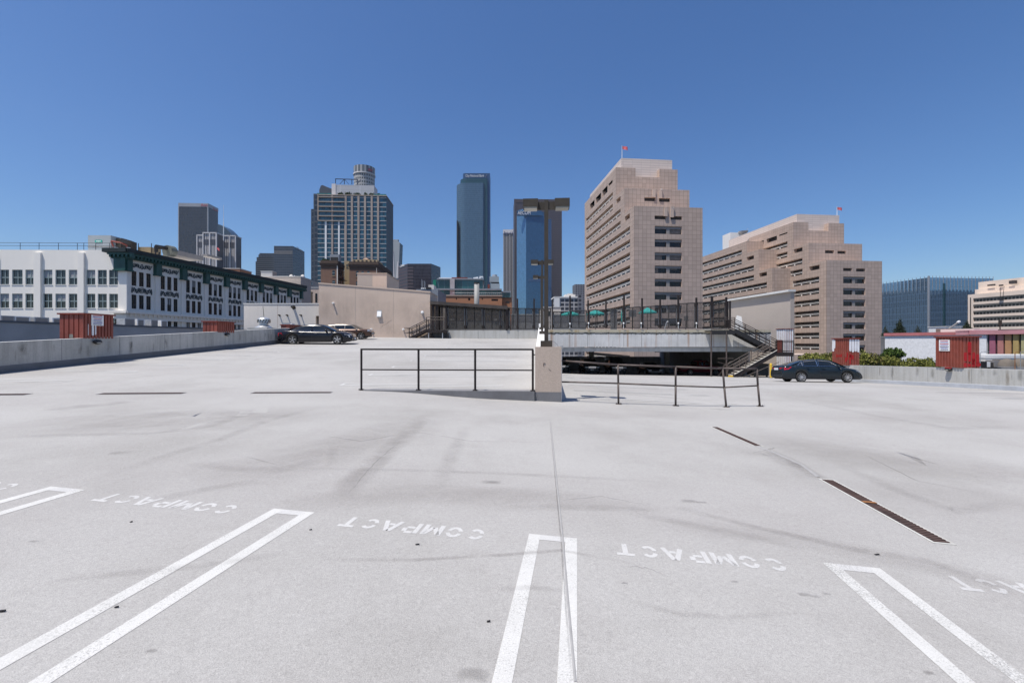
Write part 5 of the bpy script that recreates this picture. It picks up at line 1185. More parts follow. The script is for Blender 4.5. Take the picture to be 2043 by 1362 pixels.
def lobe(t, F, tiers, bfar, rows, fronts, small=(), squares=None, zfloor=GZ, a0=0):
    """tiers: (b front, a right, z top); rows: (z, b0, b1, tier); fronts: (z, a0, a1)"""
    zlo = zfloor
    H = 2.12
    for i, (b, ar, zt) in enumerate(tiers):
        holes = [(r[1], min(r[2], bfar-.5), r[0]-H, r[0]) for r in rows if r[3] == i]+[(s[1], s[2], s[0]-s[3], s[0]) for s in small if s[4] == i]
        fh = [(f[1], f[2], f[0]-f[3], f[0]) for f in fronts if f[4] == i]
        mb = MB(); mb.facade(F, 'b', a0, b, bfar, zlo, zt, holes, 1.3, 0, 1)
        mb.facade(F, 'a', b, a0, ar, zlo, zt, fh, .7, 0, 1)
        mb.quad(F, 'b', ar, b, bfar, zlo, zt); mb.quad(F, 'a', bfar, a0, ar, zlo, zt)
        mb.face([F(a0, b, zt), F(ar, b, zt), F(ar, bfar, zt), F(a0, bfar, zt)], 1)
        mb.build('wall', [M['stone'], M['stone_plain']], t)
        zlo = zt
    for r in rows: strip_row(t, F, 'b', a0, r[1], min(r[2], bfar-.5), r[0]-H, H, 1.3, 4.3)
    for s in small:
        MB().quad(F, 'b', a0+1.25, s[1], s[2], s[0]-s[3], s[0]).build('small_opening', M['recess'], t)
    for f in fronts:
        z, A0, A1, h, i = f; b = tiers[i][0]
        if h < 1.2: MB().quad(F, 'a', b+.68, A0, A1, z-h, z).build('parapet_slot', M['recess'], t); continue
        w = MB(); w.quad(F, 'a', b+.66, A0, A1, z-h, z); wn_ = w.build('front_glazing', M['dark_glass'], t)
        m_ = MB(); m_.box(A0, A1, b+.35, b+.6, z-.78, z-.02, F=F); c = (A0+A1)/2; m_.box(c-.5, c+.5, b+.25, b+.6, z-h, z-.78, F=F); m_.build('lintel', M['lintel'], wn_)
        for u0, u1 in ((A0+.1, c-.5), (c+.5, A1-.1)):
            if rnd.random() < .55: MB().box(u0, u0+(u1-u0)*rnd.choice((1, 1, .66, .34)), b+.61, b+.65, z-.78-rnd.choice((.35, .7, 1.2)), z-.78, F=F).build('blind', M['office_blind'], wn_)
# --- nearer one
F1 = frame_px(1265, 134, 5.8); B1 = thing('office_building', 'tall stepped pink brown stone office building with white railed strip openings', 'building', F1(12, 20, GZ))
bB, bC, bF = F1.b_at(1246), F1.b_at(1229), F1.b_at(1166.5)
zA, zB, zC = F1.z_at(410.6), F1.z_at(375, 0, bB), F1.z_at(333.8, 0, bC)
r0 = F1.z_at(451, 0, F1.b_at(1257)); b57, b38, b22, b69 = [F1.b_at(x) for x in (1257, 1238, 1222.5, 1169.3)]
fl = 3.9
rows = [(r0-fl*k, b57, b69, 0) for k in range(0, 12)]+[(r0+fl, b38, b69, 0), (r0+2*fl, b38, b69, 1), (r0+3*fl, b22, b69, 1 if r0+3*fl < zB else 2), (r0+4*fl, b22, b69, 2)]
rows = [r for r in rows if r[0]-2.12 > GZ+.5]
small = [(r0+fl+.1, F1.b_at(1256.5), F1.b_at(1246.5), 1.5, 0), (r0+3*fl+.1, F1.b_at(1238), F1.b_at(1229.5), 1.5, 1)]
zs5 = r0+5*fl+.6
for x0, x1 in ((1222, 1214), (1212, 1201.5), (1199, 1188.5), (1186, 1177)): small.append((zs5 if x0 != 1222 else zs5, F1.b_at(x0), F1.b_at(x1), 2.6 if x0 != 1222 else 1.3, 2))
aw0, aw1 = F1.a_at(1306.2), F1.a_at(1360.6); zf0 = F1.z_at(450.6, aw0)
fronts = [(zf0-fl*k, aw0, aw1, 2.3, 0) for k in range(0, 13) if zf0-fl*k > GZ+4]
ac = (F1.a_at(1306)+F1.a_at(1330))/2
fronts += [(F1.z_at(430, aw0), F1.a_at(1306), F1.a_at(1329), 1.1, 0), (F1.z_at(430, aw0), F1.a_at(1338), F1.a_at(1361), 1.1, 0), (F1.z_at(393.5, aw0, bB), F1.a_at(1285.5, bB), F1.a_at(1308, bB), 1.19, 1), (F1.z_at(394, aw0, bB), F1.a_at(1315, bB), F1.a_at(1337, bB), 1.19, 1)]
lobe(B1, F1, [(0, F1.a_at(1401.7), zA), (bB, F1.a_at(1375.5, bB), zB), (bC, F1.a_at(1352, bC), F1.z_at(351, 0, bC))], bF, rows, fronts, small)
# notched top of the third tier and the pale penthouse
zN = F1.z_at(351, 0, bC)
for a0, a1 in ((0, F1.a_at(1268, bC)), (F1.a_at(1315.5, bC), F1.a_at(1352, bC))):
    mb = MB(); mb.box(a0, a1, bC, bC+7 if a0 > 1 else bF, zN, zC, F=F1); mb.build('wall', M['stone'], B1)
bP = bC+1.8; aP0, aP1 = F1.a_at(1239.5, bP), F1.a_at(1341, bP)
MB().box(aP0, aP1, bP, F1.b_at(1177, aP0), zC-8, F1.z_at(315.5, aP0, bP), F=F1).build('penthouse', M['penthouse'], B1)
mb = MB()
for x, y0, y1, b in ((1304, 379, 394, bB), (1317, 380, 396, bB), (1327.5, 416, 432, 0), (1340, 412, 434, 0)):
    a = F1.a_at(x, b); mb.box(a-.5, a+.5, b-.4, b-.05, F1.z_at(y1, a, b), F1.z_at(y0, a, b), F=F1)
mb.build('antenna_panel', M['stone_plain'], B1)
mb = MB()
for x, y0, y1, b in ((1319, 377, 382, bB), (1342, 412, 418, 0)):
    a = F1.a_at(x, b); mb.box(a-.18, a+.18, b-.4, b-.05, F1.z_at(y1, a, b), F1.z_at(y0, a, b), F=F1)
mb.build('antenna_tip', M['penthouse'], B1)
def flag(F, a, b, z, h, label, fl_w=1.8):
    t = thing('flagpole', label, 'flagpole', F(a, b, z)); p = F(a, b, z)
    MB().tube(p, (p[0], p[1], z+h), .1, 8, .06).build('pole', M['white'], t)
    mb = MB(); rows = []
    for j in range(4):
        rows.append([(p[0]+.1+fl_w*i/5, p[1]+.15*math.sin(i*1.3), z+h-.1-.32*(3-j)-.12*i*(1 if j < 2 else .6)) for i in range(6)])
    M.setdefault('flag_red', mat('red_and_white_flag', (.62, .12, .13), .7, .5, 1.6)); mb.grid(rows); mb.build('flag', M['flag_red'], t)
flag(F1, F1.a_at(1241, bP+1), bP+1, F1.z_at(315.5, aP0, bP), 4.6, 'flagpole with small flag on the pale penthouse of the taller brown building')
# --- second one, with a stepped wing behind
F2 = frame_px(1649, 155, 5.8); B2 = thing('office_building', 'lower brown stone office building with two sets of steps behind the dark sedan', 'building', F2(12, 30, GZ))
bB, bC = F2.b_at(1613.6), F2.b_at(1583); bE = F2.b_at(1577)
zA, zB, zC = F2.z_at(518.8), F2.z_at(484.3, 0, bB), F2.z_at(443, 0, bC)
aw0, aw1 = F2.a_at(1682.3), F2.a_at(1726.5); zf0 = F2.z_at(551.5, aw0)
bl0 = F2.b_at(1634.5); r0 = F2.z_at(551, 0, bl0)
rows = [(r0-fl*k, bl0, F2.b_at(1581.5), 0) for k in range(0, 8) if r0-fl*k-2.2 > GZ+.5]
bend = F2.b_at(1500)
rows += [(r0+fl, F2.b_at(1601), bend, 0), (r0+2*fl, F2.b_at(1601), bend, 1), (r0+3*fl, F2.b_at(1571), bend, 1), (r0+4*fl, F2.b_at(1571), bend, 2)]
small = [(r0+fl+.1, F2.b_at(1635), F2.b_at(1614.5), 1.5, 0), (r0+3*fl+.1, F2.b_at(1601), F2.b_at(1583.5), 1.5, 1)]
for x0, x1 in ((1571, 1554), (1550, 1529), (1524, 1503)): small.append((r0+5*fl+.7, F2.b_at(x0), F2.b_at(x1), 1.6 if x0 == 1571 else 2.8, 2))
fronts = [(zf0-fl*k, aw0, aw1, 2.3, 0) for k in range(0, 8) if zf0-fl*k > GZ+3]
fronts += [(F2.z_at(534.5, aw0), aw0, F2.a_at(1700), 1.05, 0), (F2.z_at(535, aw0), F2.a_at(1708), F2.a_at(1726.5), 1.05, 0), (F2.z_at(499, aw0, bB), F2.a_at(1646, bB), F2.a_at(1664, bB), 1.1, 1), (F2.z_at(499.5, aw0, bB), F2.a_at(1671, bB), F2.a_at(1688, bB), 1.1, 1)]
zN = F2.z_at(459, 0, bC)
lobe(B2, F2, [(0, F2.a_at(1759.8), zA), (bB, F2.a_at(1720, bB), zB), (bC, F2.a_at(1684, bC), zN)], bend+2, rows, fronts, small)
for a0, a1 in ((0, F2.a_at(1613, bC)), (F2.a_at(1653, bC), F2.a_at(1684, bC))): MB().box(a0, a1, bC, bC+7 if a0 > 1 else bend+2, zN, zC, F=F2).build('wall', M['stone'], B2)
bP = bC+2; aP0, aP1 = F2.a_at(1590, bP), F2.a_at(1674.5, bP)
MB().box(aP0, aP1, bP, F2.b_at(1454, aP0), zC-8, F2.z_at(427, aP0, bP), F=F2).build('penthouse', M['penthouse'], B2)
# back wing: its left plane lies farther out
aW = F2.a_at(1540.5, bE); bW = bE
zA2 = F2.z_at(534, aW, bW); bB2, bC2 = F2.b_at(1514, aW), F2.b_at(1489.5, aW); zB2, zC2 = F2.z_at(497, aW, bB2), F2.z_at(481, aW, bC2)
bx = F2.b_at(1392, aW)
ru = F2.b_at(1530, aW); rz = F2.z_at(562.5, aW, ru)
rows = [(rz-fl*k, ru, bx, 0) for k in range(0, 6) if rz-fl*k-2.2 > GZ+.5]+[(rz+fl, F2.b_at(1504, aW), bx, 0), (rz+2*fl, F2.b_at(1504, aW), bx, 1), (rz+3*fl, F2.b_at(1480, aW), bx, 1), (rz+4*fl, F2.b_at(1480, aW), bx, 2)]
small = [(rz+fl+.1, F2.b_at(1530, aW), F2.b_at(1514.5, aW), 1.5, 0), (rz+3*fl+.1, F2.b_at(1504, aW), F2.b_at(1489.8, aW), 1.5, 1)]
zB2 = max(zB2, rz+3*fl+.5); zA2 = max(zA2, rz+fl+.5)
rows = [r for r in rows if not (r[3] == 2 and r[0] > zC2-.2)]
lobe(B2, F2, [(bW, 4, zA2), (bB2, 4, zB2), (bC2, 4, zC2)], bx, rows, [], small, a0=aW)
mb = MB(); a, b = aW+2, F2.b_at(1470, aW)
MB().box(F2.a_at(1455, bx), F2.a_at(1482, bx), bx-1, bx+6, zC2-2, F2.z_at(463, aW, bx), F=F2).build('white_plant_room', M['whitewash'], B2)
mb = MB(); q = F2(F2.a_at(1478, bx), bx-2, F2.z_at(466, aW, bx)); mb.lathe([(0, q[2]-.3), (1.6, q[2]+.2), (2.4, q[2]+1.1), (0, q[2]+.4)], (q[0], q[1], 0), n=16); mb.bar((q[0], q[1], q[2]), (q[0]+2.4, q[1], q[2]+2.8), .15, .15); mb.build('dish', M['silver'], B2)
for x in (1497, 1520.5, 1546):  # round-headed lights of the roof house
    b = F2.b_at(x, aP0); w = 3.2; zt = F2.z_at(427, aP0, bP)
    MB().prism([(b-w, zt-5.2)]+[(b+w*math.cos(R(d)), zt-5.2+2.4*math.sin(R(d))) for d in range(0, 181, 20)], -.12, .1, F=lambda p, z, d: F2(aP0+d, p, z)).build('arched_louvre', M['lintel'], B2)
flag(F2, F2.a_at(1670, bP+1), bP+1, F2.z_at(427, aP0, bP), 3.6, 'flagpole with small flag on the lower brown building')
MB().box(F2.a_at(1580), F2.a_at(1649, -14), -16, -2, GZ, F2.z_at(704, 0, -10), F=F2).build('podium', M['stone_plain'], B2)

# ------------------------------------------------------------------ white commercial building with green cornice
M['white_brick'] = weathered('white_painted_brick', (.88, .84, .77), (.74, .70, .63), .85, .2, .3)
M['white_stone'] = weathered('grey_white_terracotta', (.80, .755, .69), (.60, .57, .52), .8, .2, .25)
M['green'] = mat('dark_green_metal', (.014, .072, .062), .5, .25, 1.5)
M['green_dark'] = mat('blackish_green_gutter', (.010, .018, .018), .6, .25, 1.5)
M['sash'] = mat('pale_teal_sash', (.34, .42, .42), .6, .1, 2)
M['ornament'] = mat('dark_relief', (.06, .075, .078), .8, .2, 2)
M['blind'] = mat('window_blind', (.32, .33, .34), .8, .15, .7)
KX, KD = px(252, 70), 70.0
FW = Fr(KX, KD, 1.0)                      # street front seen full on; a runs to the right, so the front has a < 0
tdir = Vector((.126, 1)).normalized()
class Side(Fr):
    def __init__(s): s.X, s.Y, s.yaw = KX, KD, math.atan2(tdir.y, tdir.x); s.c, s.s = math.cos(s.yaw), math.sin(s.yaw)
FS = Side()                               # a runs along the receding side, b to the left = into the building
t = WB = thing('commercial_building', 'white four storey commercial building with dark green cornice and relief scrolls', 'building', (KX-10, KD+15, GZ))
aL = FW.a_at(-60); zTop = FW.z_at(499); LS = FS.a_at(600)
zw = [(FW.z_at(y1), FW.z_at(y0)) for y0, y1 in ((538.5, 568), (586, 614.5), (634, 662))]
wx = [(-32, -15), (-8, 18), (24, 45), (50.5, 70), (86, 104.5), (110.5, 131), (137, 157), (172, 190), (195, 213), (217.5, 236)]
wx = wx[:1]+[(0, 18), (24, 45), (50.5, 70)]+wx[4:]
holes = [(FW.a_at(a), FW.a_at(b), z0, z1) for z0, z1 in zw for a, b in wx]
bays = 9; bp = LS/bays
sh = []
for k in range(bays):
    for i in range(3):
        u0 = k*bp+.85+i*(bp-1.35)/3
        for z0, z1 in zw: sh.append((u0, u0+(bp-1.35)/3-.42, z0, z1, k, i))
mb = MB(); mb.facade(FW, 'a', 0, aL, 0, GZ, zTop, holes, .35, 0)
mb.face([FW(aL, 0, zTop), FW(0, 0, zTop), FS(LS, 0, zTop), FS(LS, 30, zTop)], 0)
mb.build('front_wall', M['white_brick'], t)
mb = MB(); mb.facade(FS, 'a', 0, 0, LS, GZ, zTop, [h[:4] for h in sh], .35, 0); mb.quad(FS, 'b', LS, 0, 30, GZ, zTop); mb.build('side_wall', M['white_stone'], t)
mb = MB()
for x0, x1 in ((70.5, 84), (157.5, 170)): mb.box(FW.a_at(x0), FW.a_at(x1), -.28, 0, GZ, zTop-.45, F=FW)
for x in (-18,): mb.box(FW.a_at(x), FW.a_at(x+14), -.28, 0, GZ, zTop-.45, F=FW)
mb.box(FW.a_at(238), 0.25, -.25, 0, GZ, zTop-.6, F=FW); mb.build('front_piers', M['white_brick'], t)
mb = MB()
for k in range(bays+1): mb.box(max(.0, k*bp-.32), min(LS, k*bp+.32), -.22, 0, GZ, zTop-.8, F=FS)
mb.build('side_piers', M['white_stone'], t)
def sash(w, h, blind):
    """window unit in its own space: pane, bars (x across, y back, z up)"""
    p = MB(); p.box(0, w, .18, .2, 0, h)
    f = MB(); e = .07
    for A in ((0, e, 0, h), (w-e, w, 0, h), (0, w, 0, e), (0, w, h-e, h), (0, w, h*.48-.05, h*.48+.05), (w/2-.035, w/2+.035, 0, h)): f.box(A[0], A[1], .1, .18, A[2], A[3])
    s = MB(); s.box(-.06, w+.06, -.06, .1, -.09, 0)
    return p, f, s
protos = {}
def put_sash(F, u0, u1, z0, z1, par, blind, fm='sash'):
    key = (round(u1-u0, 2), round(z1-z0, 2), blind > 0, fm)
    if key not in protos:
        p, f, s = sash(u1-u0, z1-z0, blind)
        po = p.build('window', M['window'])
        fo = f.build('frame', M[fm]); so_ = s.build('sill', M['white_stone'])
        fo.parent = po; so_.parent = po
        if blind: MB().box(.06, u1-u0-.06, .165, .178, (z1-z0)*.5, z1-z0-.06).build('blind', M['blind']).parent = po
        protos[key] = po; o = po
    else: o = copy_tree(protos[key])
    o.parent = par; o.location = Vector(F(u0, 0, z0))-wloc(par); o.rotation_euler = (0, 0, F.yaw)
r3 = random.Random(11)
for h in holes: put_sash(FW, *h, t, 1 if r3.random() < .55 else 0)
for h in sh: put_sash(FS, *h[:4], t, 1 if r3.random() < .25 else 0, 'bronze')
# cornice, brackets, ledge
zc = zTop-.2
def cornice(F, u0, u1, s, name):
    mb = MB(); mb.box(u0, u1, -1.15, .2, zc-.28, zc+.32, mi=1, F=F); mb.box(u0+.6, u1, -.95, 0, zc-.6, zc-.28, F=F); mb.box(u0+.9, u1, -.55, 0, zc-1.15, zc-.6, F=F)
    n = int((u1-u0)/.62)
    for i in range(n): u = u0+.9+i*.62; mb.box(u, u+.26, -.95, -.5, zc-1.0, zc-.6, F=F)
    return mb.build(name, [M['green'], M['green_dark']], t)
cornice(FS, -1.2, LS+1.0, 1, 'cornice')
cornice(FW, FW.a_at(216), 1.2, 1, 'cornice_return')
for k in range(bays+1): MB().box(max(-.3, k*bp-.52), min(LS+.2, k*bp+.52), -.6, 0, zc-2.9, zc-.6, F=FS).box(max(-.3, k*bp-.6), min(LS+.3, k*bp+.6), -.72, 0, zc-3.05, zc-2.85, F=FS).build('bracket', M['green'], t)
MB().box(FW.a_at(233), .3, -.6, 0, zc-2.9, zc-.6, F=FW).box(FW.a_at(232), .35, -.72, 0, zc-3.05, zc-2.85, F=FW).build('bracket', M['green'], t)
zl0 = FW.z_at(620.5)
mb = MB(); mb.box(-.9, LS, -.9, 0, zl0-.35, zl0, F=FS); mb.box(-.5, LS, -.5, 0, zl0-1.25, zl0-.35, F=FS); mb.box(FW.a_at(228), .9, -.9, 0, zl0-.35, zl0, F=FW); mb.box(FW.a_at(233), .5, -.5, 0, zl0-1.2, zl0-.35, F=FW)
for i in range(int(LS/.8)): mb.box(i*.8, i*.8+.35, -.68, -.5, zl0-.75, zl0-.35, F=FS)
mb.build('ledge', M['white_stone'], t)
def scroll(u0, w, z, h, kind):
    mb = MB(); c = u0+w/2
    def pt(x, y): return FS(c+x, -.05, z+y)
    def spiral(cx, cy, r, turns, sx, ph=0):
        p = [pt(cx+sx*r*(1-.75*i/22)*math.cos(ph+turns*2*math.pi*i/22), cy+r*(1-.75*i/22)*math.sin(ph+turns*2*math.pi*i/22)) for i in range(23)]; mb.path(p, .055, 4)
    if kind:
        spiral(0, 0, h*.48, 1.6, 1); spiral(0, 0, h*.30, 1, 1)
        for s in (1, -1):
            spiral(s*w*.2, -.02, h*.33, 1.5, s, 2.6); spiral(s*w*.34, .0, h*.28, 1.4, s, .4)
            mb.path([pt(s*w*(.08+.4*i/12), h*.36*math.sin(i*.95)) for i in range(13)], .06, 4)
            mb.path([pt(s*w*.44, -h*.4), pt(s*w*.47, -h*.1), pt(s*w*.44, h*.4)], .06, 4)
    else:
        mb.path([pt(w*(-.48+.96*i/40), h*.34*math.cos(i*.63)*(.5+.5*abs(math.cos(i*.157)))) for i in range(41)], .06, 4)
        for x in (-.32, -.2, .2, .32): spiral(x*w, .02, h*.3, 1.5, 1 if x > 0 else -1, .5)
        spiral(0, -h*.25, h*.25, 1.2, 1)
    return mb.build('scroll_relief', M['ornament'], t)
zm2 = (zw[0][0]+zw[1][1])/2; zt2 = (zw[0][1]+zc-1.15)/2
for k in range(bays): scroll(k*bp+.7, bp-1.4, zm2, 1.15, 1); scroll(k*bp+.7, bp-1.4, zt2+.05, 1.05, 0)
# roof-edge railing and gear
mb = MB(); b0 = .6
for zz in (.75, 1.2): mb.tube(FW(aL, b0, zTop+zz), FW(FW.a_at(236), b0, zTop+zz), .03, 5)
for x in (-40, 32, 70, 109, 147, 160, 184, 212, 236): mb.bar(FW(FW.a_at(x), b0, zTop), FW(FW.a_at(x), b0, zTop+1.2), .06, .06)
mb.build('roof_railing', M['rail'], t)
def roofthing(name, label, cat, a0, a1, b0, b1, y0, y1, m, F=FW):
    u0, u1 = F.a_at(a0, b0), F.a_at(a1, b0); t = thing(name, label, cat, F((u0+u1)/2, (b0+b1)/2, zTop)); return t, u0, u1
tt, u0, u1 = roofthing('cooling_unit', 'grey sheet-metal cooling unit with green badge on the white building roof', 'cooling unit', 175.5, 221, 8, 13, 0, 0, 'silver')
zt = FW.z_at(470, 0, 8); M['unit'] = mat('blue_grey_sheet', (.30, .335, .355), .5, .06, .5)
MB().box(u0, u1, 8, 13, zTop, zt, F=FW).build('casing', M['unit'], tt); MB().box(u0-.03, u1+.03, 7.96, 13, zt-2.0, zt-1.92, F=FW).build('seam', M['lintel'], tt)
MB().box(u1+.01, u1+.9, 9, 12.4, zTop+.6, zt-.3, F=FW).build('fan_guard', M['bronze'], tt)
cx_ = (u0+u1)/2-.1; mb = MB(); M['badge_green'] = mat('green_badge', (.02, .35, .28), .5, .05)
mb.box(cx_-.6, cx_+.6, 7.93, 7.97, zt-1.22, zt-.82, F=FW); mb.build('badge', M['badge_green'], tt); MB().box(cx_-.4, cx_+.4, 7.91, 7.93, zt-1.08, zt-.97, F=FW).build('badge_bar', M['white'], tt)
tt = thing('roof_pipework', 'dark red pipes and a flood lamp on the white building roof', 'pipework', FW(-3, 6, zTop)); G_ = lambda x, y, b=6: FW(FW.a_at(x, b), b, FW.z_at(y, 0, b))
mb = MB(); mb.path([G_(222, 481), G_(238, 484), G_(253, 489), G_(253, 500)], .12, 8); mb.path([G_(246, 486), G_(246, 480)], .14, 6); mb.path([G_(222, 481), G_(226, 492)], .14, 6); mb.build('pipe', M['red_dark'], tt)
mb = MB(); mb.bar(G_(245, 480), G_(259, 484), .8, .7); mb.build('lamp', M['black'], tt); mb = MB()
for x, y0, y1 in ((232, 494, 500), (240, 496, 501), (247, 495, 501), (256, 494, 502), (265, 498, 502)): mb.bar(G_(x, y0), G_(x, y1), .5, .6)
mb.build('valves', M['steel'], tt)
tt = thing('roof_tank', 'buff timber roof tank between two thin masts', 'tank', FW(4, 14, zTop)); mb = MB(); a0, a1 = FW.a_at(275, 14), FW.a_at(301, 14); zt = FW.z_at(493, 0, 14)
MB().box(a0, a1, 14, 16.5, zTop-.4, zt, F=FW).build('staves', mat('buff_timber', (.34, .26, .15), .8, .3, 1.5, st=(3, 3, .4)), tt)
for x in (277, 303): mb.tube(FW(FW.a_at(x, 14), 13.9, zTop), FW(FW.a_at(x, 14), 13.9, FW.z_at(486, 0, 14)), .06, 6)
mb.build('mast', M['bronze'], tt)
tt = thing('roof_house', 'long cream roof house with ducts and a round tank above the green cornice', 'roof house', FS(14, 6, zTop)); s0, s1 = FS.a_at(291, 3), FS.a_at(390, 3)
MB().prism([(s0, 3.5), (s1, 3.5), (s1, 9), (s0, 9)], zTop-.2, 0, F=FS, ztop=lambda a, b: FS.z_at(505.5, s0, 3)).build('wall', M['cream'], tt)
G2 = lambda x, y, b=5: FS(FS.a_at(x, b), b, FS.z_at(y, FS.a_at(x, b), b))
mb = MB(); mb.path([G2(312, 503), G2(311, 491), G2(330, 494), G2(340, 498)], .28, 8); mb.path([G2(316, 495), G2(338, 497)], .2, 6); mb.path([G2(311, 503), G2(309, 512)], .12, 6); mb.path([G2(318, 503), G2(316, 512)], .12, 6); mb.build('duct', M['black'], tt)
q, q2 = G2(333, 500), G2(345, 502); MB().tube(q, q2, 1.0, 16).build('tank', mat('olive_tank', (.13, .14, .12), .6, .2, 1), tt, smooth=False)
q = G2(349, 506); mb = MB(); a = FS.a_at(349, 5); mb.box(a, a+6, 4.5, 7.5, FS.z_at(509, a, 5), FS.z_at(499.5, a, 5), F=FS); mb.box(a+7, a+11, 4.5, 6, FS.z_at(511, a+7, 5), FS.z_at(507, a+7, 5), F=FS); mb.build('plant_box', M['lintel'], tt)

# ------------------------------------------------------------------ grey neighbouring roof with air conditioners
FN = Fr(px(-2, 26), 26, -math.degrees(math.atan(115/908)))   # b runs along the wall
zN1 = FN.z_at(638.5)
t = thing('neighbour_roof', 'grey parapet wall of the neighbouring roof carrying air conditioners', 'building', FN(-3, 10, GZ))
mb = MB(); mb.box(-14, 0, -20, FN.b_at(492), GZ, zN1-.12, F=FN); mb.build('wall', mat('dark_grey_stucco', (.48, .435, .405), .9, .12, .6), t)
MB().box(-.35, .04, -20, FN.b_at(492), zN1-.12, zN1, F=FN).build('coping', M['coat_grey'], t)
acs = [(-6, .7, 631), (22, .8, 629.5), (62, .8, 630), (98, .8, 632), (243, .8, 639), (268, .6, 642), (296, .6, 644), (316, .6, 645.5)]
for i, (x, w, y) in enumerate(acs):
    b = FN.b_at(x, -.8); z0 = zN1-.12
    t = thing('air_conditioner', 'boxy white rooftop air conditioner on the grey wall, '+['first from the picture edge', 'second from the picture edge', 'third, before the red shed', 'last before the red shed', 'first beyond the red shed', 'second beyond the red shed', 'third beyond the red shed', 'farthest beyond the red shed'][i], 'air conditioner', FN(-.8, b, z0), group='air conditioners on the grey roof')
    zt = z0+ (.42 if i < 4 else .62)
    MB().box(-1.25, -.55, b, b+w, z0+.08, zt, F=FN).build('casing', M['white'] if i % 2 else M['steel'], t, bevel=.015)
    MB().box(-.549, -.54, b+.08, b+w-.08, z0+.14, zt-.06, F=FN).build('grille', M['lintel'], t)
    MB().box(-1.2, -.6, b+.05, b+.12, z0, z0+.08, F=FN).box(-1.2, -.6, b+w-.12, b+w-.05, z0, z0+.08, F=FN).build('foot', M['black'], t)
mb = MB(); b0, b1 = FN.b_at(0, -1.6), FN.b_at(115, -1.6); t = thing('roof_vent_row', 'dark low vents and a curb along the grey roof behind the air conditioners', 'vents', FN(-1.8, b0, zN1))
mb.box(-2.3, -1.7, b0-3, b1+6, zN1-.2, zN1+.18, F=FN)
mb.build('curb', M['black'], t)
# ------------------------------------------------------------------ skyline
def tower(name, label, xl, xr, yt, D, yaw=4, xfar=None, depth=None, m=None, mside=None, mroof='roof_grey', cat='tower', body='tower_body', parent=None):
    F = frame_px(xl, D, yaw); w = F.a_at(xr); zt = F.z_at(yt)
    if depth is None: depth = F.b_at(xfar, w) if xfar > xr else F.b_at(xfar, 0)
    t = parent or thing(name, label, cat, F(w/2, depth/2, GZ))
    mb = MB(); mb.quad(F, 'a', 0, 0, w, GZ, zt, 0); mb.quad(F, 'a', depth, w, 0, GZ, zt, 0); mb.quad(F, 'b', 0, depth, 0, GZ, zt, 1); mb.quad(F, 'b', w, 0, depth, GZ, zt, 1)
    mb.face([F(0, 0, zt), F(w, 0, zt), F(w, depth, zt), F(0, depth, zt)], 2)
    mb.build(body, [M[m], M[mside or m], M[mroof]], t)
    return t, F, w, depth, zt
gm = grid_mat
M['black_grid'] = gm('charcoal_curtain_wall', (.013, .017, .025), (.034, .04, .05), 1.7, 3.8, .35, .5, .25, 0, .25, .5)
M['black_band'] = mat('silver_grey_band', (.30, .31, .33), .5, .08, .05)
t, F, w, d, zt = tower('skyscraper', 'charcoal skyscraper with a pale top band and red lettering', 356.5, 415, 412, 1150, 3, 435, m='black_grid')
mb = MB(); mb.box(-.5, w+.5, -.5, d+.5, zt, F.z_at(405), F=F); mb.build('top_band', M['black_band'], t)
mb = MB(); mb.box(w-1.6, w+.8, -.8, 1.5, GZ, zt, F=F); mb.box(-1, 1, -.8, 1, GZ, zt, F=F); mb.build('corner_pier', M['black_band'], t)
M['sign_crimson'] = mat('crimson_letters', (.45, .03, .06), .5, .05); M['sign_white'] = mat('white_letters', (.75, .75, .75), .5, .05); M['sign_navy'] = mat('navy_letters', (.02, .03, .12), .5, .05)
text('sign_letters', 'Aon', F, F.a_at(401), -.8, F.z_at(411.2), 7.0, M['sign_crimson'], t, width=(414-401)/FPX*1150, depth=.5)
text('sign_letters', 'Aon', F, w+.8, d*.45, F.z_at(413), 7.0, M['sign_crimson'], t, side='b', width=d*.5, depth=.5)
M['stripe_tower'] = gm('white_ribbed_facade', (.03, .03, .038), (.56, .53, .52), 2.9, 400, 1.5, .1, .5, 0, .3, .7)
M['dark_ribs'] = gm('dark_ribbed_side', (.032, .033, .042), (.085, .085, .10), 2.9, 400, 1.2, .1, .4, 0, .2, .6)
M['pale_pier'] = mat('pale_pier', (.62, .59, .58), .7, .05, .05)
tb = thing('skyscraper', 'white ribbed office tower in stepped wings in front of the charcoal skyscraper', 'tower', P(437, 681, 815)[:2]+(GZ,))
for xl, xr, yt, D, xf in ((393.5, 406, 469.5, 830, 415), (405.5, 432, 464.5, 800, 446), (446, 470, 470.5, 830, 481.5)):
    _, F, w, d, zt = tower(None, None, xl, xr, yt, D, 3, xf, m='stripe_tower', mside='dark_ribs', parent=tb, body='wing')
    mb = MB()
    n = 2 if xr-xl > 15 else 1
    for i in range(n+1): a = w*i/n; mb.box(a-.8, a+.8, -1.2, .4, GZ, zt+.5, F=F)
    mb.box(-.8, w+.8, -1.2, d, zt-.8, zt+1, F=F); mb.build('pier', M['pale_pier'], tb)
    MB().box(.8, w-.8, -.3, -.1, F.z_at(yt+24), F.z_at(yt+13), F=F).build('dark_band', M['dark_ribs'], tb)
q = P(437.5, 470, 800); MB().tube((q[0], 812, q[2]-6), (q[0], 812, pz(440, 800)), .9, 8, .6).tube((q[0], 812, pz(440, 800)), (q[0], 812, pz(405, 800)), .4, 6, .2).build('mast', M['white'], tb)
X = P(450, 0, 1000); t = thing('skyscraper', 'curved blue glass crown of a tower behind the white ribbed tower', 'tower', (X[0], 1000, GZ))
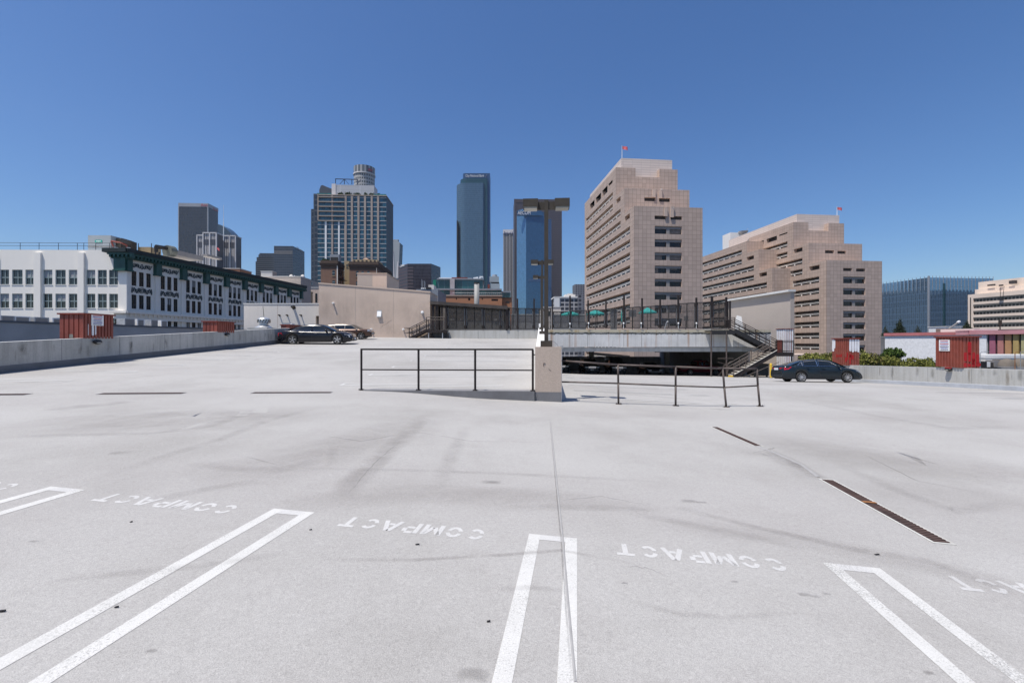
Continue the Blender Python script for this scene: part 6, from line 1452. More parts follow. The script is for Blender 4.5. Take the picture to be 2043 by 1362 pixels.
M['blue_dim'] = gm('blue_grey_curtain_wall', (.05, .085, .115), (.035, .06, .085), 1.8, 3.6, .3, .4, .12, .35, .2, .3)
prof = [(px(434, 1000), pz(447, 1000)), (px(441, 1000), pz(449, 1000)), (px(450, 1000), pz(455, 1000)), (px(457, 1000), pz(462, 1000)), (px(463, 1000), pz(470, 1000)), (px(464, 1000), GZ), (px(434, 1000), GZ)]
MB().prism(prof, 1000, 1030, F=lambda a, z, y: (a, y, z)).build('tower_body', M['blue_dim'], t)
# dark pair
M['dark_pair'] = gm('blue_black_curtain_wall', (.032, .042, .06), (.056, .068, .086), 3.0, 3.9, .7, 1.1, .25, 0, .2, .5)
M['dark_bands'] = gm('banded_dark_facade', (.020, .030, .040), (.075, .080, .092), 40, 3.9, .1, 1.5, .25, 0, .2, .6)
t, F, w, d, zt = tower('office_tower', 'wide dark office tower with a slanting lit edge over the white building roofline', 546.5, 584.5, 490.5, 700, 3, 607.5, m='dark_pair')
mb = MB()
for i in range(24): a = w*(i+.3)/24.5; mb.box(a, a+.55, -.25, .1, F.z_at(507), F.z_at(500), F=F)
mb.build('louvre_fins', M['lintel'], t); text('sign_letters', 'JPMorgan', F, w+.3, d*.25, F.z_at(493.5), 4.2, M['lintel'], t, side='b', width=d*.6)
t, F, w, d, zt = tower('office_tower', 'low stepped dark tower with pale bands beside the wide dark tower', 512, 547, 513, 900, 3, 552, m='dark_bands')
MB().box(3, w, 1, d, zt, F.z_at(507.5), F=F).box(4.5, w, 2, d, F.z_at(507.5), F.z_at(504.5), F=F).box(-3, 0.1, 2, d, GZ, F.z_at(521), F=F).build('upper_steps', M['dark_pair'], t)

# hotel tower
M['hotel_glass'] = gm('teal_hotel_glass', (.03, .085, .11), (.018, .05, .065), 1.25, 3.24, .12, .10, .08, .25, .55, .3, spec=.7, wobble=.03)
M['hotel_side'] = gm('brown_grey_panel_side', (.11, .09, .085), (.03, .035, .04), 3.0, 3.24, 1.5, 1.4, .6, 0, .2, .4)
M['tan_pier'] = mat('tan_concrete_pier', (.36, .30, .26), .8, .08, .1)
t, F, w, d, zt = tower('hotel_tower', 'tall hotel tower with tan piers, teal glass and a planted roof terrace', 634, 771, 389.5, 320, 3, 784.5, m='hotel_glass', mside='hotel_side')
fh = 3.24; mb = MB(); n = int((zt-GZ)/fh)
for i in range(n): z = zt-1.2-i*fh; mb.box(0, w, -.22, .05, z-.17, z+.12, F=F)
mb.build('floor_bands', M['pale_pier'], t)
A = F.a_at; mb = MB()
for xa_, xb_ in ((661.5, 665), (687.5, 692), (700.5, 704.5), (713.5, 717.5), (726.5, 730.5), (740, 743.8), (752.5, 756.5)): mb.box(A(xa_), A(xb_), -.6, .1, GZ, zt, F=F)
mb.box(A(634), A(636), -.6, .1, F.z_at(440), zt, F=F); mb.box(-.3, w+.3, -.7, d, zt-.1, zt+.5, F=F); mb.build('pier', M['tan_pier'], t)
mb = MB()
for xa_, xb_ in ((648.5, 652), (675, 678)): mb.box(A(xa_), A(xb_), -.5, .1, GZ, F.z_at(441), F=F)
mb.build('white_pier', M['white'], t)
mb = MB()
for i in range(6):
    z = F.z_at(440.5)+i*(zt-F.z_at(440.5))/5.4
    mb.box(A(636), A(687.5), -1.1, .1, z-.35, z+.25, F=F)
mb.build('balcony_slab', M['tan_pier'], t)
mb = MB()
for xa_, xb_, s in ((638, 661, 1), (666, 687, 1)):
    for i in range(5):
        z = F.z_at(440.5)+i*(zt-F.z_at(440.5))/5.4; mb.box(A(xa_), A(xb_), -1.0, -.95, z+.25, z+1.3, F=F)
mb.build('balcony_glass', glass('balcony_glass', (.03, .07, .09), .05, .6), t)
_, F2_, w2, d2, z2 = tower(None, None, 625.5, 634.5, 386.5, 322, 3, depth=20, m='dark_pair', parent=t, body='side_slab')
_, F2_, w2, d2, z2 = tower(None, None, 620.5, 626, 417, 324, 3, depth=18, m='dark_pair', parent=t, body='side_slab')
M['louvre'] = gm('pale_louvre_screen', (.33, .34, .36), (.62, .62, .64), 14, .55, .3, .2, .5, 0, .15, .5)
MB().box(A(662, 4), A(746.5, 4), 4, 14, zt, F.z_at(368, 0, 4), F=F).build('roof_screen', M['louvre'], t); MB().box(A(662, 4), A(670, 4), 3.7, 4, zt, F.z_at(366.5, 0, 4), F=F).build('roof_wall', M['pale_pier'], t)
mb = MB(); yt0, yt1 = F.z_at(367, 0, 6), F.z_at(356.5, 0, 6)
xsT = [669.5, 687, 702, 713]
for x in xsT: mb.bar(F(A(x, 6), 6, yt0), F(A(x, 6), 6, yt1), .4, .4)
mb.bar(F(A(669, 6), 6, yt1), F(A(714, 6), 6, yt1-.2), .5, .5)
for xa_, xb_ in ((678, 687), (696, 687), (712, 720)): mb.bar(F(A(xa_, 6), 6, yt0), F(A(xb_, 6), 6, yt1 if xb_ == 687 else yt1), .3, .3)
mb.build('roof_truss', mat('navy_steel', (.03, .05, .09), .5, .2, 1), t)
mb = MB(); mb.box(A(633), A(662), -.4, -.35, zt+.4, zt+1.4, F=F); mb.box(A(746), A(771), -.4, -.35, zt+.4, zt+1.4, F=F); mb.build('glass_balustrade', glass('teal_balustrade', (.04, .16, .15), .08, .5), t)
prof = [(A(637, 30)+0, F.z_at(379, 0, 30)), (A(640, 30), F.z_at(371, 0, 30)), (A(643, 30), F.z_at(369.5, 0, 30)), (A(662, 30), F.z_at(377, 0, 30)), (A(662, 30), GZ), (A(637, 30), GZ)]
tq = thing('skyscraper', 'rounded dark blue tower top peeping behind the hotel roof screen', 'tower', F(8, 40, GZ)); MB().prism(prof, 30, 50, F=lambda a, z, b: F(a, b, z)).build('tower_body', M['dark_pair'], tq)
# leaves helper
M['leaf_dark'] = leaf_mat('dark_leaves', (.018, .032, .012), (.05, .075, .025)); M['leaf_olive'] = leaf_mat('olive_leaves', (.07, .09, .018), (.22, .215, .055)); M['leaf_green'] = leaf_mat('bright_leaves', (.03, .06, .012), (.10, .15, .035)); M['leaf_conifer'] = leaf_mat('conifer_needles', (.016, .026, .013), (.048, .062, .032)); M['leaf_dry'] = leaf_mat('dry_leaves', (.10, .09, .03), (.20, .17, .07))
M['bark'] = mat('bark', (.09, .07, .055), .9, .3, 3)
def leaves(name, parent, lobes, n, size, m, seed, shell=.45):
    r = random.Random(seed); mb = MB(); tot = sum(l[3]*l[4]*l[5] for l in lobes)
    for (cx, cy, cz, rx, ry, rz) in lobes:
        for _ in range(max(20, int(n*rx*ry*rz/tot))):
            while True:
                p = Vector((r.uniform(-1, 1), r.uniform(-1, 1), r.uniform(-1, 1)))
                if shell < p.length < 1: break
            p *= 1+.3*math.sin(5*p.x+3*p.z+cx*7)*math.cos(4*p.y+cz*5)+(r.uniform(0, .35) if r.random() < .12 else 0)
            c = Vector((cx+p.x*rx, cy+p.y*ry, cz+p.z*rz)); e = Euler((r.uniform(0, 6.3), r.uniform(0, 6.3), r.uniform(0, 6.3))).to_matrix(); s = size*r.uniform(.6, 1.4)
            mb.face([c+e@Vector(q) for q in ((-s, 0, 0), (0, -s*.45, s*.1), (s, 0, 0), (0, s*.45, -s*.1))])
    return mb.build(name, M[m], parent)
mb_l = []
for xa_, xb_ in ((672, 684), (686, 700), (704, 718), (724, 732), (734, 745), (750, 758)): mb_l.append((*F((A(xa_)+A(xb_))/2, 2, zt+1.3), (A(xb_)-A(xa_))/2, 1.2, 1.5 if xa_ != 686 else 2.0))
leaves('roof_planting', t, mb_l, 1500, .45, 'leaf_dark', 3)['kind'] = 'stuff'

# round crowned skyscraper behind the hotel
X = P(727, 0, 1100); t = thing('skyscraper', 'round crowned skyscraper rising behind the hotel roof', 'tower', (X[0], 1100, GZ)); k_ = 1100/FPX
M['crown_ribs'] = gm('ribbed_crown', (.10, .115, .12), (.36, .355, .345), 9.6, 400, 4.2, .1, .4, .2, .3, .6); M['crown_win'] = gm('punched_crown', (.045, .05, .055), (.38, .375, .365), 5.4, 8.5, 2.1, 3.8, .4, 0, .3, .7)
def ring(r0, y0, y1, m, name, r1=None):
    mb = MB(); n = 48; z0, z1 = pz(y0, 1100), pz(y1, 1100)
    for i in range(n):
        a, b = 2*math.pi*i/n, 2*math.pi*(i+1)/n; f = lambda q, r, z: (X[0]+r*math.cos(q), 1100+r*math.sin(q), z)
        mb.face([f(a, r0, z0), f(b, r0, z0), f(b, r1 or r0, z1), f(a, r1 or r0, z1)], 0, [(a*r0, z0), (b*r0, z0), (b*r0, z1), (a*r0, z1)])
    mb.face([(X[0]+(r1 or r0)*math.cos(2*math.pi*i/n), 1100+(r1 or r0)*math.sin(2*math.pi*i/n), z1) for i in range(n)])
    return mb.build(name, M[m], t)
ring(20.5*k_, 350, 336, 'crown_ribs', 'crown'); ring(21.3*k_, 351.5, 349.5, 'pale_pier', 'crown_ring'); ring(20*k_, 367, 351.5, 'crown_win', 'drum'); ring(20*k_, 400, 367, 'crown_win', 'drum_base'); MB().box(X[0]-22*k_, X[0]+24*k_, 1090, 1120, GZ, pz(388, 1100)).build('tower_body', M['crown_win'], t)
a = -.95; M['mauve'] = mat('maroon_sign_panel', (.10, .05, .07), .5, .1, .1)
mb = MB()
for i in range(6): 
    b0_, b1_ = a+i*.09, a+(i+1)*.09; f = lambda q, z: (X[0]+20.9*k_*math.cos(q), 1100+20.9*k_*math.sin(q), z); mb.face([f(b0_, pz(349, 1100)), f(b1_, pz(349, 1100)), f(b1_, pz(341, 1100)), f(b0_, pz(341, 1100))])
mb.build('sign_panel', M['mauve'], t)
FS_ = Fr(X[0]+21.2*k_*math.cos(-.95), 1100+21.2*k_*math.sin(-.95), 45); text('sign_letters', 'usbank', FS_, 1, -1.0, pz(346, 1100), 4.5, M['sign_crimson'], t, width=10, depth=.3)
# slim flared glass tower right of the hotel
X = P(790, 0, 560); t = thing('office_tower', 'slim flared pale glass tower beside the hotel', 'tower', (X[0], 560, GZ)); D = 560
M['pale_glass'] = gm('pale_glass_facade', (.16, .20, .22), (.34, .36, .37), 2.1, 3.6, .5, .5, .15, .3, .2, .4)
MB().prism([(px(783, D), GZ), (px(794, D), GZ), (px(795, D), pz(553, D)), (px(797.5, D), pz(484, D)), (px(791, D), pz(478, D)), (px(783, D), pz(482, D))], D, D+16, F=lambda a, z, b: (a, b, z)).build('tower_body', M['pale_glass'], t)
MB().prism([(px(785, D), pz(555, D)), (px(787.5, D), pz(555, D)), (px(785, D), pz(500, D)), (px(783, D), pz(500, D))], D-.5, D, F=lambda a, z, b: (a, b, z)).prism([(px(790, D), pz(555, D)), (px(795, D), pz(555, D)), (px(795, D), pz(522, D)), (px(793, D), pz(522, D))], D-.5, D, F=lambda a, z, b: (a, b, z)).build('white_fin', M['pale_pier'], t)
mb = MB()
for x in (785, 788, 792): mb.lathe([(0, pz(480, D)), (1.6, pz(479.5, D)), (1.4, pz(477, D)), (0, pz(476.5, D))], (px(x, D), D+4, 0), n=12)
mb.build('roof_drum', M['lintel'], t)
# maroon banded office block
M['maroon'] = gm('maroon_curtain_wall', (.030, .026, .034), (.048, .040, .050), 1.6, 3.7, .25, .5, .2, 0, .3, .4); M['maroon_band'] = gm('maroon_banded_wall', (.020, .016, .022), (.088, .066, .074), 60, 3.7, .1, 2.0, .3, 0, .2, .6)
D = 520; t = thing('office_block', 'maroon banded office block with white lettering, left of the teal glass rooftop', 'building', (px(830, D), D+15, GZ))
q = lambda x, D: (px(x, D), D)
zt = pz(526, D); pts = [(px(794.5, D), D+22*1.0), q(813, D), q(860.5, D), (px(861.5, D)+6, D+25), (px(800, D), D+30)]
pts[0] = ((794.5-1021.5)/FPX*(D+22), D+22)
mb = MB(); mb.prism(pts, GZ, zt, mt=2)
mb.m[0] = 1; mb.build('tower_body', [M['maroon'], M['maroon_band'], M['roof_grey']], t)
MB().box(px(813.5, D), px(825, D), D-.3, D-.05, GZ, pz(533, D)).build('banded_bay', M['maroon_band'], t)
ang = math.degrees(math.atan2(pts[1][1]-pts[0][1], pts[1][0]-pts[0][0])); FC = Fr(pts[0][0], pts[0][1], ang)
text('sign_letters', 'CBRE', FC, FC.a_at(798, -.3), -.3, FC.z_at(533, FC.a_at(800)), 2.4, M['sign_white'], t, width=FC.a_at(807)-FC.a_at(798), depth=.3)
# stepped teal-blue skyscraper
M['bank_glass'] = gm('steel_blue_glass', (.09, .155, .21), (.06, .105, .15), 1.5, 3.9, .18, .55, .2, .3, .12, .3); M['bank_dark'] = gm('deep_teal_glass', (.03, .085, .10), (.022, .06, .072), 1.5, 3.9, .18, .5, .18, .3, .12, .3); M['bank_blue'] = gm('navy_glass', (.05, .095, .18), (.036, .07, .13), 1.5, 3.9, .18, .5, .18, .3, .12, .3)
D = 850; t = thing('skyscraper', 'stepped blue glass skyscraper with rounded corner and white name at its top', 'tower', (px(945, D), D+20, GZ))
def rounded(x0, x1, y, b, depth, m, name, rad=14, rr_=0):
    X0, X1 = px(x0, D), px(x1, D); pts = []
    for i in range(9): a = math.pi*1.0+math.pi/2*i/8; pts.append((X0+rad+rad*math.cos(a), D+b+rad+rad*math.sin(a)))
    if rr_:
        for i in range(9): a = math.pi*1.5+math.pi/2*i/8; pts.append((X1-rr_+rr_*math.cos(a), D+b+rr_+rr_*math.sin(a)))
    else: pts.append((X1, D+b))
    pts += [(X1, D+b+depth), (X0, D+b+depth)]
    return MB().prism(pts, GZ, pz(y, D)).build(name, M[m], t)
rounded(908.5, 965.5, 365, 0, 30, 'bank_glass', 'front_shaft', 20, 3); rounded(916, 972, 354, 4, 30, 'bank_dark', 'middle_shaft', 16); rounded(922, 977, 342.5, 8, 32, 'bank_blue', 'rear_shaft', 6)
Fb = Fr(px(928, D), D+8, 0); text('sign_letters', 'City National Bank', Fb, 0, -.3, pz(350.0, D), 4.6, M['sign_white'], t, width=(966-928.5)/FPX*D, depth=.4)
MB().bar(Fb((968-928)/FPX*D, -.4, pz(351, D)), Fb((970.5-928)/FPX*D, -.4, pz(345.5, D)), 1.2, .4).build('emblem', M['lintel'], t)
MB().box(px(911, D), px(913, D), D-.2, D+9, GZ, pz(440, D)).build('dark_seam', M['black'], t)
# brown, blue and white group
M['brown_far'] = gm('brown_punched_facade', (.085, .066, .072), (.05, .04, .048), 2.6, 3.8, 1.3, 1.7, .55, 0, .15, .3)
M['brown_front'] = mat('dark_brown_facade', (.052, .038, .045), .5, .1, .02)
t, F, w, d, zt = tower('skyscraper', 'dark brown skyscraper behind the blue glass tower and the lamp post', 1026, 1121, 398, 1000, 2, depth=60, m='brown_far'); 
MB().box(-.5, w+.5, -.6, 0, F.z_at(404), zt+1, F=F).build('top_band', M['brown_front'], t); MB().box(0, F.a_at(1031), -.8, 0, GZ, zt, F=F).build('corner_pier', M['brown_front'], t)
M['sky_glass'] = gm('bright_blue_glass', (.12, .25, .38), (.08, .17, .27), 1.5, 2.0, .16, .22, .1, .5, .18, .3, wobble=.02); M['blue_glass'] = gm('deep_blue_glass', (.042, .11, .195), (.028, .075, .135), 1.5, 2.0, .16, .25, .12, .5, .18, .3, wobble=.02)
t, F, w, d, zt = tower('skyscraper', 'blue mirror glass tower with white name sign, partly behind the lamp post', 1049.5, 1086, 430.5, 800, 2, xfar=1031, m='blue_glass', mside='sky_glass')
# its lighter side wall faces more towards us: add it as a canted bay
q0, q1 = F(0, -.1, 0), P(1031, 0, 815); Fc = Fr(q1[0], 815, math.degrees(math.atan2(q0[1]-815, q0[0]-q1[0]))); L_ = math.hypot(q0[0]-q1[0], q0[1]-815)
mb = MB(); mb.box(0, L_, 0, 12, GZ, Fc.z_at(420.5), F=Fc); mb.build('canted_bay', M['sky_glass'], t)
MB().box(0, w, 4, 30, zt, F.z_at(421.5), F=F).build('sign_storey', M['blue_glass'], t); MB().box(w, w+13, 3, 25, GZ, F.z_at(436), F=F).build('side_bay', M['bank_blue'], t)
FT = frame_px(1031, 798, 0); MB().box(0, FT.a_at(1081), 0, 3, FT.z_at(430.3), FT.z_at(420.3), F=FT).build('sign_panel', M['blue_glass'], t)
text('sign_letters', 'AECOM', FT, 1.6, -.4, FT.z_at(428.2), 6.2, M['sign_white'], t, width=(1058.5-1033)/FPX*798, depth=.5)
MB().box(F.a_at(1054.5), w+10, -.35, 0, F.z_at(561), F.z_at(556), F=F).build('dark_storey_band', M['bank_blue'], t)
M['white_fins'] = gm('white_finned_facade', (.018, .018, .024), (.50, .48, .47), 3.9, 600, 1.35, .1, .4, 0, .2, .6)
t, F, w, d, zt = tower('skyscraper', 'white finned tower with blue lettering peeping out left of the blue glass tower', 1004, 1040, 466, 1200, 1, depth=50, m='white_fins')
MB().box(-.5, w, -.6, 50, zt, F.z_at(458), F=F).build('top_band', M['pale_pier'], t); text('sign_letters', 'Bank of America', F, 2.5, -1.0, F.z_at(467.5), 7.0, M['sign_navy'], t, width=40, depth=.4)
MB().box(w*.5, w*.5+8, 10, 16, zt+8, zt+15, F=F).build('roof_unit', M['lintel'], t)
# white apartment blocks
M['flat_white'] = gm('apartment_facade', (.05, .052, .065), (.46, .44, .43), 3.4, 2.95, .75, .75, .4, 0, .35, .7); M['flat_grey'] = gm('grey_apartment_facade', (.05, .05, .06), (.20, .20, .22), 3.2, 2.95, 1.1, 1.0, .4, 0, .3, .7)
t, F, w, d, zt = tower('apartment_block', 'white framed apartment block behind the first teal umbrella', 1107, 1160, 594, 330, 3, depth=16, m='flat_white', cat='building')
MB().box(-.5, 3.4, -.6, 0, GZ, zt+.6, F=F).box(-.5, w+.4, -.6, 16, zt, zt+.9, F=F).build('end_wall', M['whitewash'], t); MB().box(F.a_at(1130), F.a_at(1150), 4, 12, zt, F.z_at(586), F=F).box(F.a_at(1136), F.a_at(1146), 5, 12, F.z_at(586), F.z_at(584), F=F).build('roof_house', M['cream'], t); MB().box(F.a_at(1152), F.a_at(1162), -1, 10, GZ, F.z_at(588), F=F).build('end_tower', M['flat_grey'], t)
tower('apartment_block', 'distant grey apartment tower close to the edge of the tall brown building', 1147, 1172, 567, 620, 3, depth=18, m='flat_grey', cat='building')
t, F, w, d, zt = tower('low_block', 'small cream block behind the middle lamp posts', 1084, 1119, 613, 180, 3, depth=14, m='cream', cat='building')
MB().box(-.15, w+.15, -.15, 14, zt, zt+.25, F=F).build('coping', M['parapet_cap'], t); MB().box(2, 3.2, -.02, .1, zt-3.5, zt-1.5, F=F).build('window', M['window'], t)
# orange block with teal glass rooftop
M['orange'] = gm('orange_brick_facade', (.42, .185, .095), (.23, .10, .06), 40, 1.9, .02, .10, .8, 0, .08, .8)
D = 120; F = frame_px(871, D, 2); A = F.a_at; t = thing('orange_building', 'orange brick block with a teal glazed rooftop storey', 'building', F(8, 8, GZ)); Z = F.z_at
h_ = [(A(x)-.12-(.14 if x == 936 else 0), A(x)+.16+(.14 if x == 936 else 0), Z(595.5)-.28-(.2 if x == 936 else 0), Z(595.5)+.2) for x in (884.5, 910.5, 936, 962)]+[(A(980.5), A(993.5), Z(600), Z(596))]
mb = MB(); mb.facade(F, 'a', 0, 0, A(1001.5), GZ, Z(588.5), h_, .4); mb.box(0, A(1001.5), .4, 16, GZ, Z(588.5), F=F); mb.quad(F, 'b', A(1001.5), 0, 16, GZ, Z(588.5)); mb.build('wall', M['orange'], t)
MB().box(-.1, A(1001.5)+.1, -.15, .5, Z(590), Z(588.3), F=F).build('coping', M['stone_plain'], t)
for h in h_: MB().quad(F, 'a', .38, *h).build('vent_opening', M['recess'], t)
F3 = Fr(*F(A(1001), 3, 0)[:2], 2); mb = MB(); mb.box(0, F3.a_at(1021), 0, 14, GZ, F3.z_at(593), F=F3); mb.build('side_wing', M['orange'], t); MB().box(F3.a_at(1009), F3.a_at(1016.5), -.05, 0, F3.z_at(604.5), F3.z_at(601), F=F3).build('wing_window', M['recess'], t)
M['teal_glass'] = gm('teal_rooftop_glass', (.02, .075, .075), (.10, .14, .15), 1.6, 2.6, .1, .12, .05, .1, .6, .4, spec=.8)
M['roof_frame'] = mat('grey_blue_frame', (.22, .24, .27), .6, .1, .5)
fb = 2.5; A3 = lambda x: F.a_at(x, fb); Z3 = lambda y: F.z_at(y, 0, fb)
MB().box(A3(872), A3(1000), fb, 14, Z3(589), Z3(579), F=F).build('lower_glazing', M['teal_glass'], t); MB().box(A3(864), A3(1001), fb-.8, 14, Z3(579), Z3(576), F=F).box(A3(1000), A3(1019), fb, 12, Z3(583), Z3(580), F=F).build('roof_slab', M['roof_frame'], t)
MB().box(A3(865), A3(963), fb+1, 14, Z3(576), Z3(557), F=F).build('upper_glazing', M['teal_glass'], t); MB().box(A3(1001), A3(1019), fb+.2, 11, Z3(593), Z3(583), F=F).build('wing_glazing', M['teal_glass'], t)
MB().box(A3(871), A3(964), fb+.6, 14.3, Z3(557), Z3(554.5), F=F).build('upper_roof', M['roof_frame'], t); MB().box(A3(898), A3(907), fb-.3, fb+1.1, Z3(589), Z3(556), F=F).build('stair_core', mat('pinkish_panel', (.42, .38, .38), .8, .1, 1), t)
MB().box(A3(863.5), A3(869), fb+.5, fb+1, Z3(576), Z3(558), F=F).build('green_panel', mat('emerald_panel', (.01, .20, .12), .4, .1, 1), t)
mb = MB(); mb.box(A3(873), A3(900), 5, 8, Z3(554.5), Z3(551), F=F)
mb.box(A3(920), A3(940), 5, 8, Z3(554.5), Z3(552), F=F); mb.bar(F(A3(943), 6, Z3(552)), F(A3(953), 6, Z3(550)), .5, .5); mb.bar(F(A3(955), 6, Z3(554)), F(A3(958), 6, Z3(547)), .4, .4); mb.bar(F(A3(956), 6, Z3(549)), F(A3(963), 6, Z3(548)), .35, .35); mb.bar(F(A3(963), 6, Z3(554)), F(A3(963), 6, Z3(548)), .2, .2); mb.build('white_roof_plant', M['white'], t)
mb = MB(); mb.box(A3(900), A3(932), 4, 6, Z3(553.5), Z3(551.5), F=F); mb.build('red_roof_plant', M['red_dark'], t)
mb = MB()
for x in range(905, 1003, 4): mb.tube(F(A3(x), .3, Z3(588.5)), F(A3(x), .3, Z3(585.5)), .03, 5)
mb.tube(F(A3(905), .3, Z3(585.5)), F(A3(1001), .3, Z3(585.5)), .035, 5); mb.build('roof_railing', M['steel'], t)
t = thing('cooling_tower', 'two-stage grey cooling tower beside the teal glazed rooftop', 'cooling tower', F(A3(987), 6, Z3(576))); A5, Z5 = (lambda x: F.a_at(x, 6)), (lambda y: F.z_at(y, 0, 6))
MB().box(A5(979), A5(997), 6, 8.5, Z5(576), Z5(565), F=F).build('basin', M['unit'], t); MB().box(A5(976.5), A5(995.5), 6.1, 8.4, Z5(562), Z5(551), F=F).build('casing', M['unit'], t); MB().box(A5(980), A5(996), 6.2, 8.3, Z5(565), Z5(562), F=F).build('louvre_gap', M['black'], t)
q = F(A5(987), 7.3, 0); MB().lathe([(.75, Z5(551)), (.7, Z5(546.5)), (.62, Z5(546.3)), (.62, Z5(550))], (q[0], q[1], 0), n=20).build('fan_ring', M['steel'], t)
MB().box(A5(973), A5(977), 5.5, 6.5, Z5(576), Z5(567), F=F).build('pump_set', M['red_dark'], t)
for x, y0 in ((841.5, 557), (843.5, 560), (846.5, 560), (848, 562)):
    t = thing('roof_aerial', 'thin aerial in front of the maroon office block', 'aerial', P(x, 575, 100), group='aerials on the roof edge'); q = P(x, 575, 100); MB().tube(q, (q[0], q[1], pz(y0, 100)), .05, 5).build('mast', M['steel'], t); MB().box(q[0]-.15, q[0]+.15, 99.9, 100.2, q[2]-.2, q[2]+.1).build('foot', M['white'], t)
t = thing('low_roof', 'low grey flat roof edge with plant between the beige block and the orange block', 'roof', P(850, 580, 100)); MB().box(px(830, 100), px(874, 100), 100, 112, GZ, pz(577, 100)).build('wall', M['roof_frame'], t); MB().box(px(853, 100), px(864, 100), 101, 104, pz(577, 100), pz(567, 100)).build('plant_box', M['cream'], t); MB().box(px(850, 100), px(859, 100), 99.8, 101, pz(576.5, 100), pz(573, 100)).build('duct', M['black'], t)

# brick building under the hotel
M['brick'] = weathered('red_brown_brick', (.20, .115, .08), (.10, .06, .045), .9, .3, .6); M['brick_dark'] = weathered('dark_brick_band', (.085, .058, .045), (.05, .035, .03), .9, .2, .4); M['ochre'] = weathered('ochre_render', (.42, .32, .19), (.25, .19, .12), .9, .3, .4)
D = 150; F = frame_px(640, D, 3); A, Z = F.a_at, F.z_at; t = thing('brick_building', 'old two-winged brick building below the hotel tower', 'building', F(10, 8, GZ))
def arched(par, F, x0, x1, y0, y1, b=0):
    a0, a1, z0, z1 = F.a_at(x0, b), F.a_at(x1, b), F.z_at(y1, 0, b), F.z_at(y0, 0, b); r = (a1-a0)/2
    p = MB().prism([(a0, z0), (a1, z0), (a1, z1-r*.6)]+[((a0+a1)/2+r*math.cos(R(d)), z1-r*.6+r*.6*math.sin(R(d))) for d in range(20, 180, 20)]+[(a0, z1-r*.6)], b-.03, b+.3, F=lambda a, z, q: F(a, q, z)).build('window', M['window'], par)
    MB().box(a0-.1, a1+.1, b-.15, b, z0-.15, z0, F=F).build('sill', M['ochre'], p); MB().box(a0, a1, b-.06, b-.03, (z0+z1)/2-.05, (z0+z1)/2+.05, F=F).build('sash_bar', M['sash'], p)
def wing(x0, x1, y, xf, b=0):
    a0, a1 = F.a_at(x0, b), F.a_at(x1, b); z = F.z_at(y, 0, b); dd = F.b_at(xf, a1)
    MB().box(a0, a1, b, dd, GZ, z, F=F).build('wing_wall', M['brick'], t); MB().box(a0-.25, a1+.25, b-.3, dd, z-1.6, z-.9, F=F).box(a0-.4, a1+.4, b-.45, dd, z-.9, z-.6, F=F).box(a0-.02, a1+.02, b-.02, dd, z-2.6, z-1.6, F=F).box(a0-.1, a1+.1, b-.12, dd, z-.6, z+.1, F=F).build('cornice', M['brick_dark'], t)
    return a0, a1, dd, z
a0, a1, dd, z = wing(640, 673, 520, 686); arched(t, F, 663, 668, 539, 549.5); arched(t, F, 663, 668.5, 559, 566)
mb = MB(); mb.box(A(672), A(674), -.08, 0, GZ, z-1.6, F=F); mb.build('corner_strip', M['cream'], t)
for k in range(3):
    for y0, y1 in ((539, 552), (557, 566)):
        b0 = F.b_at(675.5+k*4, a1); MB().box(a1, a1+.08, b0, b0+1.3, F.z_at(y1, a1, b0), F.z_at(y0, a1, b0), F=F).build('window', M['window'], t)
mb = MB(); mb.box(a1, a1+1.1, 1, dd, F.z_at(555), F.z_at(554.4), F=F); mb.box(a1+.5, a1+.56, 1, dd, F.z_at(551), F.z_at(550.7), F=F); mb.build('fire_escape', M['black'], t)
b2 = 9; MB().box(F.a_at(687, b2), F.a_at(697, b2), b2, b2+5, GZ, F.z_at(520.5, 0, b2), F=F).build('rear_wall', M['ochre'], t); arched(t, F, 691, 694, 527, 532, b2)
a0, a1, dd, z = wing(697, 754, 522, 781)
for x0, x1, y0, y1 in ((710.5, 715.5, 540, 551), (721, 726, 540, 546), (732.5, 737.5, 540, 546), (710.5, 715, 560, 569)): arched(t, F, x0, x1, y0, y1)
mb = MB(); n = 6; zr0 = z+.1
mb.box(F.a_at(702), F.a_at(752), .6, 8, zr0, F.z_at(516.5), F=F); mb.build('attic', M['ochre'], t)
for i in range(6): x = 704+i*8.2; MB().box(F.a_at(x), F.a_at(x+3.4), .5, .62, F.z_at(521), F.z_at(517.5), F=F).build('attic_window', M['recess'], t)
mb = MB(); q = F(F.a_at(726), 3, 0); mb.prism([(F.a_at(721), 2), (F.a_at(731), 2), (F.a_at(731), 4), (F.a_at(721), 4)], F.z_at(516.5), F.z_at(513), F=F); mb.lathe([(1.0, F.z_at(513.5)), (.6, F.z_at(512)), (0, F.z_at(510.5))], (q[0], q[1], 0), n=12); mb.build('roof_cap', mat('copper_tan_cap', (.5, .34, .25), .6, .1, 1), t)
MB().tube(F(F.a_at(752), -.4, z-2), F(F.a_at(752), -.4, GZ), .1, 6).build('drain_pipe', M['cream'], t)
MB().box(F.a_at(656.5), F.a_at(675), .8, 3, F.z_at(520), F.z_at(506), F=F).build('tank_house', M['roof_frame'], t); mb = MB(); mb.box(F.a_at(658), F.a_at(673), .7, .8, F.z_at(519), F.z_at(512), F=F); mb.build('louvre', M['black'], t)
leaves('roof_plants', t, [(*F(F.a_at(646), 1, F.z_at(519)), 1.0, .6, .7), (*F(F.a_at(652), 1, F.z_at(519)), .8, .5, .6)], 300, .22, 'leaf_dark', 9)
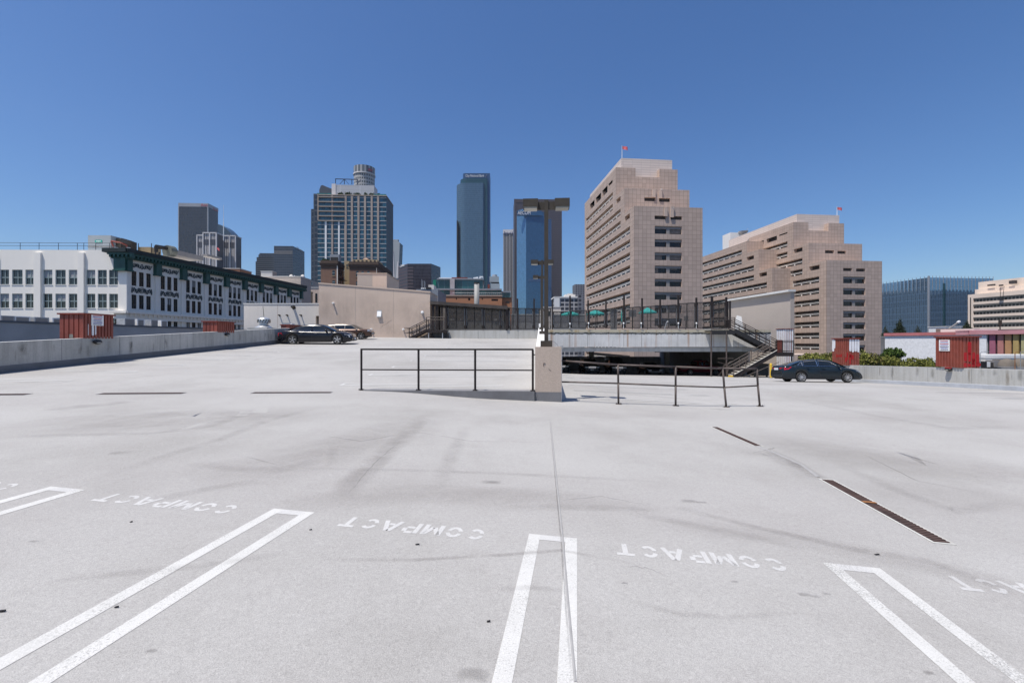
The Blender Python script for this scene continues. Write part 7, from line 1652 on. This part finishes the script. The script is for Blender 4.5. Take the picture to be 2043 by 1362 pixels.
# roofs between the white building and the beige block
D = 160; 
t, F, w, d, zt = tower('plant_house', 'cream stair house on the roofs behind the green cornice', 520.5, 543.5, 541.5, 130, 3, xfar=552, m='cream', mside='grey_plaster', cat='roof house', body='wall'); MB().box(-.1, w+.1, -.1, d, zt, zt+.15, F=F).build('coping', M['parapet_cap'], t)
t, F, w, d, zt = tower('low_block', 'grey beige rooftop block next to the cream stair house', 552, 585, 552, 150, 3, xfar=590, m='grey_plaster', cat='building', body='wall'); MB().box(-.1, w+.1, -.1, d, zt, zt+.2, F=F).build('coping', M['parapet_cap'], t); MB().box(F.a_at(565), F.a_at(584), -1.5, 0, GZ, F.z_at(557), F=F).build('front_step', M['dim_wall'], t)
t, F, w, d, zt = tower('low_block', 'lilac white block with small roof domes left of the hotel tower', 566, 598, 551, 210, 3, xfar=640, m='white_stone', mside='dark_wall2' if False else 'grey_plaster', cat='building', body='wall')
for x in (581, 604): q = F(F.a_at(x, 3), 3, 0); MB().lathe([(1.0, zt), (.9, zt+.5), (.5, zt+1.1), (0, zt+1.3)], (q[0], q[1], 0), n=14).build('roof_dome', M['cream'], t)
MB().box(F.a_at(586.5), F.a_at(588.5), -.2, 0, GZ, zt+.4, F=F).build('pipe', M['white'], t); 
for x in (616, 621): b = F.b_at(x, w); MB().box(w, w+.1, b, b+1.2, F.z_at(568, w, b), F.z_at(563, w, b), F=F).build('window', M['window'], t)
t, F, w, d, zt = tower('ochre_building', 'ochre plastered building at the end of the white building', 598.5, 606, 579.5, 125, 3, xfar=624, m='ochre', cat='building', body='wall'); MB().box(-.1, w+.12, -.1, d, zt, zt+.25, F=F).build('coping', M['ochre'], t); b = F.b_at(614, w); MB().box(w, w+.08, b, b+.9, F.z_at(602, w, b), F.z_at(595, w, b), F=F).build('window', M['recess'], t)
t, F, w, d, zt = tower('low_block', 'pale pink plaster block between the ochre building and the beige block', 606, 640, 574, 138, 3, depth=8, m='beige', cat='building', body='wall'); MB().box(-.1, w, -.12, 8, zt, zt+.2, F=F).build('coping', M['parapet_cap'], t); MB().box(F.a_at(629), F.a_at(633), -.06, 0, F.z_at(603), F.z_at(585), F=F).build('window', M['window'], t)
t, F, w, d, zt = tower('roof_house', 'salmon brick roof house below the white ribbed tower', 425, 478, 536, 190, 3, xfar=502, m='orange', mside='orange', cat='roof house', body='wall'); MB().box(-.15, w+.15, -.15, d, zt, zt+.3, F=F).build('coping', M['cream'], t)
t = thing('flagpole', 'flagpole with small flag in front of the white ribbed tower', 'flagpole', P(431, 540, 200)); q = P(432, 545, 200); MB().tube(q, (q[0], q[1], pz(491, 200)), .06, 6).build('pole', M['white'], t); mb = MB(); mb.grid([[(q[0]+.05+.32*i, q[1]+.1*math.sin(i*1.4), pz(492, 200)-.26*i-j*.5) for i in range(5)] for j in range(3)]); mb.build('flag', M['flag_red'], t)
t = thing('low_block', 'low grey roof ledge running behind the green cornice', 'building', P(510, 560, 118)); MB().box(px(494, 118), px(600, 118), 118, 124, GZ, pz(552, 118)).build('wall', M['grey_plaster'], t); MB().box(px(494, 118), px(600, 118), 117.9, 124, pz(552, 118), pz(551, 118)).build('coping', M['parapet_cap'], t)
# ------------------------------------------------------------------ right side: glass court block, pale block, mural building, planting
M['court_glass'] = gm('pleated_blue_glass', (.24, .36, .49), (.11, .18, .27), 1.3, 4.2, .14, .18, .06, .75, .12, .3, wobble=.03)
D = 300; FA = frame_px(1853, D, 5.8)
t = thing('glass_block', 'blue mirror glass block with pleated facade behind the white wall building', 'building', FA(10, 20, GZ))
zt = pz(553.5, D); wl = FA.b_at(1742, 0); wr_ = FA.a_at(1981)
FL = Fr(*FA(0, wl, 0)[:2], 5.8-90); FR_ = FA
# heights read off the photograph at both ends
for nm, F, w in (('west_face', FL, wl), ('north_face', FR_, wr_)):
    mb = MB(); n = int(w/2.6)
    for i in range(n):
        a, b = w*i/n, w*(i+1)/n; m_ = (a+b)/2
        mb.face([F(a, 0, GZ), F(m_, .04, GZ), F(m_, .04, zt), F(a, 0, zt)], 0, [(0, GZ), (1.3, GZ), (1.3, zt), (0, zt)]); mb.face([F(m_, .04, GZ), F(b, 0, GZ), F(b, 0, zt), F(m_, .04, zt)], 0, [(1.3, GZ), (2.6, GZ), (2.6, zt), (1.3, zt)])
    mb.build('pleated_facade', M['court_glass'], t)
    mb = MB()
    for i in range(n+1): a = w*i/n; mb.box(a-.07, a+.07, -.25, .05, zt-8, zt+1.2, F=F)
    mb.build('fins', M['steel'], t)
MB().box(.5, wr_-.1, .5, wl-.2, GZ, zt-.5, F=FA).build('core', M['bank_blue'], t)
a = FR_.a_at(1883.5); MB().box(a-.7, a+.7, -.3, .5, GZ, FR_.z_at(565, a), F=FR_).build('dark_seam', M['bank_dark'], t); MB().box(-.4, .5, -.4, .5, GZ, zt+1, F=FA).build('corner_fin', M['steel'], t)
t = thing('office_block', 'dark office block added beyond the picture edge for its reflection in the glass block', 'building', (375, 245, GZ))  # unseen block, put in only to be reflected by the glass
MB().prism([(345, 205), (400, 205), (400, 285), (345, 285)], GZ, 30).prism([(349, 215), (396, 215), (396, 275), (349, 275)], 30, 39).build('wall', M['dark_bands'], t); MB().box(348, 397, 230, 250, 39, 43).build('plant_house', M['roof_grey'], t)
t = thing('office_block', 'dark block added out of sight for its reflection in the side of the glass block', 'building', (185, 395, GZ))  # occluded from view, added to darken the reflection in the left face
MB().prism([(160, 372), (214, 372), (214, 425), (160, 425)], GZ, 36).prism([(165, 378), (210, 378), (210, 420), (165, 420)], 36, 43).build('wall', M['dark_bands'], t); MB().box(175, 200, 385, 410, 43, 46).build('plant_house', M['roof_grey'], t)
# pale block at the picture edge
M['pale_stone'] = mat('pale_pinkish_stone', (.70, .585, .49), .8, .08, .1)
D = 240; F = frame_px(1931, D, -81); A, Z = F.a_at, F.z_at
t = thing('office_block', 'pale pinkish stone office block with long dark window bands at the picture edge', 'building', F(20, 12, GZ)); w = A(2110)
zt = Z(588); fl_ = (Z(597.5)-Z(660))/5.0
holes = []
for i in range(10):
    z1 = Z(595, A(1943))-i*fl_
    if z1-1.9 > GZ+1: holes.append((A(1941.5), w-1, z1-2.0, z1))
mb = MB(); mb.facade(F, 'a', 0, 0, w, GZ, zt, holes, .6); mb.quad(F, 'b', 0, 30, 0, GZ, zt); mb.face([F(0, 0, zt), F(w, 0, zt), F(w, 30, zt), F(0, 30, zt)]); mb.build('wall', M['pale_stone'], t)
M['band_win'] = gm('band_window_glass', (.02, .022, .022), (.17, .165, .15), 1.5, 400, .55, .1, .15, 0, .6, .5)
for h in holes:
    p = MB().quad(F, 'a', .55, *h) or None
    mb = MB(); mb.quad(F, 'a', .55, *h); o = mb.build('band_window', M['band_win'], t); MB().box(h[0], h[1], .1, .55, h[3]-.55, h[3]-.02, F=F).build('blind_box', mat('band_shade', (.12, .12, .11), .7, .1), o) if 'bs' not in M else MB().box(h[0], h[1], .1, .55, h[3]-.75, h[3]-.02, F=F).build('blind_box', M['bs'], o)
    M.setdefault('bs', bpy.data.materials['band_shade'])
MB().box(A(1935.5), A(1937.5), -.1, .02, GZ, Z(594), F=F).build('dark_slot', M['recess'], t)
MB().box(A(1945, 6), w, 6, 26, zt, F.z_at(577, A(1952, 6), 6), F=F).box(A(1952, 8), w, 8, 24, zt, F.z_at(562.5, A(1956, 8), 8), F=F).build('upper_storeys', M['pale_stone'], t)
mb = MB(); mb.box(A(1969, 5), A(1983, 5), 5.2, 6, F.z_at(573, 0, 5), F.z_at(570, 0, 5), F=F); mb.box(A(1992, 5), A(1999, 5), 5.2, 6, F.z_at(575.5, 0, 5), F.z_at(572.5, 0, 5), F=F); mb.box(A(2012, 5), A(2023, 5), 5.2, 7, F.z_at(573, 0, 5), F.z_at(567, 0, 5), F=F); mb.build('roof_plant', M['recess'], t)
mb = MB(); mb.bar(F(A(1997), -.2, Z(579)), F(A(1996), -.2, Z(603)), .12, .12); mb.bar(F(A(2004), -.2, Z(578)), F(A(2001), -.2, Z(602)), .12, .12); mb.bar(F(A(1995), -.4, Z(603)), F(A(2003), -.4, Z(602)), .5, .6); mb.build('window_cradle', M['black'], t)
# long white textured building with red fascia and mural panels
M['roughcast'] = mat('white_roughcast', (.74, .745, .75), .9, .12, 3, bmp=.03, bscale=3.5); M['brick_fascia'] = mat('faded_red_fascia', (.44, .15, .15), .8, .2, .6, st=(1, 1, 4)); M['pink_fascia'] = mat('dusty_pink_fascia', (.50, .24, .26), .8, .15, .6, st=(1, 1, 4))
D = 84; F = frame_px(1765.5, D, -79); A, Z = F.a_at, F.z_at
t = thing('mural_building', 'long white roughcast building with red fascia and coloured mural panels', 'building', F(14, 6, GZ))
MB().box(0, A(1968), 0, 14, GZ, Z(670), F=F).build('wall', M['roughcast'], t); MB().box(A(1968), A(2150), .3, 14, GZ, Z(669), F=F).build('mural_wall', M['black'], t)
MB().box(-.05, A(1913), -.2, 14, Z(670), Z(664.5), F=F).build('red_fascia', M['brick_fascia'], t); MB().box(A(1935), A(2150), -.25, 14, Z(669.5), Z(663), F=F).build('pink_fascia', M['pink_fascia'], t); MB().box(A(1911), A(1936), -.45, 14, Z(670), Z(664), F=F).box(A(1910.5), A(1936.5), -.5, 14, Z(663.5), Z(662), F=F).build('sign_block', M['pink_fascia'], t)
for i, (x0, x1, c) in enumerate(((1973, 1984.5, (.33, .11, .16)), (1989, 2000.5, (.42, .18, .16)), (2004, 2016, (.42, .23, .11)), (2020, 2031, (.40, .29, .11)), (2036, 2050, (.38, .35, .18)), (2054, 2068, (.2, .3, .18)))):
    MB().box(A(x0), A(x1), .1, .3, Z(701.5), Z(669.6), F=F).build('mural_panel', mat('mural_paint', c, .8, .12, 1.5), t)
MB().box(A(1848), A(1913), 3, 8, Z(664.5), Z(659), F=F).build('low_parapet', M['cream'], t); MB().box(A(1821), A(1870), 5, 9, Z(664), Z(657), F=F).build('roof_ducts', M['dim_wall'], t)
X, Y, Zp = F(A(1990), .5, Z(663)); tt = thing('roof_vent', 'twin-headed dark vent pipe on the pink fascia', 'vent', (X, Y, Zp)); MB().tube((X, Y, Zp), (X, Y, Z(655)), .07, 8).box(X-.16, X-.02, Y-.1, Y+.1, Z(655), Z(647)).box(X+.06, X+.2, Y-.1, Y+.1, Z(655), Z(647)).build('pipe', M['bronze'], tt)
t = thing('white_shed', 'small white flat-roofed cabin behind the red fascia', 'building', P(1903, 655, 95)); MB().box(px(1888, 95), px(1918, 95), 95, 99, GZ, pz(652, 95)).build('wall', M['white'], t); MB().box(px(1887, 95), px(1919, 95), 94.8, 99.2, pz(652, 95), pz(650.5, 95)).build('roof', M['parapet_cap'], t)
q = P(1893, 656, 88); t = thing('crane_arm', 'slanting grey pole above the red fascia', 'pole', q); MB().bar(q, (px(1914, 88), 88, pz(641.5, 88)), .22, .22).build('arm', M['lintel'], t); MB().bar((px(1910, 88), 88, pz(643.5, 88)), (px(1915, 88), 88, pz(640.5, 88)), .3, .3).build('head', M['white'], t)
# parked trailer roofs and thin street lamps beyond the parapet
D = 58; t = thing('trailer', 'long cream trailer roof behind the pale parapet', 'trailer', (px(2010, D), D, -6)); MB().box(px(1966, D), px(2100, D), D, D+2.6, -6, pz(714, D)).build('body', M['cream'], t); MB().box(px(1966, D)-.05, px(2100, D), D-.05, D+2.65, pz(714, D), pz(707.5, D)).build('roof', M['whitewash'], t)
for x, yy in ((1955.5, 701), (2025, 701), (2036, 701)):
    q = P(x, 735, 48); t = thing('street_lamp', 'thin pole lamp with a curved arm, '+{1955.5: 'beside the red dabbed shed', 2025: 'rust coloured, before the trailer', 2036: 'closest to the picture edge'}[x], 'street lamp', (q[0], 48, -6), group='thin lamps beyond the pale parapet'); m = 'rust' if x == 2025 else 'steel'
    MB().tube((q[0], 48, -6), (q[0], 48, pz(yy+4, 48)), .04, 6).path([(q[0], 48, pz(yy+4, 48)), (q[0]+.1, 48, pz(yy+1, 48)), (q[0]+.35, 48, pz(yy, 48)), (q[0]+.75, 48, pz(yy+.5, 48))] if x < 2030 else [(q[0], 48, pz(yy+4, 48)), (q[0], 48, pz(yy, 48))], .03, 6).build('pole', M[m], t); MB().box(q[0]+.6, q[0]+.9, 47.9, 48.1, pz(yy+1, 48), pz(yy+.3, 48)).build('lamp_head', M['steel'], t)
D = 52; mb = MB()
t = thing('machinery', 'grey and white roof machinery just over the pale parapet', 'machinery', (px(1985, D), D, -3)); zb = pz(733, D)
MB().box(px(1957, D), px(2100, D), D+1, D+6, -6, pz(727, D)).build('roof', M['roof_grey'], t)
for x0, x1, y0, y1, m in ((1962, 1969, 727, 721, 'black'), (1969, 1976, 728, 722, 'white'), (1977, 1982, 728, 723, 'recess'), (1984, 1996, 727, 719, 'lintel'), (1998, 2010, 728, 717, 'dim_wall')): mb.box(px(x0, D), px(x1, D), D, D+1, pz(731, D), pz(y1, D)); MB().box(px(x0, D), px(x1, D), D, D+1, pz(732, D), pz(y1, D)).build('unit_casing', M[m], t, bevel=.05)
for x in (2009, 2034):
    t = thing('dome_cover', 'grey fabric dome cover behind the pale parapet, '+('nearer the red dabbed shed' if x == 2009 else 'at the picture edge'), 'cover', (px(x, 50), 50, -3), group='dome covers'); MB().lathe([(.75, pz(730, 50)), (.7, pz(724, 50)), (.5, pz(718, 50)), (.2, pz(715.5, 50)), (0, pz(715, 50))], (px(x, 50), 50, 0), n=18).build('cover', M['dim_wall'], t, smooth=True); MB().lathe([(.78, pz(733, 50)), (.78, pz(730, 50))], (px(x, 50), 50, 0), n=18).build('rim', M['lintel'], t)
# planting beyond the parapet
def bush(name, label, cat, cx, yt, yb, hw, D, n, size, m, seed, trunk=True, group=None, lobes=None, dry=None):
    X = px(cx, D); r = hw*D/FPX; z1, z0 = pz(yt, D), pz(yb, D)
    t = thing(name, label, cat, (X, D, z0-3), group=group); rr = random.Random(seed); ls = []
    for i in range((lobes or 5)+3):
        a = rr.uniform(-.8, .8); f = 1-abs(a)*.35
        ls.append((X+a*r*.8, D+rr.uniform(-.6, .6)*r*.5, z0+(z1-z0)*rr.uniform(.35, .68)*f, r*rr.uniform(.2, .46), r*rr.uniform(.2, .46), (z1-z0)*rr.uniform(.18, .36)*f))
    leaves('crown', t, ls, int(n*1.7), size*.72, m, seed)
    if dry: leaves('dry_crown', t, [(l[0]+.2, l[1]-.15, l[2]+.1, l[3]*.9, l[4]*.9, l[5]*.9) for l in ls[:dry]], n//5, size, 'leaf_dry', seed+1)
    mb = MB(); base = (X, D, z0-6)
    mb.tube(base, (X, D, z0+(z1-z0)*.3), .12, 7, .07)
    for l in ls: mb.tube((X, D, z0-1.5), (l[0], l[1], l[2]), .05, 5, .015)
    mb.build('trunk', M['bark'], t); return t
g = 'shrub trees beyond the pale parapet'
bush('shrub_tree', 'yellowish airy shrub tree between the dark sedan roof and the white cornered shed', 'tree', 1636, 690, 740, 42, 44, 2600, .16, 'leaf_olive', 1, group=g, lobes=9, dry=4)
bush('shrub_tree', 'brownish thin shrub tree right of the white cornered shed', 'tree', 1735, 696, 745, 32, 46, 1700, .15, 'leaf_olive', 2, group=g, lobes=8, dry=6)
bush('shrub_tree', 'low olive green shrub tree on the near side of the brown stone building', 'tree', 1762, 706, 745, 40, 47, 3200, .15, 'leaf_olive', 3, group=g, lobes=10, dry=1)
bush('shrub_tree', 'broad olive green shrub tree in front of the white roughcast wall', 'tree', 1815, 709, 745, 46, 48, 3600, .15, 'leaf_olive', 4, group=g, lobes=10)
bush('shrub_tree', 'olive green shrub tree next to the red dabbed shed', 'tree', 1850, 711, 745, 30, 49, 2000, .15, 'leaf_olive', 5, group=g, lobes=7)
bush('round_tree', 'fresh green round tree before the white roughcast wall', 'tree', 1782, 691, 722, 24, 60, 2200, .2, 'leaf_green', 6, lobes=7)
def conifer(label, cx, yt, yb, hw, D, n, seed):
    X = px(cx, D); z1, z0 = pz(yt, D), pz(yb, D); r = hw*D/FPX; t = thing('conifer', label, 'tree', (X, D, GZ), group='dark conifers by the glass block'); ls = []; rr = random.Random(seed)
    for i in range(7):
        f = i/6; q = r*(1-.82*f); ls.append((X+rr.uniform(-.15, .15)*r, D, z0+(z1-z0)*(.08+.86*f), q, q, (z1-z0)*.12))
    leaves('crown', t, ls, n, r*.10, 'leaf_conifer', seed, .2); MB().tube((X, D, GZ), (X, D, z1-.5), .3, 8, .06).build('trunk', M['bark'], t)
conifer('tall dark conifer in front of the blue glass block', 1795, 636.5, 668, 11.5, 130, 2600, 21); conifer('dark conifer at the edge of the brown stone building', 1767, 650, 676, 9, 120, 1500, 22); conifer('dark conifer between the glass block and the pale office block', 1929, 640, 664, 10.5, 140, 2400, 23); conifer('small conifer seen against the glass block above the red fascia', 1831, 649, 664, 6, 150, 900, 24); conifer('smallest conifer left of the corner fin of the glass block', 1866, 647, 664, 5, 160, 800, 25)
t = thing('low_block', 'dark grey box standing in for a dark gap beside the brown stone building', 'building', P(1762, 700, 85)); Fq = frame_px(1757, 87, -79); MB().box(0, Fq.a_at(1766.5), 0, 5, GZ, Fq.z_at(672), F=Fq).build('wall', M['dim_grey'], t); MB().box(-.05, Fq.a_at(1766.5), -.05, 5, Fq.z_at(672), Fq.z_at(671), F=Fq).build('coping', M['parapet_clean'], t)  # dark box drawn where there is only a dark gap
# low buildings seen under the terrace and behind the shrub trees
t = thing('low_block', 'low pinkish block with small windows behind the parked dark sedan', 'building', P(1590, 740, 62)); MB().box(px(1570, 62), px(1640, 62), 62, 68, GZ, pz(707, 62)).build('wall', M['stone_plain'], t); MB().box(px(1592, 62), px(1598, 62), 61.95, 62, pz(716, 62), pz(708.5, 62)).build('window', M['window'], t)

# ------------------------------------------------------------------ thin city haze
mh = bpy.data.materials.new('city_haze'); mh.use_nodes = True; th = mh.node_tree; th.nodes.remove(th.nodes['Principled BSDF'])
pv = th.nodes.new('ShaderNodeVolumePrincipled'); pv.inputs['Color'].default_value = (.80, .88, 1, 1); pv.inputs['Density'].default_value = .00005; pv.inputs['Anisotropy'].default_value = .2
th.links.new(pv.outputs[0], th.nodes['Material Output'].inputs['Volume'])
tag(MB().box(-900, 900, -60, 1300, -19.5, 440).build('haze', mh), kind='stuff')
